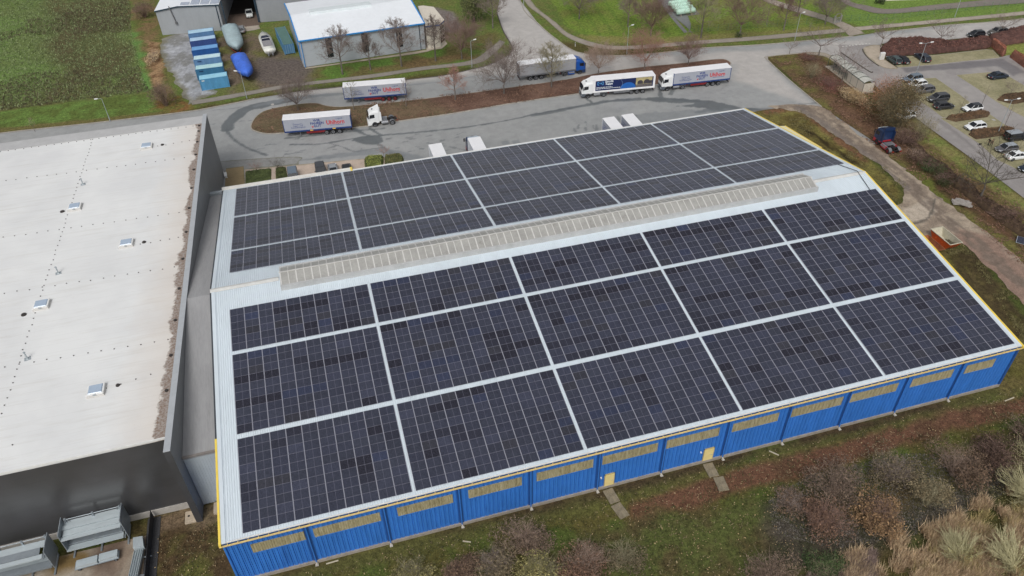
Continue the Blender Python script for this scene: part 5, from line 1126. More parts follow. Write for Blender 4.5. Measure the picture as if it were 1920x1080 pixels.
# ================================================================ CONTAINERS, BOATS
def container(label,loc,rz,L,rgb,roofrgb,group,doors=1,marks=()):
    t=thing('shipping_container',label,'container',loc,rz,group); W=1.22; H=2.6; l=L/2
    m=M('container_%d_%d_%d'%rgb,C(*rgb),.55,0,.4,.14,.8,stretch=(1,1,.25),stain=(C(*[int(c*.72) for c in rgb]),.6)); mr=M('container_roof_%d_%d_%d'%roofrgb,C(*roofrgb),.55,0,.4,.12,1.,stain=(C(*[int(c*.8) for c in roofrgb]),.58))
    for s_ in (-1,1):
        a_,b_=(( -l+.12,-W+.02),(l-.12,-W+.02)) if s_<0 else ((l-.12,W-.02),(-l+.12,W-.02))
        mb=MB(); rib_wall(mb,a_,b_,.14,lambda x,y:H-.1,.28,.035); mb.build('side_wall',m,t)
        for q in (0,): mb=MB(); mb.box(-l,l,s_*W-.05,s_*W+.05,H-.12,H-.0); mb.box(-l,l,s_*W-.05,s_*W+.05,.0,.13); mb.build('rail',m,t)
    mb=MB(); mb.box(-l+.05,l-.05,-W+.05,W-.05,H-.08,H-.03)
    n=int(L/.5)
    for k in range(n): x=-l+.2+k*(L-.4)/n; mb.box(x,x+.22,-W+.08,W-.08,H-.03,H-.005)
    mb.build('roof',mr,t)
    for sx in (-1,1):
        for sy in (-1,1): mb=MB(); mb.box(sx*l-.07,sx*l+.07,sy*W-.07,sy*W+.07,-.0,H+.012); mb.build('corner_post',m,t)
    mb=MB(); mb.box(-l-.02,-l+.06,-W+.08,W-.08,.14,H-.12); mb.build('end_wall',m,t)
    for sy in (-1,1):
        mb=MB(); mb.box(l-.06,l+.0,min(sy*.02,sy*1.14),max(sy*.02,sy*1.14),.14,H-.12); d_=mb.build('door',m,t)
        for q in (.3,.8): mb=MB(); mb.tube((l+.03,sy*q,.2),(l+.03,sy*q,H-.15),.025); mb.build('locking_bar',m_galv,d_)
    for (x,z,w_,h_,cm) in marks:
        mb=MB(); mb.box(x,x+w_,-W-.034,-W-.029,z,z+h_); mb.build('marking_plate',M('plate_%d_%d_%d'%cm,C(*cm),.6,var=.2),t)
    return t
cc=[(-7.2,158.2,3,(98,136,178),(172,204,222),'pale-topped blue container farthest back, against the shed wall',()),
(-6.6,152.7,3,(60,84,142),(172,200,222),'dark blue container with a pale top, second from the shed',()),
(-5.95,146.4,2,(44,92,156),(112,162,210),'plain strong-blue container with a mid-blue top, third from the shed',()),
(-5.3,140.3,1,(104,144,184),(192,218,224),'pale blue container with a whitish top, third from the road',((-2.3,1.9,.9,.28,(40,70,110)),)),
(-4.7,134.2,.5,(64,120,156),(176,212,216),'teal blue container with a greenish-white top, second from the road',((-2.3,1.9,.9,.28,(30,60,90)),)),
(-3.75,128.2,3,(88,150,190),(150,202,222),'light blue container nearest the road, at the end of the row',((-2.6,2.1,.6,.25,(210,220,220)),))]
for x,y,a_,c1,c2_,lab,mk in cc: container(lab,(x,y,.03),rad(a_),6.06,c1,c2_,'blue containers in a row on the gravel yard',marks=mk)
a=V3(531.,84,2.6); b=V3(515.5,52,2.6); c=V3(546,82,2.6); d=(a-b).xy.normalized(); mid=(a.xy+b.xy)/2+Vector((-d.y,d.x))*1.22
container('long moss-green topped container with a blue door end beside the blue-edged hall',(mid.x,mid.y,.02),math.atan2(d.y,d.x),(a-b).length,(84,128,160),(88,118,112),None)
def boat(label,loc,rz,L,B,H,kind,mat,cat='boat',lift=.7):
    """bow towards local +x; hull lofted from stations, standing on a trailer"""
    t=thing('motor_boat',label,cat,loc,rz); h=L/2
    st=[]
    for k in range(11):
        u=k/10; x=-h+L*u; w_=B/2*(1-max(0,(u-.5)/.5)**3.4)*(.92+.08*min(1,u*4)); w_=max(w_,.04); ks=lift+ (H*.55)*max(0,(u-.6)/.4)**2; dk=lift+H*(.86+.22*u**2)
        st.append([(x,0,ks),(x,-w_*.62,ks+.28),(x,-w_*.92,lift+H*.5+.1*u),(x,-w_,dk),(x,w_,dk),(x,w_*.92,lift+H*.5+.1*u),(x,w_*.62,ks+.28)])
    mb=MB(); mb.loft(st); mb.build('hull',mat,t,True)
    if kind=='cover':
        st=[]
        for k in range(11):
            u=k/10; x=-h-.1+(L+.15)*u; w_=B/2*(1-max(0,(u-.5)/.5)**3.4)+.1; dk=lift+H*(.86+.22*u**2); pk=dk+ (.55+ .55*math.sin(min(1,u*1.25)*PI*.75)+ (0.9*max(0,1-abs(u-.22)/.25)))*(1-max(0,u-.85)*5)
            st.append([(x,-w_,dk-.75),(x,-w_,dk+.02),(x,-w_*.72,dk+(pk-dk)*.75),(x,0,pk),(x,w_*.72,dk+(pk-dk)*.75),(x,w_,dk+.02),(x,w_,dk-.75)])
        mb=MB(); mb.loft(st); o=mb.build('cover',COVER,t,True)
    return t
COVER=M('boat_cover_grey',C(156,174,178),.6,0,.3,.16,.9,bump=1.)
def btrail(t,L,B,mat,lift):
    mb=MB()
    for s_ in(-1,1): mb.path([(-L*.42,s_*B*.32,.55),(L*.25,s_*B*.32,.55),(L*.55,0,.5)],.07,5)
    mb.tube((-L*.2,-B*.36,.55),(-L*.2,B*.36,.55),.07); mb.box(L*.1,L*.1+.12,-B*.3,B*.3,.5,lift+.2); mb.box(-L*.35,-L*.35+.12,-B*.3,B*.3,.5,lift+.2)
    mb.build('trailer_frame',mat,t)
    for x in (-L*.22,-L*.12):
        for s_ in(-1,1): wheel(t,x,s_*B*.40,.34,.2)
g0=Vector(G2(430,50,2.4)); g1=Vector(G2(447,97,1.6)); d=(g1-g0).normalized(); mid=(g0+g1)/2
t=boat('large boat under a pale grey tarpaulin on an orange trailer beside the containers',(mid.x,mid.y,0),math.atan2(d.y,d.x),(g1-g0).length*1.02,3.9,2.,'cover',M('cover_side_grey',C(120,136,142),.6),lift=.8); btrail(t,12,3.6,M('orange_trailer',C(196,84,48),.5),.8)
COVER=M('boat_cover_blue',C(66,108,206),.5,0,.4,.22,.8,bump=1.)
g0=Vector(G2(447,104,2.2)); g1=Vector(G2(466,146,1.4)); d=(g1-g0).normalized(); mid=(g0+g1)/2
t=boat('boat wrapped in a bright blue tarpaulin with its bow towards the road lamp',(mid.x,mid.y,0),math.atan2(d.y,d.x),(g1-g0).length*1.04,3.5,1.8,'cover',M('hull_dark_blue',C(30,48,112),.5),lift=.6); btrail(t,9.5,3.,m_blk,.6)
g0=Vector(G2(507,99,1.)); g1=Vector(G2(492,60,1.9)); d=(g1-g0).normalized(); mid=(g0+g1)/2
t=boat('white open motor boat with dark cockpit cover and two outboard drives',(mid.x,mid.y,0),math.atan2(d.y,d.x),(g1-g0).length,3.1,1.4,'open',M('gelcoat_white',C(222,222,214),.3),lift=.55); Lb=(g1-g0).length
mb=MB(); mb.loft([[(x,-w_,z),(x,w_,z),(x,w_*.9,z+.10),(x,-w_*.9,z+.10)] for x,w_,z in ((-Lb*.3,1.12,1.84),(-Lb*.02,1.12,1.86),(-Lb*.02+.01,1.05,1.9))]); mb.build('seats',M('boat_seat_grey',C(140,138,140),.6,var=.3,scale=3),t)
mb=MB(); mb.loft([[(x,-w_,z),(x,w_,z),(x,w_*.8,z+.5*q),(x,-w_*.8,z+.5*q)] for x,w_,z,q in ((0,1.1,1.86,1),(Lb*.12,1.05,1.9,1.1),(Lb*.25,.75,1.95,.3))]); mb.build('cockpit_cover',M('cover_navy',C(38,44,64),.6),t)
mb=MB(); mb.path([(-Lb*.05,-1.2,1.85),(-Lb*.02,-1.,2.6),(-Lb*.02,1.,2.6),(-Lb*.05,1.2,1.85)],.05); mb.build('radar_arch',m_white,t)
mb=MB(); mb.path([(Lb*.1,-1.25,2.1),(Lb*.3,-.9,2.45),(Lb*.47,0,2.55),(Lb*.3,.9,2.45),(Lb*.1,1.25,2.1)],.03); mb.build('bow_rail',m_rim,t)
for s_ in(-1,1): mb=MB(); mb.bbox(-Lb/2-.55,-Lb/2-.02,s_*.5-.16,s_*.5+.16,.45,1.1,.05); mb.build('outdrive',m_rim,t)
btrail(t,Lb,2.7,m_blk,.55)

# ================================================================ GAS TANKS, LAMPS, SHELTER ...
m_mint=M('mint_tank_paint',C(186,218,202),.4,var=.06)
for k,(u,v,lab) in enumerate(((1286,21,'mint green gas tank nearest the road'),(1281,15.5,'mint green gas tank second from the road'),(1276,10.5,'mint green gas tank third from the road'),(1271,5,'mint green gas tank farthest from the road'))):
    x,y=G2(u,v,1.1); t=thing('gas_tank',lab,'tank',(x,y,.03),rad(3),'mint green gas tanks on the fenced plot'); r=.72; h=2.55
    prof=[(-h-.32,.05),(-h-.26,.35),(-h-.12,.6),(-h+.1,r),(h-.1,r),(h+.12,.6),(h+.26,.35),(h+.32,.05)]
    mb=MB(); mb.loft([[(xx,rr*math.cos(a*PI/8),1.15+rr*math.sin(a*PI/8)) for a in range(16)] for xx,rr in prof]); mb.build('vessel',m_mint,t,True)
    for q in (-1.6,1.6): mb=MB(); mb.box(q-.12,q+.12,-.55,.55,0,.62); mb.build('support',m_conc2,t)
    mb=MB(); mb.tube((0,0,1.8),(0,0,2.05),.22,.22,10); mb.build('valve_dome',m_mint,t)
mb=MB(); q=[G2(*p) for p in ((1180,-60),(1232,-3),(1258,33),(1312,27),(1290,-3),(1240,-60))]; mb.face([(x,y,.026) for x,y in q]); struct(mb.build('tank_yard',M('tank_yard_gravel',C(118,118,118),.9,var=.15,scale=1.)))
mb=MB(); q=[G2(*p) for p in ((1258,33),(1264,31.5),(1289,60),(1283,62))]; mb.face([(x,y,.03) for x,y in q]); struct(mb.build('service_path',M('tank_yard_gravel',C(118,118,118))))
def lamp(label,base,h,az,kind='single',zb=.0,lean=0):
    x,y=G2(*base); t=thing('street_lamp',label,'street lamp',(x,y,zb),az,'street lamps')
    mb=MB(); mb.tube((0,0,-.1),(0,0,1.1),.09,.09,8); mb.tube((0,0,1.1),(0,0,h),.07,.045,8); mb.build('pole',m_galv,t)
    for s_ in ((1,) if kind=='single' else (1,-1)):
        mb=MB(); mb.path([(0,0,h-.02),(s_*.3,0,h+.12),(s_*(.7 if kind=='single' else 1.1),0,h+.16)],.035,5); a_=mb.build('arm',m_galv,t)
        x0=s_*(.65 if kind=='single' else 1.0); mb=MB(); mb.loft([[(x0+s_*f*.75,-w_,h+.16+zt2),(x0+s_*f*.75,w_,h+.16+zt2),(x0+s_*f*.75,w_*.7,h+.28+zt2),(x0+s_*f*.75,-w_*.7,h+.28+zt2)][::s_] for f,w_,zt2 in ((0,.06,0),(.25,.17,.0),(.8,.17,.03),(1,.08,.04))]); mb.build('lamp_head',M('lamp_head_white',C(226,228,226),.4),a_)
lamp('street lamp at the edge of the crop field, beyond the white roof',(207,228),5.2,rad(190))
lamp('street lamp in front of the blue covered boat',(463,184.5),6.2,rad(160))
lamp('street lamp on the lawn strip beside the dark brown tree',(885,126),6.3,rad(10))
lamp('street lamp by the footpath near the two rust-coloured trees',(1175,101),6.7,rad(10))
lamp('street lamp by the footpath near the top centre-right',(1490,75.5),6.6,rad(10))
lamp('street lamp cut by the top edge beside the straight road',(982,10),6.0,rad(10))
lamp('street lamp leaning in from the top edge beyond the right-hand road',(1790,32),6.6,rad(200))
lamp('double-headed lamp in the car park beside the navy estate car',(1716,143),7.6,rad(-5),'double')
lamp('double-headed lamp in the car park above the lower brown hedge',(1870,252),7.3,rad(-5),'double')
# bicycle / trolley shelters: row of barrel-roofed bays
m_poly=M('shelter_roof_sheet',C(188,188,180),.4,var=.12,scale=1.); m_post=M('shelter_post_green',C(70,82,78),.5); m_pnl=M('shelter_back_panel',C(206,198,184),.5,var=.08)
s0=Vector(G2(1556,107,2.3)); s1=Vector(G2(1621,156,2.3)); d=(s1-s0); L=d.length; d.normalize(); n=Vector((-d.y,d.x)); n=n if n.x>0 else -n
rot=math.atan2(d.y,d.x)
t=thing('bicycle_shelter','long open shelter with a row of pale curved roofs beside the car park entrance','shelter',(s0.x,s0.y,.03),rot)
sg=1 if Vector((-d.y,d.x)).dot(n)>0 else -1; bays=6; bl=L/bays; dp=2.6
for k in range(bays):
    x0=k*bl; prof=[(q/6.0) for q in range(7)]
    mb=MB(); top=[];bot=[]
    for q in prof: y=sg*(dp*q); z=2.25+.38*math.sin(PI*q); top.append((y,z)); bot.append((y,z-.05))
    sec=top+bot[::-1]; mb.loft([[(x,y,z) for y,z in sec] for x in (x0+.06,x0+bl-.06)]); mb.build('roof_bay',m_poly,t,False)
mb=MB()
for k in range(bays+1):
    x=k*bl; mb=MB(); mb.tube((x,0,-.05),(x,0,2.25),.05,.05,6); mb.tube((x,sg*dp,-.05),(x,sg*dp,2.25),.05,.05,6); mb.path([(x,sg*dp*q/6,2.3+.38*math.sin(PI*q/6)) for q in range(7)],.045,5); mb.build('frame_hoop',m_post,t)
mb=MB(); mb.box(0,L,-.04,.04,2.2,2.3); mb.build('edge_beam',m_post,t)
mb=MB(); mb.box(bl*3.4,L-.06,-.02,.02,.15,2.1); mb.build('back_panel',m_pnl,t); mb=MB(); mb.box(L-.03,L+.01,min(.05,sg*dp),max(.05,sg*dp),.15,2.1); mb.build('end_panel',m_pnl,t)
mb=MB()
for k in range(7): x=.5+k*.75; mb.path([(x,sg*.5,0),(x,sg*.6,.75),(x,sg*1.5,.75),(x,sg*1.6,0)],.03,4)
mb.build('bicycle_racks',m_post,t)
mb=MB(); mb.box(-.3,L+.4,min(-.5*sg,sg*(dp+.6)),max(-.5*sg,sg*(dp+.6)),-.03,.02); mb.build('floor_slab',M('shelter_floor',C(160,152,138),.8,var=.1),t)
# two bicycles in the shelter
def bicycle(label,loc,rz):
    t=thing('bicycle',label,'bicycle',loc,rz,'bicycles in the shelter')
    for x in(-.52,.52):
        mb=MB(); P=[(x+.33*math.cos(a*PI/8),0,.34+.33*math.sin(a*PI/8)) for a in range(17)]; mb.path(P,.025,4); mb.build('wheel',m_tyre,t)
    mb=MB(); mb.path([(-.52,0,.34),(-.15,0,.8),(.4,0,.82),(0,0,.32),(-.15,0,.8)],.022,4); mb.tube((.4,0,1.0),(.52,0,.34),.022); mb.tube((0,0,.32),(-.52,0,.34),.02); mb.build('frame',m_blk,t)
    mb=MB(); mb.tube((.4,-.28,1.02),(.4,.28,1.02),.02); mb.build('handlebar',m_blk,t); mb=MB(); mb.bbox(-.3,-.04,-.06,.06,.88,.94,.02); mb.tube((-.16,0,.8),(-.17,0,.9),.02); mb.build('saddle',m_blk,t)
q=s0+d*1.3+n*1.0; bicycle('dark bicycle at the far end of the shelter, nearer the post',(q.x,q.y,.05),rot+PI/2); q=s0+d*2.05+n*1.1; bicycle('dark bicycle in the shelter one rack further in',(q.x,q.y,.05),rot+PI/2)
# white cabinet
x,y=G2(1652,112); t=thing('utility_cabinet','white utility cabinet at the corner of the red hedge by the car park','cabinet',(x,y,.02),rad(-8)); mb=MB(); mb.bbox(-.55,.55,-.3,.3,.1,1.75,.03); mb.build('housing',m_white,t); mb=MB(); mb.box(-.5,.5,-.25,.25,0,.1); mb.build('base',m_conc2,t); mb=MB(); mb.box(-.5,.5,-.315,-.302,.2,1.6); mb.build('door',M('cabinet_door',C(206,204,198),.5),t)
# fence and stone gate at the works lawn
def mesh_fence(label,pts,h=1.6,col=None):
    P=[Vector(G2(*p)) for p in pts]; t=thing('mesh_fence',label,'fence',(P[0].x,P[0].y,0)); o=P[0]
    mat=col or M('fence_green',C(104,134,104),.5,.2)
    for a,b in zip(P,P[1:]):
        L=(b-a).length; n_=max(1,round(L/2.5)); d=(b-a)/L
        for k in range(n_+1): q=a-o+d*(L*k/n_); mb=MB(); mb.tube((q.x,q.y,0),(q.x,q.y,h+.1),.04,.04,5); mb.build('post',mat,t)
        mb=MB()
        for z in (.05,h*.5,h): mb.tube((*(a-o),z),(*(b-o),z),.015,.015,3,False)
        for k in range(int(L/.3)): q=a-o+d*(k*.3); mb.tube((q.x,q.y,.03),(q.x,q.y,h),.010,.010,3,False)
        mb.build('mesh_panel',mat,t)
mesh_fence('green wire mesh fence in front of the lawn with the gas tanks',[(1290,61),(1420,52),(1530,44),(1562,40)])
mesh_fence('green wire mesh fence right of the stone gate, along the curved track',[(1578,41),(1690,34),(1780,23),(1920,8)])
x,y=G2(1569,43); t=thing('garden_gate','grey gate between two short pillars where the path meets the lawn','gate',(x,y,.02),rad(10))
for s_ in(-1,1): mb=MB(); mb.bbox(s_*1.05-.22,s_*1.05+.22,-.2,.2,0,1.9,.04); mb.build('pillar',M('gate_pillar',C(150,148,140),.8,var=.15),t)
mb=MB(); mb.box(-.8,.8,-.02,.02,.15,.25); mb.box(-.8,.8,-.02,.02,1.3,1.4)
for k in range(9): mb.box(-.8+k*.19,-.77+k*.19,-.015,.015,.25,1.3)
mb.build('leaf',m_galv,t); mb=MB(); mb.path([(-1.05,0,1.9),(-.6,0,2.35),(0,0,2.5),(.6,0,2.35),(1.05,0,1.9)],.1,6); mb.build('arch',M('gate_pillar',C(150,148,140)),t)
# small delineator post
for (u,v,lab) in ((1078.5,87,'small white marker post on the grass corner of the junction'),):
    x,y=G2(u,v); t=thing('marker_post',lab,'post',(x,y,.02)); mb=MB(); mb.bbox(-.06,.06,-.06,.06,-.05,.95,.02); mb.build('post',m_white,t); mb=MB(); mb.box(-.062,.062,-.063,-.061,.6,.8); mb.build('reflector',m_blk,t)

# ================================================================ SKIP, HEAP, DEBRIS, PEOPLE
def skip(label,loc,rz,cm,inner,L=3.9,W=1.9,H=1.35,fill=None):
    t=thing('skip',label,'skip',loc,rz); l0,l1=L*.33,L*.5; w0,w1=W*.42,W*.5; th=.05
    out=[(-l0,-w0,0),(l0,-w0,0),(l0,w0,0),(-l0,w0,0)]; top=[(-l1,-w1,H),(l1,-w1,H),(l1,w1,H),(-l1,w1,H)]
    ins=[(-l1+.09,-w1+.09,H),(l1-.09,-w1+.09,H),(l1-.09,w1-.09,H),(-l1+.09,w1-.09,H)]; bt=[(-l0+.08,-w0+.08,.12),(l0-.08,-w0+.08,.12),(l0-.08,w0-.08,.12),(-l0+.08,w0-.08,.12)]
    mb=MB(); vs=out+top; mb.faces(vs,[(3,2,1,0)]+[(i,(i+1)%4,(i+1)%4+4,i+4) for i in range(4)]); mb.build('shell',cm,t)
    mb=MB(); vs=ins+bt; mb.faces(vs,[(i,i+4,(i+1)%4+4,(i+1)%4) for i in range(4)]+[(4,5,6,7)]); mb.build('inner_lining',inner,t)
    mb=MB(); mb.box(-l1-.04,l1+.04,-w1-.05,-w1+.088,H-.02,H+.07); mb.box(-l1-.04,l1+.04,w1-.088,w1+.05,H-.02,H+.07); mb.box(-l1-.05,-l1+.088,-w1+.09,w1-.09,H-.02,H+.07); mb.box(l1-.088,l1+.05,-w1+.09,w1-.09,H-.02,H+.07); mb.build('rim',inner,t)
    for s_ in(-1,1):
        for x in(-.7,.7): mb=MB(); mb.tube((x,s_*(w1+.02),H*.62),(x,s_*(w1+.2),H*.62),.06); mb.build('lifting_lug',cm,t)
    if fill:
        mb=MB(); rs=random.Random(3)
        for k in range(260):
            x=rs.uniform(-.2,l1-.35); y=rs.uniform(-w0+.1,w0-.1); z=rs.uniform(.2,.55+.4*(x/l1)); a=rs.uniform(0,6.3); L_2=rs.uniform(.15,.5); mb.tube((x,y,z),(x+L_2*math.cos(a),y+L_2*math.sin(a),z+rs.uniform(-.1,.2)),.03,.01,4)
        mb.build('garden_waste',fill,t)
    return t
a=Vector(G2(1748,440.,1.3)); b=Vector(G2(1774,464,1.3)); d=(b-a).normalized(); c=Vector(G2(1772,448,.8))
m_or=M('skip_orange',C(212,92,36),.55,var=.12,stain=(C(150,70,44),.6)); m_rust=M('rust_brown',C(142,86,52),.8,var=.3,scale=1.5,stain=(C(110,62,60),.52))
skip('orange skip with a pale inside half full of twigs and rubbish beside the dirt track',(c.x,c.y,.02),math.atan2(d.y,d.x)+rad(4),m_or,M('skip_inner',C(186,180,160),.7,var=.2,scale=1.5,stain=(C(140,120,90),.6)),4.6,2.3,1.4,M('twig_waste',C(66,60,40),.9,var=.4,scale=3))
c2=Vector(G2(1746,456,.6)); t=skip('rust-brown empty skip pushed under the roof edge next to the orange one',(c2.x-.3,c2.y-.2,.02),math.atan2(d.y,d.x)+rad(4),m_rust,m_rust,4.0,2.2,.75)
# grey stone/slab heap
x,y=G2(1802,382); t=thing('slab_heap','flattened heap of grey slabs in the scrub right of the dirt track','heap',(x,y,0),rad(-40)); rs=random.Random(4)
for k in range(16):
    mb=MB(); px,py=rs.uniform(-1.1,1.1),rs.uniform(-.7,.7); z=.05+.35*max(0,1-(px/1.3)**2-(py/.9)**2)+rs.uniform(0,.1); w_,l_=rs.uniform(.25,.45),rs.uniform(.4,.8); mb.box(px-l_,px+l_,py-w_,py+w_,z,z+.12,rs.uniform(-.5,.5)); mb.build('slab',M('heap_slab',C(150,144,138),.9,var=.3,scale=2),t)
# white sacks and orange post
x,y=G2(1852,391); t=thing('rubbish_sacks','white plastic sacks dumped in the leaves by the hedge','sacks',(x,y,0),rad(-50))
for px,py,s_ in ((-.6,0,.55),(.3,-.1,.5),(1.3,.15,.28)):
    mb=MB(); mb.loft([[(px+s_*rr*1.4*math.cos(a*PI/5),py+s_*rr*.8*math.sin(a*PI/5)*(1+.2*math.sin(a*3)),z) for a in range(10)] for rr,z in ((.8,.0),(1.,.1),(.85,.28),(.4,.36))]); mb.build('sack',m_white,t,True)
x,y=G2(1845,384); t=thing('marker_board','orange and white marker board lying by the white sacks','board',(x,y,.1),rad(-50)); mb=MB(); mb.box(-.9,.9,-.1,.1,0,.06); mb.build('board',M('marker_orange',C(236,150,60),.5),t); mb=MB(); mb.box(-.3,.1,-.101,.101,.061,.066); mb.build('stripe',m_white,t)
# loose solar panel in the grass, right edge
x,y=G2(1921,452,.3); t=thing('solar_panel','loose dark solar panel lying in the grass at the right edge','solar panel',(x,y,0),rad(-48)); mb=MB(); mb.face([(-1.1,-.7,.12),(1.1,-.7,.12),(1.1,.7,.5),(-1.1,.7,.5)],[(0,0),(1,0),(1,1),(0,1)]); mb.c=(1,1,1); mb.col=[(1,1,1)]; mb.build('glass',m_pv,t); mb=MB(); mb.faces([(-1.13,-.73,.06),(1.13,-.73,.06),(1.13,.73,.44),(-1.13,.73,.44),(-1.13,-.73,.11),(1.13,-.73,.11),(1.13,.73,.49),(-1.13,.73,.49)],[(3,2,1,0),(4,5,6,7),(0,1,5,4),(1,2,6,5),(2,3,7,6),(3,0,4,7)]); mb.build('frame',m_galv,t); mb=MB(); mb.box(-.9,-.8,.6,.7,0,.4); mb.box(.8,.9,.6,.7,0,.4); mb.build('prop',m_galv,t)
# people: one skinned body each
def person(label,loc,rz,top,legs,hairc,bend=0.,arm=0.3):
    t=thing('person',label,'person',loc,rz)
    s_=bend
    hip=Vector((0,0,.92)); ch=Vector((.28*s_,0,1.28-.06*s_)); nk=Vector((.42*s_,0,1.48-.1*s_)); hd=Vector((.52*s_+.02,0,1.66-.14*s_))
    V=[hip,Vector((.12*s_,0,1.1)),ch,nk,hd,hd+Vector((.01,0,.1))]; R=[.15,.14,.17,.06,.095,.07]; E_=[(0,1),(1,2),(2,3),(3,4),(4,5)]
    for sd_ in (-1,1):
        k=len(V); st=.16*sd_
        V+=[Vector((0,sd_*.1,.86)),Vector((st+.04,sd_*.11,.48)),Vector((st-.02,sd_*.11,.09)),Vector((st+.16,sd_*.12,.04))]; R+=[.095,.065,.045,.04]; E_+=[(0,k),(k,k+1),(k+1,k+2),(k+2,k+3)]
        k=len(V); V+=[ch+Vector((0,sd_*.19,.1)),ch+Vector((.05+arm*.2,sd_*.24,-.18)),ch+Vector((.12+arm*.6,sd_*.2,-.38+arm*.2)),ch+Vector((.17+arm*.7,sd_*.19,-.45+arm*.24))]; R+=[.065,.045,.035,.032]; E_+=[(2,k),(k,k+1),(k+1,k+2),(k+2,k+3)]
        h0=k+3
        for f_ in range(5):
            k=len(V); base=V[h0]; dy=(-.03+f_*.015)*(1 if f_<4 else 1); ln=(.06,.075,.07,.055,.05)[f_]
            off=Vector((.01,dy,-.02)) if f_<4 else Vector((.03,sd_*-.04,0)); V+=[base+off,base+off+Vector((.02,0,-ln))]; R+=[.011,.009]; E_+=[(h0,k),(k,k+1)]
    me=bpy.data.meshes.new('body'); me.from_pydata([tuple(v) for v in V],E_,[]); o=bpy.data.objects.new('body',me); COL.objects.link(o)
    md=o.modifiers.new('skin','SKIN'); sv=me.skin_vertices[0].data
    for i,r in enumerate(R): sv[i].radius=(r,r)
    sv[0].use_root=True; sb=o.modifiers.new('sub','SUBSURF'); sb.levels=1; sb.render_levels=1
    bpy.context.view_layer.update(); m2=bpy.data.meshes.new_from_object(o.evaluated_get(bpy.context.evaluated_depsgraph_get())); bpy.data.objects.remove(o)
    m2.name='body'; ms=M('skin_tone',C(190,146,122),.6); m2.materials.clear()
    for m_ in (ms,top,legs,m_blk): m2.materials.append(m_)
    for p in m2.polygons:
        z=p.center.z; y=abs(p.center.y); 
        p.material_index=3 if z<.1 else 2 if z<.93 else 1 if (z<nk.z-.01 and not (p.center.x>ch.x+.13+arm*.5 and z<ch.z-.25+arm*.2)) else 0
        p.use_smooth=True
    b=bpy.data.objects.new('body',m2); COL.objects.link(b); b.parent=t
    mb=MB(); mb.loft([[(hd.x-.015+rr*math.cos(a*PI/6),rr*.9*math.sin(a*PI/6),hd.z+z) for a in range(12)] for rr,z in ((.098,.02),(.108,.07),(.095,.12),(.05,.16))]); mb.build('hair',M('hair_'+hairc,C(44,34,28) if hairc=='dark' else C(96,74,52),.7),t)
    mb=MB()
    for sd_ in(-1,1): mb.box(hd.x+.085,hd.x+.1,sd_*.035-.012,sd_*.035+.012,hd.z+.0,hd.z+.02)
    mb.build('eyes',m_blk,t); mb=MB(); mb.loft([[(hd.x+.09,-.012,hd.z-.035),(hd.x+.09,.012,hd.z-.035),(hd.x+.118,0,hd.z-.03)],[(hd.x+.088,-.008,hd.z+.01),(hd.x+.088,.008,hd.z+.01),(hd.x+.095,0,hd.z+.01)]]); mb.build('nose',ms,t)
    return t
x,y=G2(1852.5,272.5); person('person in black clothing leaning forward in the car park',(x,y,.035),rad(200),M('black_jacket',C(30,28,30),.8),M('black_trousers',C(34,32,34),.8),'dark',.7,.5)
x,y=G2(1856.5,275.5); person('person in a brown jacket and dark trousers standing beside the one in black',(x,y,.035),rad(230),M('brown_jacket',C(96,82,66),.8),M('dark_trousers',C(52,46,42),.8),'brown',.25,.3)
# small dark dog
x,y=G2(1837,272.5); t=thing('dog','small black dog at the lane edge in front of the two people','dog',(x,y,.03),rad(185))
V=[(-.2,0,.3),(-.02,0,.29),(.2,0,.31),(.3,0,.4),(.38,0,.46),(.48,0,.43),(-.3,0,.36),(-.4,0,.46)]; R=[.08,.075,.09,.05,.06,.03,.025,.012]; E_=[(0,1),(1,2),(2,3),(3,4),(4,5),(0,6),(6,7)]
for (bx,j,s_) in ((0,-.2,1),(0,-.2,-1),(2,.2,1),(2,.2,-1)):
    k=len(V); V+=[(j+(.04 if bx==0 else 0),s_*.06,.2),(j-(.05 if bx==0 else -.01),s_*.06,.11),(j,s_*.06,.02)]; R+=[.035,.02,.018]; E_+=[(bx,k),(k,k+1),(k+1,k+2)]
for s_ in(-1,1): k=len(V); V+=[(.36,s_*.05,.53)]; R+=[.018]; E_+=[(4,k)]
me=bpy.data.meshes.new('body'); me.from_pydata(V,E_,[]); o=bpy.data.objects.new('body',me); COL.objects.link(o); o.modifiers.new('s','SKIN')
for i,r in enumerate(R): me.skin_vertices[0].data[i].radius=(r,r)
me.skin_vertices[0].data[0].use_root=True
bpy.context.view_layer.update(); m2=bpy.data.meshes.new_from_object(o.evaluated_get(bpy.context.evaluated_depsgraph_get())); bpy.data.objects.remove(o); m2.materials.clear(); m2.materials.append(M('black_fur',C(28,26,26),.9)); o=bpy.data.objects.new('body',m2); COL.objects.link(o); o.parent=t

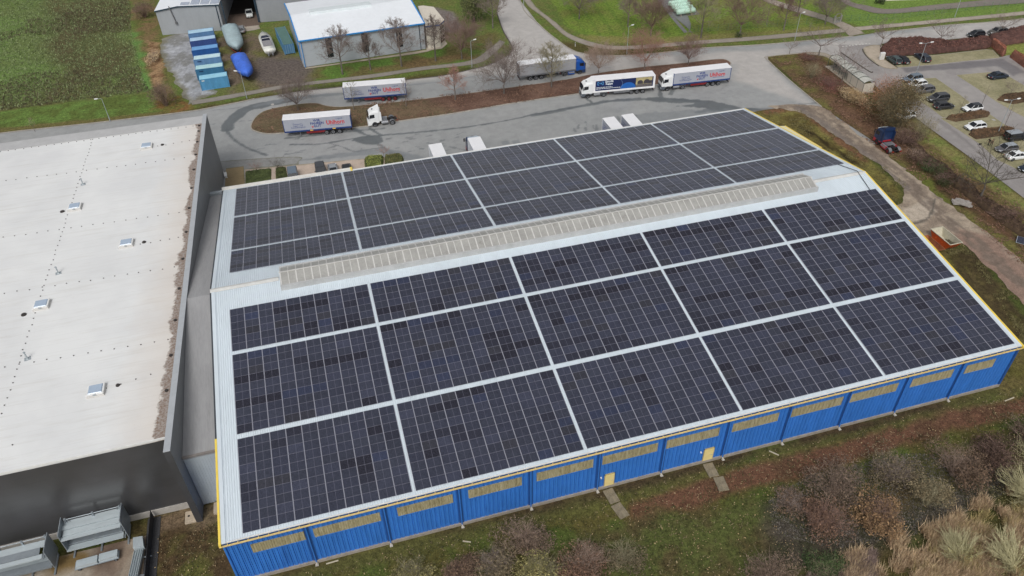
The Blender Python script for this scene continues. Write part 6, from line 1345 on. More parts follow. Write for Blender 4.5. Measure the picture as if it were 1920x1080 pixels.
# ================================================================ STEEL STILLAGES BOTTOM LEFT
m_zinc=M('zinc_sheet',C(184,194,198),.4,.25,.5,.08,1.5,stretch=(.3,1,1)); m_zinc2=M('zinc_dull',C(140,148,154),.45,.3,.5,.12,2.)
def rack(label,corner,rz,L,tiers,back=3):
    """cantilever rack: columns at the back, arms, long folded sheets on the arms, end plates"""
    t=thing('storage_rack',label,'rack',corner,rz,'steel racks by the dark warehouse wall'); D=2.5; H=3.8
    for k in range(back):
        x=.3+k*(L-.6)/(back-1); mb=MB(); mb.box(x-.09,x+.09,D-.15,D+.05,0,H); mb.box(x-.09,x+.09,0,D-.15,0,.14); c=mb.build('column',m_zinc2,t)
        for z in tiers: mb=MB(); mb.box(x-.06,x+.06,.1,D-.151,z,z+.12); mb.build('arm',m_zinc2,c)
    mb=MB(); mb.tube((.3,D-.05,H-.15),(L-.3,D-.05,H-.15),.05); mb.tube((.3,D-.05,H-.2),(L*.5,D-.05,1.),.03); mb.tube((L-.3,D-.05,H-.2),(L*.5,D-.05,1.),.03); mb.build('brace',m_zinc2,t)
    rs=random.Random(int(L*10))
    for z in tiers:
        y=.05
        while y<D-.5:
            w_=rs.choice((.5,.7,.85)); n_=rs.choice((1,2,3)); mb=MB(); x0=rs.uniform(-.3,.2)
            for q in range(n_): mb.box(x0,x0+L-rs.uniform(.1,.5),y,y+w_,z+.125+q*.09,z+.125+q*.09+.07)
            mb.build('sheet_profile',m_zinc if rs.random()<.7 else m_zinc2,t); y+=w_+.06
    for x in (-.05,L-.05):
        mb=MB(); mb.box(x,x+.08,.2,D+.1,1.0,H+.2); mb.build('end_plate',m_zinc2,t)
    return t
x,y=G2(150,1012); a_=Vector(G2(150,1012)); b_=Vector(G2(247,985)); rz=math.atan2((b_-a_).y,(b_-a_).x)
rack('grey steel rack of galvanised sheets in the middle, nearest the mesh fence',(-17.5,8.0,.02),rad(1),6.1,(1.1,3.0))
rack('long grey steel rack of galvanised sheets cut by the left picture edge',(-26.0,6.3,.02),rad(1),7.4,(1.2,3.0),4)
# flat trolley with boxes under the middle rack
t=thing('sheet_trolley','low wheeled trolley loaded with folded zinc sheets in front of the middle rack','trolley',(-14.6,6.7,.02),rad(2))
mb=MB(); mb.box(-2.2,2.2,-.5,.5,.35,.45); mb.build('deck',m_zinc2,t)
for x in(-1.8,1.8):
    for s_ in(-1,1): wheel(t,x,s_*.42,.17,.1)
for k in range(3): mb=MB(); mb.box(-2.1+k*.05,.1,-.45,.4,.45+k*.12,.55+k*.12); mb.box(.25,2.1,-.4,.45,.45+k*.12,.55+k*.12); mb.build('sheet_stack',m_zinc,t)
t=thing('profile_pile','low pile of long galvanised profiles on the ground below the left rack','pile',(-22.6,4.6,.02),rad(4)); 
for k in range(7):
    mb=MB(); y=(k%4)*.36-.6; z=.08+(k//4)*.24; x0=random.uniform(-3.6,-3.2); mb.loft([[(x,y,z+.2),(x,y,z),(x,y+.3,z),(x,y+.3,z+.2),(x,y+.26,z+.2),(x,y+.26,z+.04),(x,y+.04,z+.04),(x,y+.04,z+.2)] for x in (x0,x0+random.uniform(6.2,7.))]); mb.build('profile',m_zinc,t)
t=thing('channel_stack','narrow stack of folded zinc channels standing beside the dark path','stack',(-10.6,4.2,.02),rad(84))
for k in range(4):
    mb=MB(); y=k*.24-.5; mb.loft([[(x,y,.75),(x,y,.3),(x,y+.2,.3),(x,y+.2,.75),(x,y+.16,.75),(x,y+.16,.34),(x,y+.04,.34),(x,y+.04,.75)] for x in (-3.6,2.4)]); mb.build('channel',m_zinc,t)
for x in(-2.8,-.6,1.6): mb=MB(); mb.box(x,x+.12,-1.4,.6,.14,.28); mb.build('bearer',m_zinc2,t)
mb=MB(); mb.loft([[(2.5,-.6,.4),(2.5,.5,.4),(2.5,.5,1.0),(2.5,-.6,1.0)],[(3.9,-.2,.3),(3.9,.8,.3),(3.9,.8,.9),(3.9,-.2,.9)]]); mb.build('end_bundle',m_zinc,t)
# dark screened fence along the yard
t=thing('screen_fence','low dark mesh-covered fence running from the warehouse wall to the bottom edge','fence',(0,0,0))
for k in range(12):
    y=10.9-k*2.2; mb=MB(); mb.tube((-9.25,y,0),(-9.25,y,1.45),.04); mb.build('post',m_blk,t)
    if k<11: mb=MB(); mb.box(-9.27,-9.23,y-2.15,y-.05,.05,1.35); mb.build('mesh_panel',M('screen_mesh',C(50,50,52),.8,var=.15),t)
mb=MB(); mb.box(-9.9,-8.5,-30,10.9,.0,.035); struct(mb.build('gravel_strip',M('dark_gravel',C(66,66,68),.9,var=.35,scale=6.)))
# concrete shaft by the fin wall
t=thing('concrete_shaft','pale concrete block with a dark hole at the foot of the warehouse corner','block',(-4.9,9.6,0)); mb=MB(); mb.bbox(-.9,.5,-.7,.9,-.05,.22,.03); mb.build('block',M('pale_block',C(180,166,146),.9,var=.15),t); mb=MB(); mb.prism([(-.5+.13*math.cos(a*PI/5),.2+.13*math.sin(a*PI/5)) for a in range(10)],.2,.235); mb.build('hole',m_blk,t)
t=thing('concrete_block','pale concrete block between the warehouse corner and the link building','block',(-2.2,10.2,0)); mb=MB(); mb.bbox(-.5,.5,-.9,.6,-.05,.3,.03); mb.build('block',M('pale_block',C(180,166,146)),t)
# litter / loose boards along the wall
for (x,y,r,l_,lab) in ((9.6,-.55,rad(2),1.3,'short pale board lying against the foot of the blue wall'),(24.,-2.3,rad(-25),.9,'pale stick lying in the grass left of centre'),(95.6,-2.4,rad(6),1.6,'pale bar on the ground at the right corner of the blue warehouse'),(62.3,-1.3,rad(-50),1.2,'pale slat leaning out of the wall near the middle')):
    t=thing('loose_board',lab,'board',(x,y,.01),r); mb=MB(); mb.box(-l_/2,l_/2,-.07,.07,0,.06); mb.build('board',M('pale_board',C(190,180,156),.8,var=.1),t)
# forecourt wall sign post & white board by the dark wall behind the hall
x,y=G2(424,331); t=thing('garden_bench','white bench standing on the gravel behind the warehouse','bench',(x,y,.05),rad(95))
mb=MB(); mb.bbox(-.8,.8,-.25,.25,.42,.48,.01); mb.build('seat',m_white,t); mb=MB(); mb.box(-.8,.8,.24,.28,.5,.85); mb.build('backrest',m_white,t)
for sx in(-.7,.7): mb=MB(); mb.box(sx-.04,sx+.04,-.22,.22,0,.42); mb.build('leg',m_white,t)
# ================================================================ TREES, SHRUBS, HEDGES
def veg(name,cols,rough=.85,tr=0.):
    """bark or leaf surface: colour comes from the plant, varied per leaf (Tint) and per plant"""
    if name in MATS: return MATS[name]
    m,t,b=newmat(name,rough,0,.2)
    at=t.node('ShaderNodeAttribute',attribute_name='Tint'); oi=t.node('ShaderNodeObjectInfo')
    n=t.noise(t.node('ShaderNodeNewGeometry').outputs['Position'],1.1,3,.6)
    c=t.ramp(n,[(.35,cols[0]),(.65,cols[-1])]); c=t.mix(1.0,c,at.outputs['Color'],'MULTIPLY')
    hs_=t.node('ShaderNodeHueSaturation'); t.link(t.math('ADD',t.math('MULTIPLY',oi.outputs['Random'],.3),.85),hs_.inputs['Value']); hs_.inputs['Saturation'].default_value=.8; t.link(c,hs_.inputs['Color']); t.link(hs_.outputs[0],b.inputs['Base Color']); return m
def vtube(mb,a,b,r0,r1,n=3):
    a=Vector(a); b=Vector(b); d=b-a
    if d.length<1e-5: return
    d.normalize(); u=d.orthogonal().normalized(); w_=d.cross(u); k=len(mb.v)
    for p,r in ((a,r0),(b,r1)):
        for i in range(n): an=2*PI*i/n; q=p+(u*math.cos(an)+w_*math.sin(an))*r; mb.v.append((q.x,q.y,q.z))
    for i in range(n): j=(i+1)%n; mb.f.append((k+i,k+j,k+n+j,k+n+i)); mb.uv.append(None); mb.mi.append(0); mb.col.append(mb.c)
def bare_tree(seed,h=8.,rad_=2.8,trunk=.28,limbs=9,up=.75,sub=6,twigs=5,fine=3,rt=.13,tw=.016,leader=True,drop=0.):
    rs=random.Random(seed); T=MB(); T.c=(1,1,1); K=MB(); K.c=(1,1,1)
    z0=h*trunk; p=Vector((0,0,-.1)); r=rt; top=h*.97 if leader else z0*1.3
    n=7; pts=[p]
    for i in range(n): f=(i+1)/n; pts.append(Vector((rs.uniform(-.05,.05)*i*.5,rs.uniform(-.05,.05)*i*.5,top*f)))
    for i in range(n): vtube(T,pts[i],pts[i+1],rt*(1-i/n)**.8+.012,rt*(1-(i+1)/n)**.8+.012,7)
    def at(z):
        f=max(0,min(n-.001,z/top*n)); i=int(f); return pts[i].lerp(pts[i+1],f-i)
    def grow(a,d,L,r,lev):
        segs=3 if lev<2 else 2; q=a; dd=d.copy(); out=[]
        for s_ in range(segs):
            dd=(dd+Vector((rs.uniform(-.18,.18),rs.uniform(-.18,.18),rs.uniform(-.05,.22)-drop))).normalized(); e=q+dd*(L/segs); r1=r*(1-.5*(s_+1)/segs)
            vtube(K if lev>0 else K,q,e,r*(1-.5*s_/segs),r1,4 if lev==0 else 3); out.append((q,e,dd)); q=e
        if lev>=3: return
        cnt=(sub,twigs,fine)[lev]
        for k in range(cnt):
            f=rs.uniform(.25,1.) ; i=min(segs-1,int(f*segs)); a2=out[i][0].lerp(out[i][1],f*segs-i); base=out[i][2]
            side=base.orthogonal(); side.rotate(Matrix.Rotation(rs.uniform(0,2*PI),3,base)); nd=(base*rs.uniform(.6,1.)+side*rs.uniform(.5,.95)+Vector((0,0,.15-drop))).normalized()
            grow(a2,nd,L*rs.uniform(.38,.6),max(tw*.7,r*.45),lev+1)
    for k in range(limbs):
        f=k/limbs; z=z0+(top-z0)*(f*.82 if leader else rs.uniform(0,.25)); az=k*2.4+rs.uniform(-.4,.4)
        el=up*(.55+.6*f)+rs.uniform(-.1,.1) if leader else up+rs.uniform(-.25,.3)
        L=(rad_*1.15*(1-.62*f) if leader else math.hypot(rad_,(h-z0))*rs.uniform(.62,.8))
        grow(at(z),Vector((math.cos(az)*math.cos(el),math.sin(az)*math.cos(el),math.sin(el))),L,rt*(.42-.2*f),0)
    return T,K
BARK=veg('bark_grey',[C(122,114,106),C(98,90,82)])
TW={'grey':veg('twigs_grey_brown',[C(140,124,114),C(114,98,90)]),'pink':veg('twigs_pinkish',[C(154,130,112),C(126,102,86)]),'rust':veg('twigs_rust',[C(170,124,104),C(146,100,82)]),'olive':veg('twigs_olive',[C(146,138,104),C(120,112,82)]),'brown':veg('twigs_brown',[C(138,108,96),C(108,82,72)]),'dark':veg('twigs_dark',[C(96,88,76),C(74,68,58)])}
def freeze(mb,name,mat):
    o=mb.build(name,mat); me=o.data; bpy.data.objects.remove(o); return me
TREES={}
for key,args in {'lime':dict(seed=1,h=8,rad_=2.7,limbs=15,sub=8,twigs=7,fine=5,tw=.013),'lime2':dict(seed=2,h=8,rad_=2.5,limbs=14,sub=8,twigs=7,fine=5,up=.9,tw=.013),
  'round':dict(seed=3,h=8,rad_=3.3,trunk=.22,limbs=14,sub=9,twigs=7,fine=5,leader=False,up=.85,rt=.15,tw=.013),'round2':dict(seed=4,h=8,rad_=3.1,trunk=.24,limbs=13,sub=9,twigs=7,fine=5,leader=False,up=.8,rt=.14,tw=.013),
  'open':dict(seed=5,h=8,rad_=4.2,trunk=.28,limbs=8,sub=6,twigs=4,fine=2,leader=False,up=.6,rt=.17,tw=.02),'open2':dict(seed=6,h=8,rad_=3.8,trunk=.3,limbs=9,sub=6,twigs=4,fine=2,leader=False,up=.7,rt=.16,tw=.02),
  'thin':dict(seed=7,h=8,rad_=2.0,trunk=.3,limbs=9,sub=5,twigs=4,fine=2,rt=.08,up=1.0),'sap':dict(seed=8,h=8,rad_=1.2,trunk=.35,limbs=6,sub=3,twigs=2,fine=1,rt=.06,up=1.1)}.items():
    T,K=bare_tree(**args); TREES[key]=(freeze(T,'trunk',BARK),K)
TCACHE={}
def tree(label,base,top,kind,tw,group='bare trees along the roads and lawns',hmul=1.,name='bare_tree',zb=.0,wmul=1.):
    x,y=G2(*base)
    # height from the crown top seen above the foot
    d=CF*FPX+CR*(base[0]-960)-CU*(top[1]-540); dh=math.hypot(x-CAM[0],y-CAM[1]); hz=CAM[2]+d[2]*dh/math.hypot(d[0],d[1]); h=max(2.,hz)*hmul
    t=thing(name,label,'tree',(x,y,zb),random.uniform(0,6.28),group); s_=h/8.0; t.scale=(s_*wmul,s_*wmul,s_)
    tm,K=TREES[kind]; o=bpy.data.objects.new('trunk',tm); COL.objects.link(o); o.parent=t
    kk=(kind,tw)
    if kk not in TCACHE: TCACHE[kk]=freeze(K,'crown',TW[tw])
    o=bpy.data.objects.new('crown',TCACHE[kk]); COL.objects.link(o); o.parent=t; return t
TL=[('small bare reddish tree just beyond the white roof at the left',(66,247),(55,217),'thin','pink'),
('bare grey tree at the left end of the planted island, above the lone trailer',(559.5,209),(552,152),'round','grey'),
('bare tree before the left window strip of the blue-edged hall',(642.5,139),(627,52),'lime','grey'),
('bare tree before the middle window strip of the blue-edged hall',(695,131),(688,62),'lime2','grey'),
('bare tree before the right window strip of the blue-edged hall',(753,124),(741,36),'lime','grey'),
('thin bare tree in front of the cream annex',(817,114),(811,32),'lime2','grey'),
('dense brown-twigged tree on the lawn right of the cream annex',(866,110),(870,40),'round','brown'),
('bare tree at the edge of the straight road, top centre',(924,53),(924,-14),'lime','grey'),
('small rust-coloured tree on the planted island',(854,189),(854,126),'lime2','rust'),
('large spreading bare tree on the planted island at the junction',(945,177),(945,94),'round2','grey'),
('thin pale tree between the two left trailers',(664,208),(652,148),'thin','olive'),
('thin pale tree at the right end of the far lettered trailer',(762,201),(760,145),'thin','grey'),
('slender olive tree in front of the plain grey trailer',(1034,165),(1037,84),'lime','olive'),
('round bare tree between the blue truck and the white printed truck',(1122,141),(1125,88),'round','pink'),
('reddish tree behind the white printed truck',(1208,131),(1210,66),'round2','rust'),
('dark round tree behind the cab of the right lettered truck',(1290,122),(1292,75),'round','brown'),
('bare tree on the lawn at the top edge left of the gas tanks',(1086,35),(1086,-34),'round2','grey'),
('bare tree on the lawn behind the street lamp',(1177,50),(1180,-14),'lime2','grey'),
('brown bare tree on the lawn directly above the reddish tree',(1220,67),(1225,-2),'round','brown'),
('olive-brown tree right of the gas tanks by the footpath',(1314,71),(1320,-12),'lime','olive'),
('large brown tree second right of the gas tanks by the footpath',(1387,66),(1395,-8),'round2','brown'),
('slim bare tree in the middle of the right-hand lawn',(1437,47),(1446,-8),'thin','grey'),
('bare tree in front of the diagonal path near the top',(1469,57),(1477,-10),'lime2','brown'),
('bare tree behind the diagonal path near the top edge',(1495,30),(1500,-24),'lime','grey'),
('bare tree beside the stone-pillared garden gate',(1547,45),(1554,-12),'round','grey'),
('spreading bare tree at the corner between road and car park entrance',(1535,104),(1549,45),'open','grey'),
('small bare sapling on the verge left of the car park entrance',(1480,101),(1482,76),'open2','grey'),
('tall bare tree standing beside the shelter with curved roofs',(1578,154),(1592,92),'open','grey'),
('bare tree at the left end of the red-brown hedge',(1651,88),(1665,38),'open2','grey'),
('bare tree in the middle of the red-brown hedge',(1761,82),(1775,33),'open','grey'),
('wide bare tree over the brown-grey parked car',(1875,66),(1882,22),'open2','grey'),
('slim bare tree in front of the white hatchback with the glass roof',(1797,216),(1807,176),'thin','olive'),
('leaning slim tree by the right side of the upper brown hedge',(1839,201),(1851,155),'sap','grey'),
('slim sapling crossing the lane edge above the lower brown hedge',(1882,240),(1902,188),'sap','grey'),
('small bare tree at the edge of the middle parking bay',(1894,177),(1903,152),'open2','grey'),
('large spreading bare tree in the hedge strip near the people',(1837,372),(1850,270),'open','dark'),
('small pollarded tree by the clipped green hedge behind the warehouse',(720,293),(720,276),'open2','rust'),
('small pollarded tree by the parked cars behind the warehouse',(522,319),(522,298),'open2','dark'),
('small reddish tree in the planting nearest the grey wall behind the warehouse',(481,322),(481,308),'open2','rust')]
for k,(lab,b_,t_,kd,tw) in enumerate(TL):
    tree(lab,b_,t_,kd,tw,hmul=1.08 if t_[1]<0 else 1.04,zb=.12 if 'island' in lab else 0.,wmul=1.1)
# ---- leafy masses
LEAF={}
def leafmat(key,c0,c1):
    return veg('leaves_'+key,[C(*c0),C(*c1)])
def blob_leaves(mb,rs,c,r,n,size,tints,lump=5,shell=.55,up=.3):
    """leaf-sized faces gathered in clumps through an uneven crown volume"""
    lumps=[]
    for k in range(lump):
        a=rs.uniform(0,2*PI); q=rs.uniform(.2,.75); lumps.append((c[0]+r[0]*q*math.cos(a),c[1]+r[1]*q*math.sin(a),c[2]+r[2]*rs.uniform(-.2,.55),rs.uniform(.35,.62)))
    for k in range(n):
        L_c=rs.choice(lumps); u=rs.gauss(0,1),rs.gauss(0,1),rs.gauss(0,1); m=math.sqrt(sum(x*x for x in u))+1e-6; q=rs.uniform(shell,1.)**.7
        p=Vector((L_c[0]+u[0]/m*r[0]*L_c[3]*q,L_c[1]+u[1]/m*r[1]*L_c[3]*q,max(.08,L_c[2]+u[2]/m*r[2]*L_c[3]*1.15*q)))
        s_=size*rs.uniform(.6,1.3); d=Vector((rs.gauss(0,1),rs.gauss(0,1),rs.gauss(0,1)*.6)).normalized(); e=d.cross(Vector((rs.gauss(0,1),rs.gauss(0,1),rs.gauss(0,1)+up*3)).normalized())
        if e.length<.1: continue
        e.normalize(); a=p-d*s_; b=p+e*s_*.45; c_=p+d*s_; dd=p-e*s_*.45; mb.c=rs.choice(tints); mb.face([a,b,c_,dd])
def stems(mb,rs,c,r,n,rad0=.03,reach=1.,split=3):
    for k in range(n):
        a=rs.uniform(0,2*PI); q=rs.uniform(.2,1.)*reach; mb.c=(1,1,1); tip=Vector((c[0]+r[0]*q*math.cos(a),c[1]+r[1]*q*math.sin(a),c[2]+r[2]*(1.-.5*q*q)*rs.uniform(.75,1.1))); b0=Vector((c[0]+rs.uniform(-.25,.25)*r[0]*.5,c[1]+rs.uniform(-.25,.25)*r[1]*.5,0)); md=b0.lerp(tip,.5)+Vector((rs.uniform(-.2,.2),rs.uniform(-.2,.2),.15*r[2]))
        vtube(mb,b0,md,rad0,rad0*.7); vtube(mb,md,tip,rad0*.7,rad0*.35)
        for j in range(split):
            f=rs.uniform(.2,1.); q0=md.lerp(tip,f); e=q0+Vector((rs.uniform(-1,1)*r[0],rs.uniform(-1,1)*r[1],rs.uniform(.1,.9)*r[2]))*.35; vtube(mb,q0,e,rad0*.45,rad0*.2)
            for j2 in range(2): q1=q0.lerp(e,rs.uniform(.3,1)); vtube(mb,q1,q1+Vector((rs.uniform(-1,1)*r[0],rs.uniform(-1,1)*r[1],rs.uniform(.1,.8)*r[2]))*.2,rad0*.25,rad0*.15)
def shrub(label,px,rpx,hgt,lm,tm,n=900,size=.09,group='bare shrubs on the strip south of the blue warehouse',st=46,seed=0,tints=None,name='shrub',sq=1.,cat='shrub',zbase=0.):
    rs=random.Random(seed*77+5); x,y=G2(*px); x2,_=G2(px[0]+rpx,px[1]); r=abs(x2-x)
    t=thing(name,label,cat,(x,y,zbase),0,group)
    mb=MB(); stems(mb,rs,(0,0,.0),(r,r*sq,hgt),st,.022); mb.build('stems',tm,t)
    mb=MB(); blob_leaves(mb,rs,(0,0,hgt*.45),(r*1.15,r*1.15*sq,hgt*.7),n,size,tints or [(.6,.6,.6),(.85,.85,.85),(1,1,1),(1.2,1.1,1.),(1.5,1.45,1.35)],9,.3); mb.build('leaves',lm,t); return t
lf_b=leafmat('brown',(124,98,74),(96,76,58)); lf_r=leafmat('rust',(132,98,74),(104,76,58)); lf_o=leafmat('orange_brown',(146,112,66),(116,88,54)); lf_t=leafmat('tan_olive',(132,118,84),(104,92,64)); lf_g=leafmat('grey_olive',(128,114,84),(98,86,62)); lf_y=leafmat('yellow_olive',(150,142,76),(116,112,58)); lf_p=leafmat('pink_brown',(134,112,92),(104,86,70)); lf_dg=leafmat('deep_green',(70,92,44),(48,66,34)); lf_m=leafmat('mid_green',(104,124,58),(74,92,44)); lf_d=leafmat('dark_red',(104,78,64),(76,58,48)); lf_hr=leafmat('hedge_red',(126,78,64),(98,62,52)); lf_ho=leafmat('hedge_orange',(176,98,62),(142,78,50)); lf_hb=leafmat('hedge_brown',(134,96,58),(104,78,48)); lf_yg=leafmat('yellow_green',(150,158,50),(116,128,44)); lf_st=leafmat('straw',(196,172,128),(160,138,100)); lf_so=leafmat('straw_olive',(160,152,92),(124,118,72))
SH=[('pink-brown shrub highest in the group, beside the red wheel track',(1560,905),62,2.6,lf_p,'pink',1500),
('round orange-brown shrub in the middle of the shrub group',(1640,965),48,3.0,lf_o,'brown',2100),
('brown shrub left of the round orange-brown one',(1545,968),58,2.3,lf_r,'brown',1500),
('grey-olive shrub with light bare stems behind the orange-brown one',(1665,878),52,2.6,lf_g,'grey',1300),
('round tan-olive shrub right of the orange-brown one',(1735,925),38,2.8,lf_t,'olive',1500),
('rust-tinged shrub right of the grey-olive one, near the track',(1785,868),56,2.8,lf_b,'pink',1600),
('dark reddish shrub near the right edge above the straw-coloured grass',(1865,850),56,2.6,lf_d,'brown',1600),
('reddish-brown shrub cut by the right edge beside the track',(1925,812),55,2.4,lf_d,'pink',1300),
('low brown shrub at the left end of the shrub group',(1478,930),40,1.6,lf_b,'grey',700),
('pale reddish shrub nearest the wall at the bottom centre',(985,1012),50,2.4,lf_p,'pink',1300),
('yellow-olive shrub at the bottom edge between two brown ones',(1015,1072),52,2.2,lf_y,'olive',2000),
('rust-brown shrub at the bottom edge right of the yellow-olive one',(1095,1062),60,2.7,lf_r,'pink',1900),
('greyish shrub at the bottom edge left of the yellow-olive one',(930,1060),46,2.0,lf_g,'grey',1300),
('low brown shrub at the bottom edge below the sixth window bay',(868,1072),44,1.6,lf_b,'brown',1000),
('small yellowish shrub at the bottom edge nearest the left corner',(775,1072),46,1.3,lf_y,'olive',900),
('grey-green shrub right of the rust-brown one at the bottom edge',(1170,1040),44,1.5,lf_g,'olive',800),
('brownish shrub at the bottom edge right of centre',(1440,1082),60,2.1,lf_p,'pink',1300),
('dark green bramble clump at the bottom edge before the straw grass',(1545,1062),44,1.1,lf_dg,'olive',1500)]
for k,(lab,px,rp,h_,lm,tw,n_) in enumerate(SH): shrub(lab,(px[0],px[1]+(20 if px[1]<1000 else 12)),rp*.98,h_*1.15,lm,TW[tw],int(n_*2.3),.115,seed=k,st=80)
# willow-like fans at the right edge
def willow(label,px,rpx,h_,seed,lean):
    rs=random.Random(seed); x,y=G2(*px); x2,_=G2(px[0]+rpx,px[1]); r=abs(x2-x); t=thing('willow_shrub',label,'shrub',(x,y,0),0,'pale-stemmed willow shrubs at the lower right')
    mb=MB(); mb.c=(1,1,1)
    for k in range(70):
        a=lean+rs.gauss(0,.75); q=rs.uniform(.5,1.); d=Vector((math.cos(a)*q*r,math.sin(a)*q*r,h_*(1.15-.5*q))); b0=Vector((rs.uniform(-.3,.3),rs.uniform(-.3,.3),0)); md=b0+d*.5+Vector((0,0,h_*.18)); e=b0+d
        vtube(mb,b0,md,.05,.035); vtube(mb,md,e,.035,.012)
        for j in range(9):
            f=rs.uniform(.1,1.); q0=(b0.lerp(md,f*2) if f<.5 else md.lerp(e,f*2-1)); dd=(d.normalized()+Vector((rs.uniform(-.6,.6),rs.uniform(-.6,.6),rs.uniform(-.1,.5)))).normalized(); vtube(mb,q0,q0+dd*rs.uniform(.5,1.3),.016,.008)
    mb.build('stems',veg('willow_stems',[C(190,182,132),C(150,142,100)]),t)
    mb=MB(); blob_leaves(mb,rs,(math.cos(lean)*r*.4,math.sin(lean)*r*.4,h_*.4),(r*.8,r*.8,h_*.6),900,.08,[(.7,.7,.7),(1,1,1),(1.3,1.3,1.2)],6,.3); mb.build('leaves',lf_so,t)
willow('pale willow shrub reaching left over the leaves at the right edge',(1925,945),70,3.6,3,2.6)
willow('pale willow shrub highest up the right edge above the straw grass',(1960,890),70,3.8,4,2.4)
willow('yellowish willow shrub at the bottom right corner',(1900,1075),70,3.4,5,2.0)
willow('yellowish willow shrub between the corner one and the straw grass',(1800,1050),50,2.4,6,1.8)
# big bush by the car park, mid green tree, roadside shrubs
shrub('big round olive bush between the dirt track and the parked cars',(1675,244),62,8.6,leafmat('olive_big',(128,108,66),(92,80,50)),TW['olive'],9000,.15,None,150,31,name='large_bush',cat='bush',sq=.9)
shrub('orange-brown bush above the big olive one, behind the shelter',(1652,204),50,6.8,leafmat('orange_big',(176,118,66),(142,96,56)),TW['rust'],6500,.13,None,70,32,name='large_bush',cat='bush',sq=.8)
shrub('pale olive bare-twigged bush right of the big olive one',(1722,262),34,5.,lf_t,TW['olive'],900,.1,None,70,33,name='large_bush',cat='bush')
shrub('dark reddish thicket under the big olive bush beside the blue tractor unit',(1692,268),34,2.6,lf_d,TW['brown'],2200,.12,None,60,34,name='thicket',cat='bush')
shrub('tan feathery reeds along the shelter, left of the orange-brown bush',(1600,190),24,2.2,lf_st,veg('reed_stems',[C(186,152,92),C(150,118,70)]),2600,.14,None,90,35,name='reed_clump',cat='plant',sq=1.6)
shrub('dark red dogwood row on the verge left of the reeds',(1556,160),34,1.3,leafmat('dogwood',(150,70,66),(96,54,48)),TW['brown'],1600,.1,None,70,36,sq=1.5)
shrub('small olive bush on the verge left of the shelter',(1521,146),20,3.2,lf_t,TW['olive'],900,.1,None,50,37)
shrub('dark red low shrub patch at the tip of the verge by the road',(1522,112),26,.9,lf_hr,TW['brown'],1300,.1,None,40,38)
shrub('bramble patch with green leaves in the strip below the lane',(1742,318),26,1.6,lf_dg,TW['brown'],1800,.1,None,50,39)
shrub('brown thicket in the strip beside the leaning sapling trunk',(1712,298),26,1.8,lf_d,TW['pink'],1600,.1,None,60,40)
shrub('green bramble mound beside two white specks in the strip',(1768,340),26,1.3,leafmat('bramble',(84,92,50),(60,64,38)),TW['brown'],1800,.1,None,40,41)
shrub('low brown hedge remains behind the white sacks',(1885,408),40,1.1,lf_d,TW['brown'],1500,.1,None,60,42,sq=.8)
shrub('large brown scrub bush between the field and the containers road corner',(312,198),26,4.6,leafmat('scrub',(122,96,80),(94,74,62)),TW['pink'],1700,.12,None,110,43,name='large_bush',cat='bush')
shrub('brown thicket at the shed corner by the field edge',(272,32),22,4.,leafmat('scrub',(122,96,80),(94,74,62)),TW['brown'],1500,.14,None,80,44,name='large_bush',cat='bush')
shrub('straw-coloured bramble strip between the field and the gravel yard',(288,112),14,1.4,lf_st,TW['pink'],1300,.12,None,50,45,sq=3.2)
shrub('leafy green tree among bare ones right of the cream annex',(888,42),28,9.,leafmat('greenish',(104,112,62),(78,84,48)),TW['dark'],4200,.2,None,60,46,name='leafy_tree',cat='tree')
shrub('small dark green bush below the small tree on the top right lawn',(1388,68),13,.8,lf_dg,TW['olive'],500,.12,None,20,47)
shrub('dark clipped bush before the white building at the top edge',(1648,6),10,1.6,lf_dg,TW['olive'],900,.14,None,20,48)
# ---- hedges: a trimmed body of leaves along a strip
def hedge(label,poly,h_,lm,body,n,size=.12,name='hedge',lumpy=.25,cat='hedge',world=False,group=None,seed=1):
    P=poly if world else GP(poly); rs=random.Random(seed); cx=sum(p[0] for p in P)/len(P); cy=sum(p[1] for p in P)/len(P)
    Q=[(x-cx,y-cy) for x,y in P]; t=thing(name,label,cat,(cx,cy,0),0,group)
    def zf(x,y,d): return np.minimum(1,(d/.35))**.6*h_*(.86)*(1-lumpy+lumpy*2*vnoise(x+cx,y+cy,1.8,seed,3))
    o=sheet('body',Q,.3,.0,lambda x,y:np.tile(np.array([1.,1,1]),(len(x),1)),body,zf,t,'Tint')
    X=[p[0] for p in Q]; Y=[p[1] for p in Q]; mb=MB(); xs=np.array([rs.uniform(min(X),max(X)) for _ in range(n*4)]); ys=np.array([rs.uniform(min(Y),max(Y)) for _ in range(n*4)])
    m=inside(xs,ys,Q); xs=xs[m][:n]; ys=ys[m][:n]; d=segdist(xs,ys,Q); zz=zf(xs,ys,d)
    for x,y,z,dd in zip(xs,ys,zz,d):
        if dd<.3: z=rs.uniform(.1,1)*z if z>.1 else rs.uniform(0,h_*.7)
        s_=size*rs.uniform(.6,1.3); a=Vector((rs.gauss(0,1),rs.gauss(0,1),rs.gauss(0,.7))).normalized(); e=a.cross(Vector((rs.gauss(0,1),rs.gauss(0,1),rs.gauss(0,1)))).normalized(); p=Vector((x,y,z+rs.uniform(-.02,.12)))
        k=rs.uniform(.6,1.35); mb.c=(k,k*rs.uniform(.9,1.06),k*rs.uniform(.85,1.1)); mb.face([p-a*s_,p+e*s_*.5,p+a*s_,p-e*s_*.5])
    mb.build('leaves',lm,t); return t
RB=veg('hedge_body_red',[C(104,66,56),C(76,50,44)]); OB=veg('hedge_body_orange',[C(128,74,50),C(100,58,42)]); BB=veg('hedge_body_brown',[C(96,74,48),C(70,54,38)]); GB=veg('hedge_body_green',[C(84,96,40),C(60,70,32)])
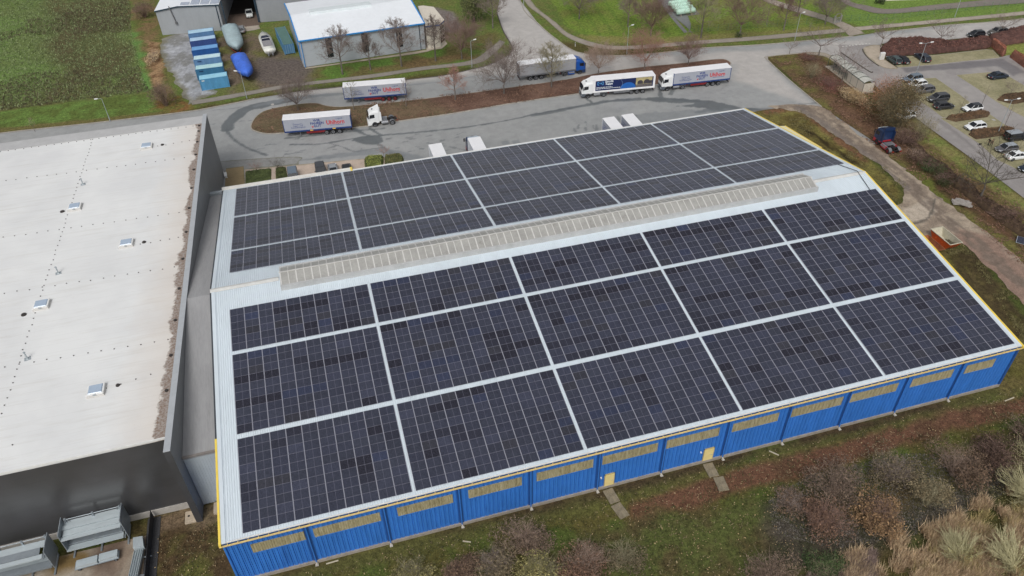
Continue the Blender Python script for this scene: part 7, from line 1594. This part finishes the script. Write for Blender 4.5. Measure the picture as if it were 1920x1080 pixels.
hedge('long lumpy red-brown hedge between the road and the car park',[(1650,92),(1668,78),(1715,76),(1780,82),(1850,72),(1862,86),(1850,91),(1755,101),(1700,104),(1662,107),(1650,101)],1.3,lf_hr,RB,5200,.13,lumpy=.4)
hedge('red-brown hedge continuing along the road beyond the orange hedge',[(1852,71),(1920,52),(2050,30),(2050,62),(1930,78),(1870,87)],1.3,lf_hr,RB,2600,.13,lumpy=.4,seed=2)
hedge('upper clipped orange beech hedge at the car park corner',[(1854,84),(1862,82),(1886,101),(1879,107)],1.9,lf_ho,OB,1500,.1,lumpy=.08,seed=3)
hedge('lower clipped orange beech hedge running off the right edge',[(1892,107),(1899,104),(1960,142),(1950,150)],1.9,lf_ho,OB,2200,.1,lumpy=.08,seed=4)
hedge('upper low brown hedge strip between parking rows',[(1772,224),(1778,219),(1838,210),(1856,213),(1852,220),(1792,229)],.75,lf_hb,BB,1900,.1,lumpy=.25,seed=5,group='low brown hedges in the car park')
hedge('lower low brown hedge strip between parking rows',[(1815,253),(1822,246),(1885,240),(1903,245),(1898,252),(1830,262)],.75,lf_hb,BB,1900,.1,lumpy=.25,seed=6,group='low brown hedges in the car park')
hedge('low brown hedge strip at the end of the middle parking bay',[(1868,188),(1878,180),(1930,173),(1960,185),(1900,196)],.7,lf_hb,BB,1500,.1,lumpy=.25,seed=7,group='low brown hedges in the car park')
hedge('clipped yellow-green hedge block behind the warehouse beside the pollard',[(684,312),(683,302),(690,298),(720,296),(718,330),(690,330)],1.1,lf_yg,GB,2200,.09,lumpy=.1,seed=8)
hedge('clipped olive-brown hedge block adjoining the yellow-green one',[(722,330),(721,296),(752,293),(757,297),(757,330)],1.1,leafmat('olive_hedge',(136,128,66),(104,98,52)),GB,1900,.09,lumpy=.1,seed=9)
hedge('low green planting strip under the small reddish tree',[(460,322),(509,317),(509,345),(460,345)],.45,leafmat('low_green',(96,112,60),(70,84,46)),GB,1500,.09,lumpy=.4,seed=10,name='planting')
hedge('small low planting bed next to the pale blue van',[(517,316),(536,314),(540,335),(517,340)],.45,leafmat('low_dark',(88,90,50),(62,66,40)),GB,900,.09,lumpy=.4,seed=11,name='planting')
hedge('brown trimmed remains of a hedge along the lower edge of the lane',[(1690,262),(1700,258),(1790,330),(1880,398),(1960,455),(1950,470),(1868,412),(1770,338)],.9,lf_d,BB,3800,.13,lumpy=.8,seed=12)
# ---- ground cover nobody could count
def scatter_poly(poly,n,rs,world=False):
    P=poly if world else GP(poly); X=[p[0] for p in P]; Y=[p[1] for p in P]; r=np.random.RandomState(rs); xs=r.uniform(min(X),max(X),n*3); ys=r.uniform(min(Y),max(Y),n*3); m=inside(xs,ys,P); return xs[m][:n],ys[m][:n],r
def blades(name,poly,n,h0,h1,wd,mat,seed,lean=.6,label=None,clump=None,world=False,per=3,flat=False,z0=0.):
    xs,ys,r=scatter_poly(poly,n,seed,world)
    if clump is not None:
        v=vnoise(xs,ys,clump,seed,3); m=v>.5; xs=xs[m]; ys=ys[m]
    N=len(xs)*per; x=np.repeat(xs,per)+r.normal(0,.12,N); y=np.repeat(ys,per)+r.normal(0,.12,N); a=r.uniform(0,2*PI,N); h=r.uniform(h0,h1,N); l=r.uniform(0,lean,N)*h; w_=wd*r.uniform(.6,1.3,N)
    dx,dy=np.cos(a),np.sin(a); px,py=-dy*w_,dx*w_
    V=np.empty((N,3,3)); V[:,0]=np.stack([x-px,y-py,np.full(N,z0)],1); V[:,1]=np.stack([x+px,y+py,np.full(N,z0)],1); V[:,2]=np.stack([x+dx*l,y+dy*l,z0+h],1)
    me=bpy.data.meshes.new(name); me.vertices.add(N*3); me.vertices.foreach_set('co',V.ravel()); me.loops.add(N*3); me.loops.foreach_set('vertex_index',np.arange(N*3)); me.polygons.add(N); me.polygons.foreach_set('loop_start',np.arange(0,N*3,3)); me.update(calc_edges=True)
    ca=me.color_attributes.new('Tint','FLOAT_COLOR','POINT'); k=np.repeat(r.uniform(.55,1.4,N),3); ca.data.foreach_set('color',np.stack([k,k*r.uniform(.92,1.06,N*3),k,np.ones(N*3)],1).ravel().astype('f')); me.materials.append(mat)
    o=bpy.data.objects.new(name,me); COL.objects.link(o); return tag(o,label,'grass','' or None,'stuff')
def specks(name,poly,n,size,mat,seed,label,cat='leaves',world=False,z=.03,clump=None):
    xs,ys,r=scatter_poly(poly,n,seed,world)
    if clump is not None: v=vnoise(xs,ys,clump,seed,3); m=v>.48; xs=xs[m]; ys=ys[m]
    N=len(xs); a=r.uniform(0,2*PI,N); s_=size*r.uniform(.5,1.4,N); t1=r.uniform(-.5,.5,N); V=np.empty((N,4,3))
    for i,(u,v) in enumerate(((-1,-.6),(1,-.6),(1,.6),(-1,.6))):
        V[:,i,0]=xs+s_*(u*np.cos(a)-v*np.sin(a)); V[:,i,1]=ys+s_*(u*np.sin(a)+v*np.cos(a)); V[:,i,2]=z+s_*.5+s_*u*t1
    me=bpy.data.meshes.new(name); me.vertices.add(N*4); me.vertices.foreach_set('co',V.ravel()); me.loops.add(N*4); me.loops.foreach_set('vertex_index',np.arange(N*4)); me.polygons.add(N); me.polygons.foreach_set('loop_start',np.arange(0,N*4,4)); me.update(calc_edges=True)
    ca=me.color_attributes.new('Tint','FLOAT_COLOR','POINT'); k=np.repeat(r.uniform(.5,1.5,N),4); ca.data.foreach_set('color',np.stack([k,k,k,np.ones(N*4)],1).ravel().astype('f')); me.materials.append(mat)
    o=bpy.data.objects.new(name,me); COL.objects.link(o); return tag(o,label,cat,None,'stuff')
SOUTH=[(-.2,-1.),(97,-1.),(130,2),(130,-30),(-9,-30),(-9,8),(-.6,8)]
blades('grass_tufts',SOUTH,26000,.08,.22,.045,leafmat('grass_dark',(92,98,50),(66,70,36)),71,.9,'short dark tufts of winter grass on the strip south of the blue warehouse',3.5,True)
blades('dry_grass',SOUTH,9000,.1,.3,.04,leafmat('grass_dry',(150,134,92),(116,100,66)),72,1.2,'thin dry straw scattered in the grass south of the blue warehouse',2.2,True)
specks('fallen_leaves',SOUTH,9000,.055,leafmat('leaf_pale',(176,150,96),(140,112,70)),73,'small pale fallen leaves scattered south of the blue warehouse','leaves',True,.05)
specks('leaf_litter_patch',GP([(1440,940),(1520,890),(1700,850),(1900,860),(1900,920),(1700,1010),(1560,1030),(1450,1000)]),15000,.05,leafmat('leaf_grey',(104,98,90),(72,66,60)),74,'greyish fallen leaves carpeting the ground under the shrub group','leaves',True,.05)
STRAW=[(1520,1100),(1570,1050),(1660,1010),(1760,985),(1850,930),(1930,905),(2010,880),(2010,1130),(1520,1130)]
blades('tall_dry_grass',STRAW,22000,.5,1.35,.035,veg('straw_blades',[C(214,184,136),C(172,142,102)]),75,.9,'tall matted straw-coloured grass filling the lower right corner',2.4,per=4)
blades('tall_olive_grass',[(1690,1100),(1760,1010),(1850,960),(1940,900),(2010,880),(2010,1130)],9000,.5,1.2,.035,veg('olive_blades',[C(198,178,100),C(152,132,76)]),76,.9,'yellow-olive tall grass mixed into the straw at the lower right corner',2.2,per=4)
blades('tall_dry_grass',[(1490,1100),(1560,1055),(1640,1035),(1640,1100)],3500,.4,1.,.03,veg('pinkish_blades',[C(160,136,124),C(116,96,86)]),77,.8,'pinkish-grey thin stalks at the bottom edge left of the straw grass',None,per=4)
blades('crop_plants',FIELD,42000,.15,.4,.09,leafmat('crop_green',(124,140,84),(100,114,66)),78,1.3,'green crop plants covering the field at the upper left',None,True,2)
blades('withered_crop',FIELD,40000,.15,.36,.08,leafmat('crop_brown',(118,108,78),(92,82,58)),79,1.3,'withered brownish plants between the green ones in the field',24.,True,3)
blades('rough_grass',[(1690,395),(1700,330),(1620,292),(1500,207),(1440,206),(1450,240)],5000,.08,.25,.05,leafmat('grass_dry2',(136,128,72),(100,92,50)),80,1.,'rough yellowish grass on the bank east of the blue warehouse',2.,False)
specks('fallen_leaves',GP([(471,241),(500,205),(640,201),(970,163),(1362,113),(1368,124),(1110,172),(850,213),(620,244),(500,251)]),15000,.09,leafmat('leaf_rust',(146,104,76),(104,74,56)),81,'rust-brown fallen leaves covering the planted island','leaves',True,.22,2.5)
specks('fallen_leaves',GP([(1440,108),(1510,100),(1640,180),(1700,230),(1900,370),(1960,440),(1930,512),(1812,408),(1690,312),(1540,200)]),16000,.09,leafmat('leaf_rust',(146,104,76),(104,74,56)),82,'reddish fallen leaves on the verge between track and car park','leaves',True,.04,2.5)
blades('rough_grass',GP([(1830,500),(1760,470),(1790,446),(1925,575),(1990,680),(1935,700),(1900,610)]),5000,.08,.25,.05,leafmat('grass_dry2',(136,128,72),(100,92,50)),83,1.,'rough rutted grass at the east corner of the blue warehouse',1.8,True)
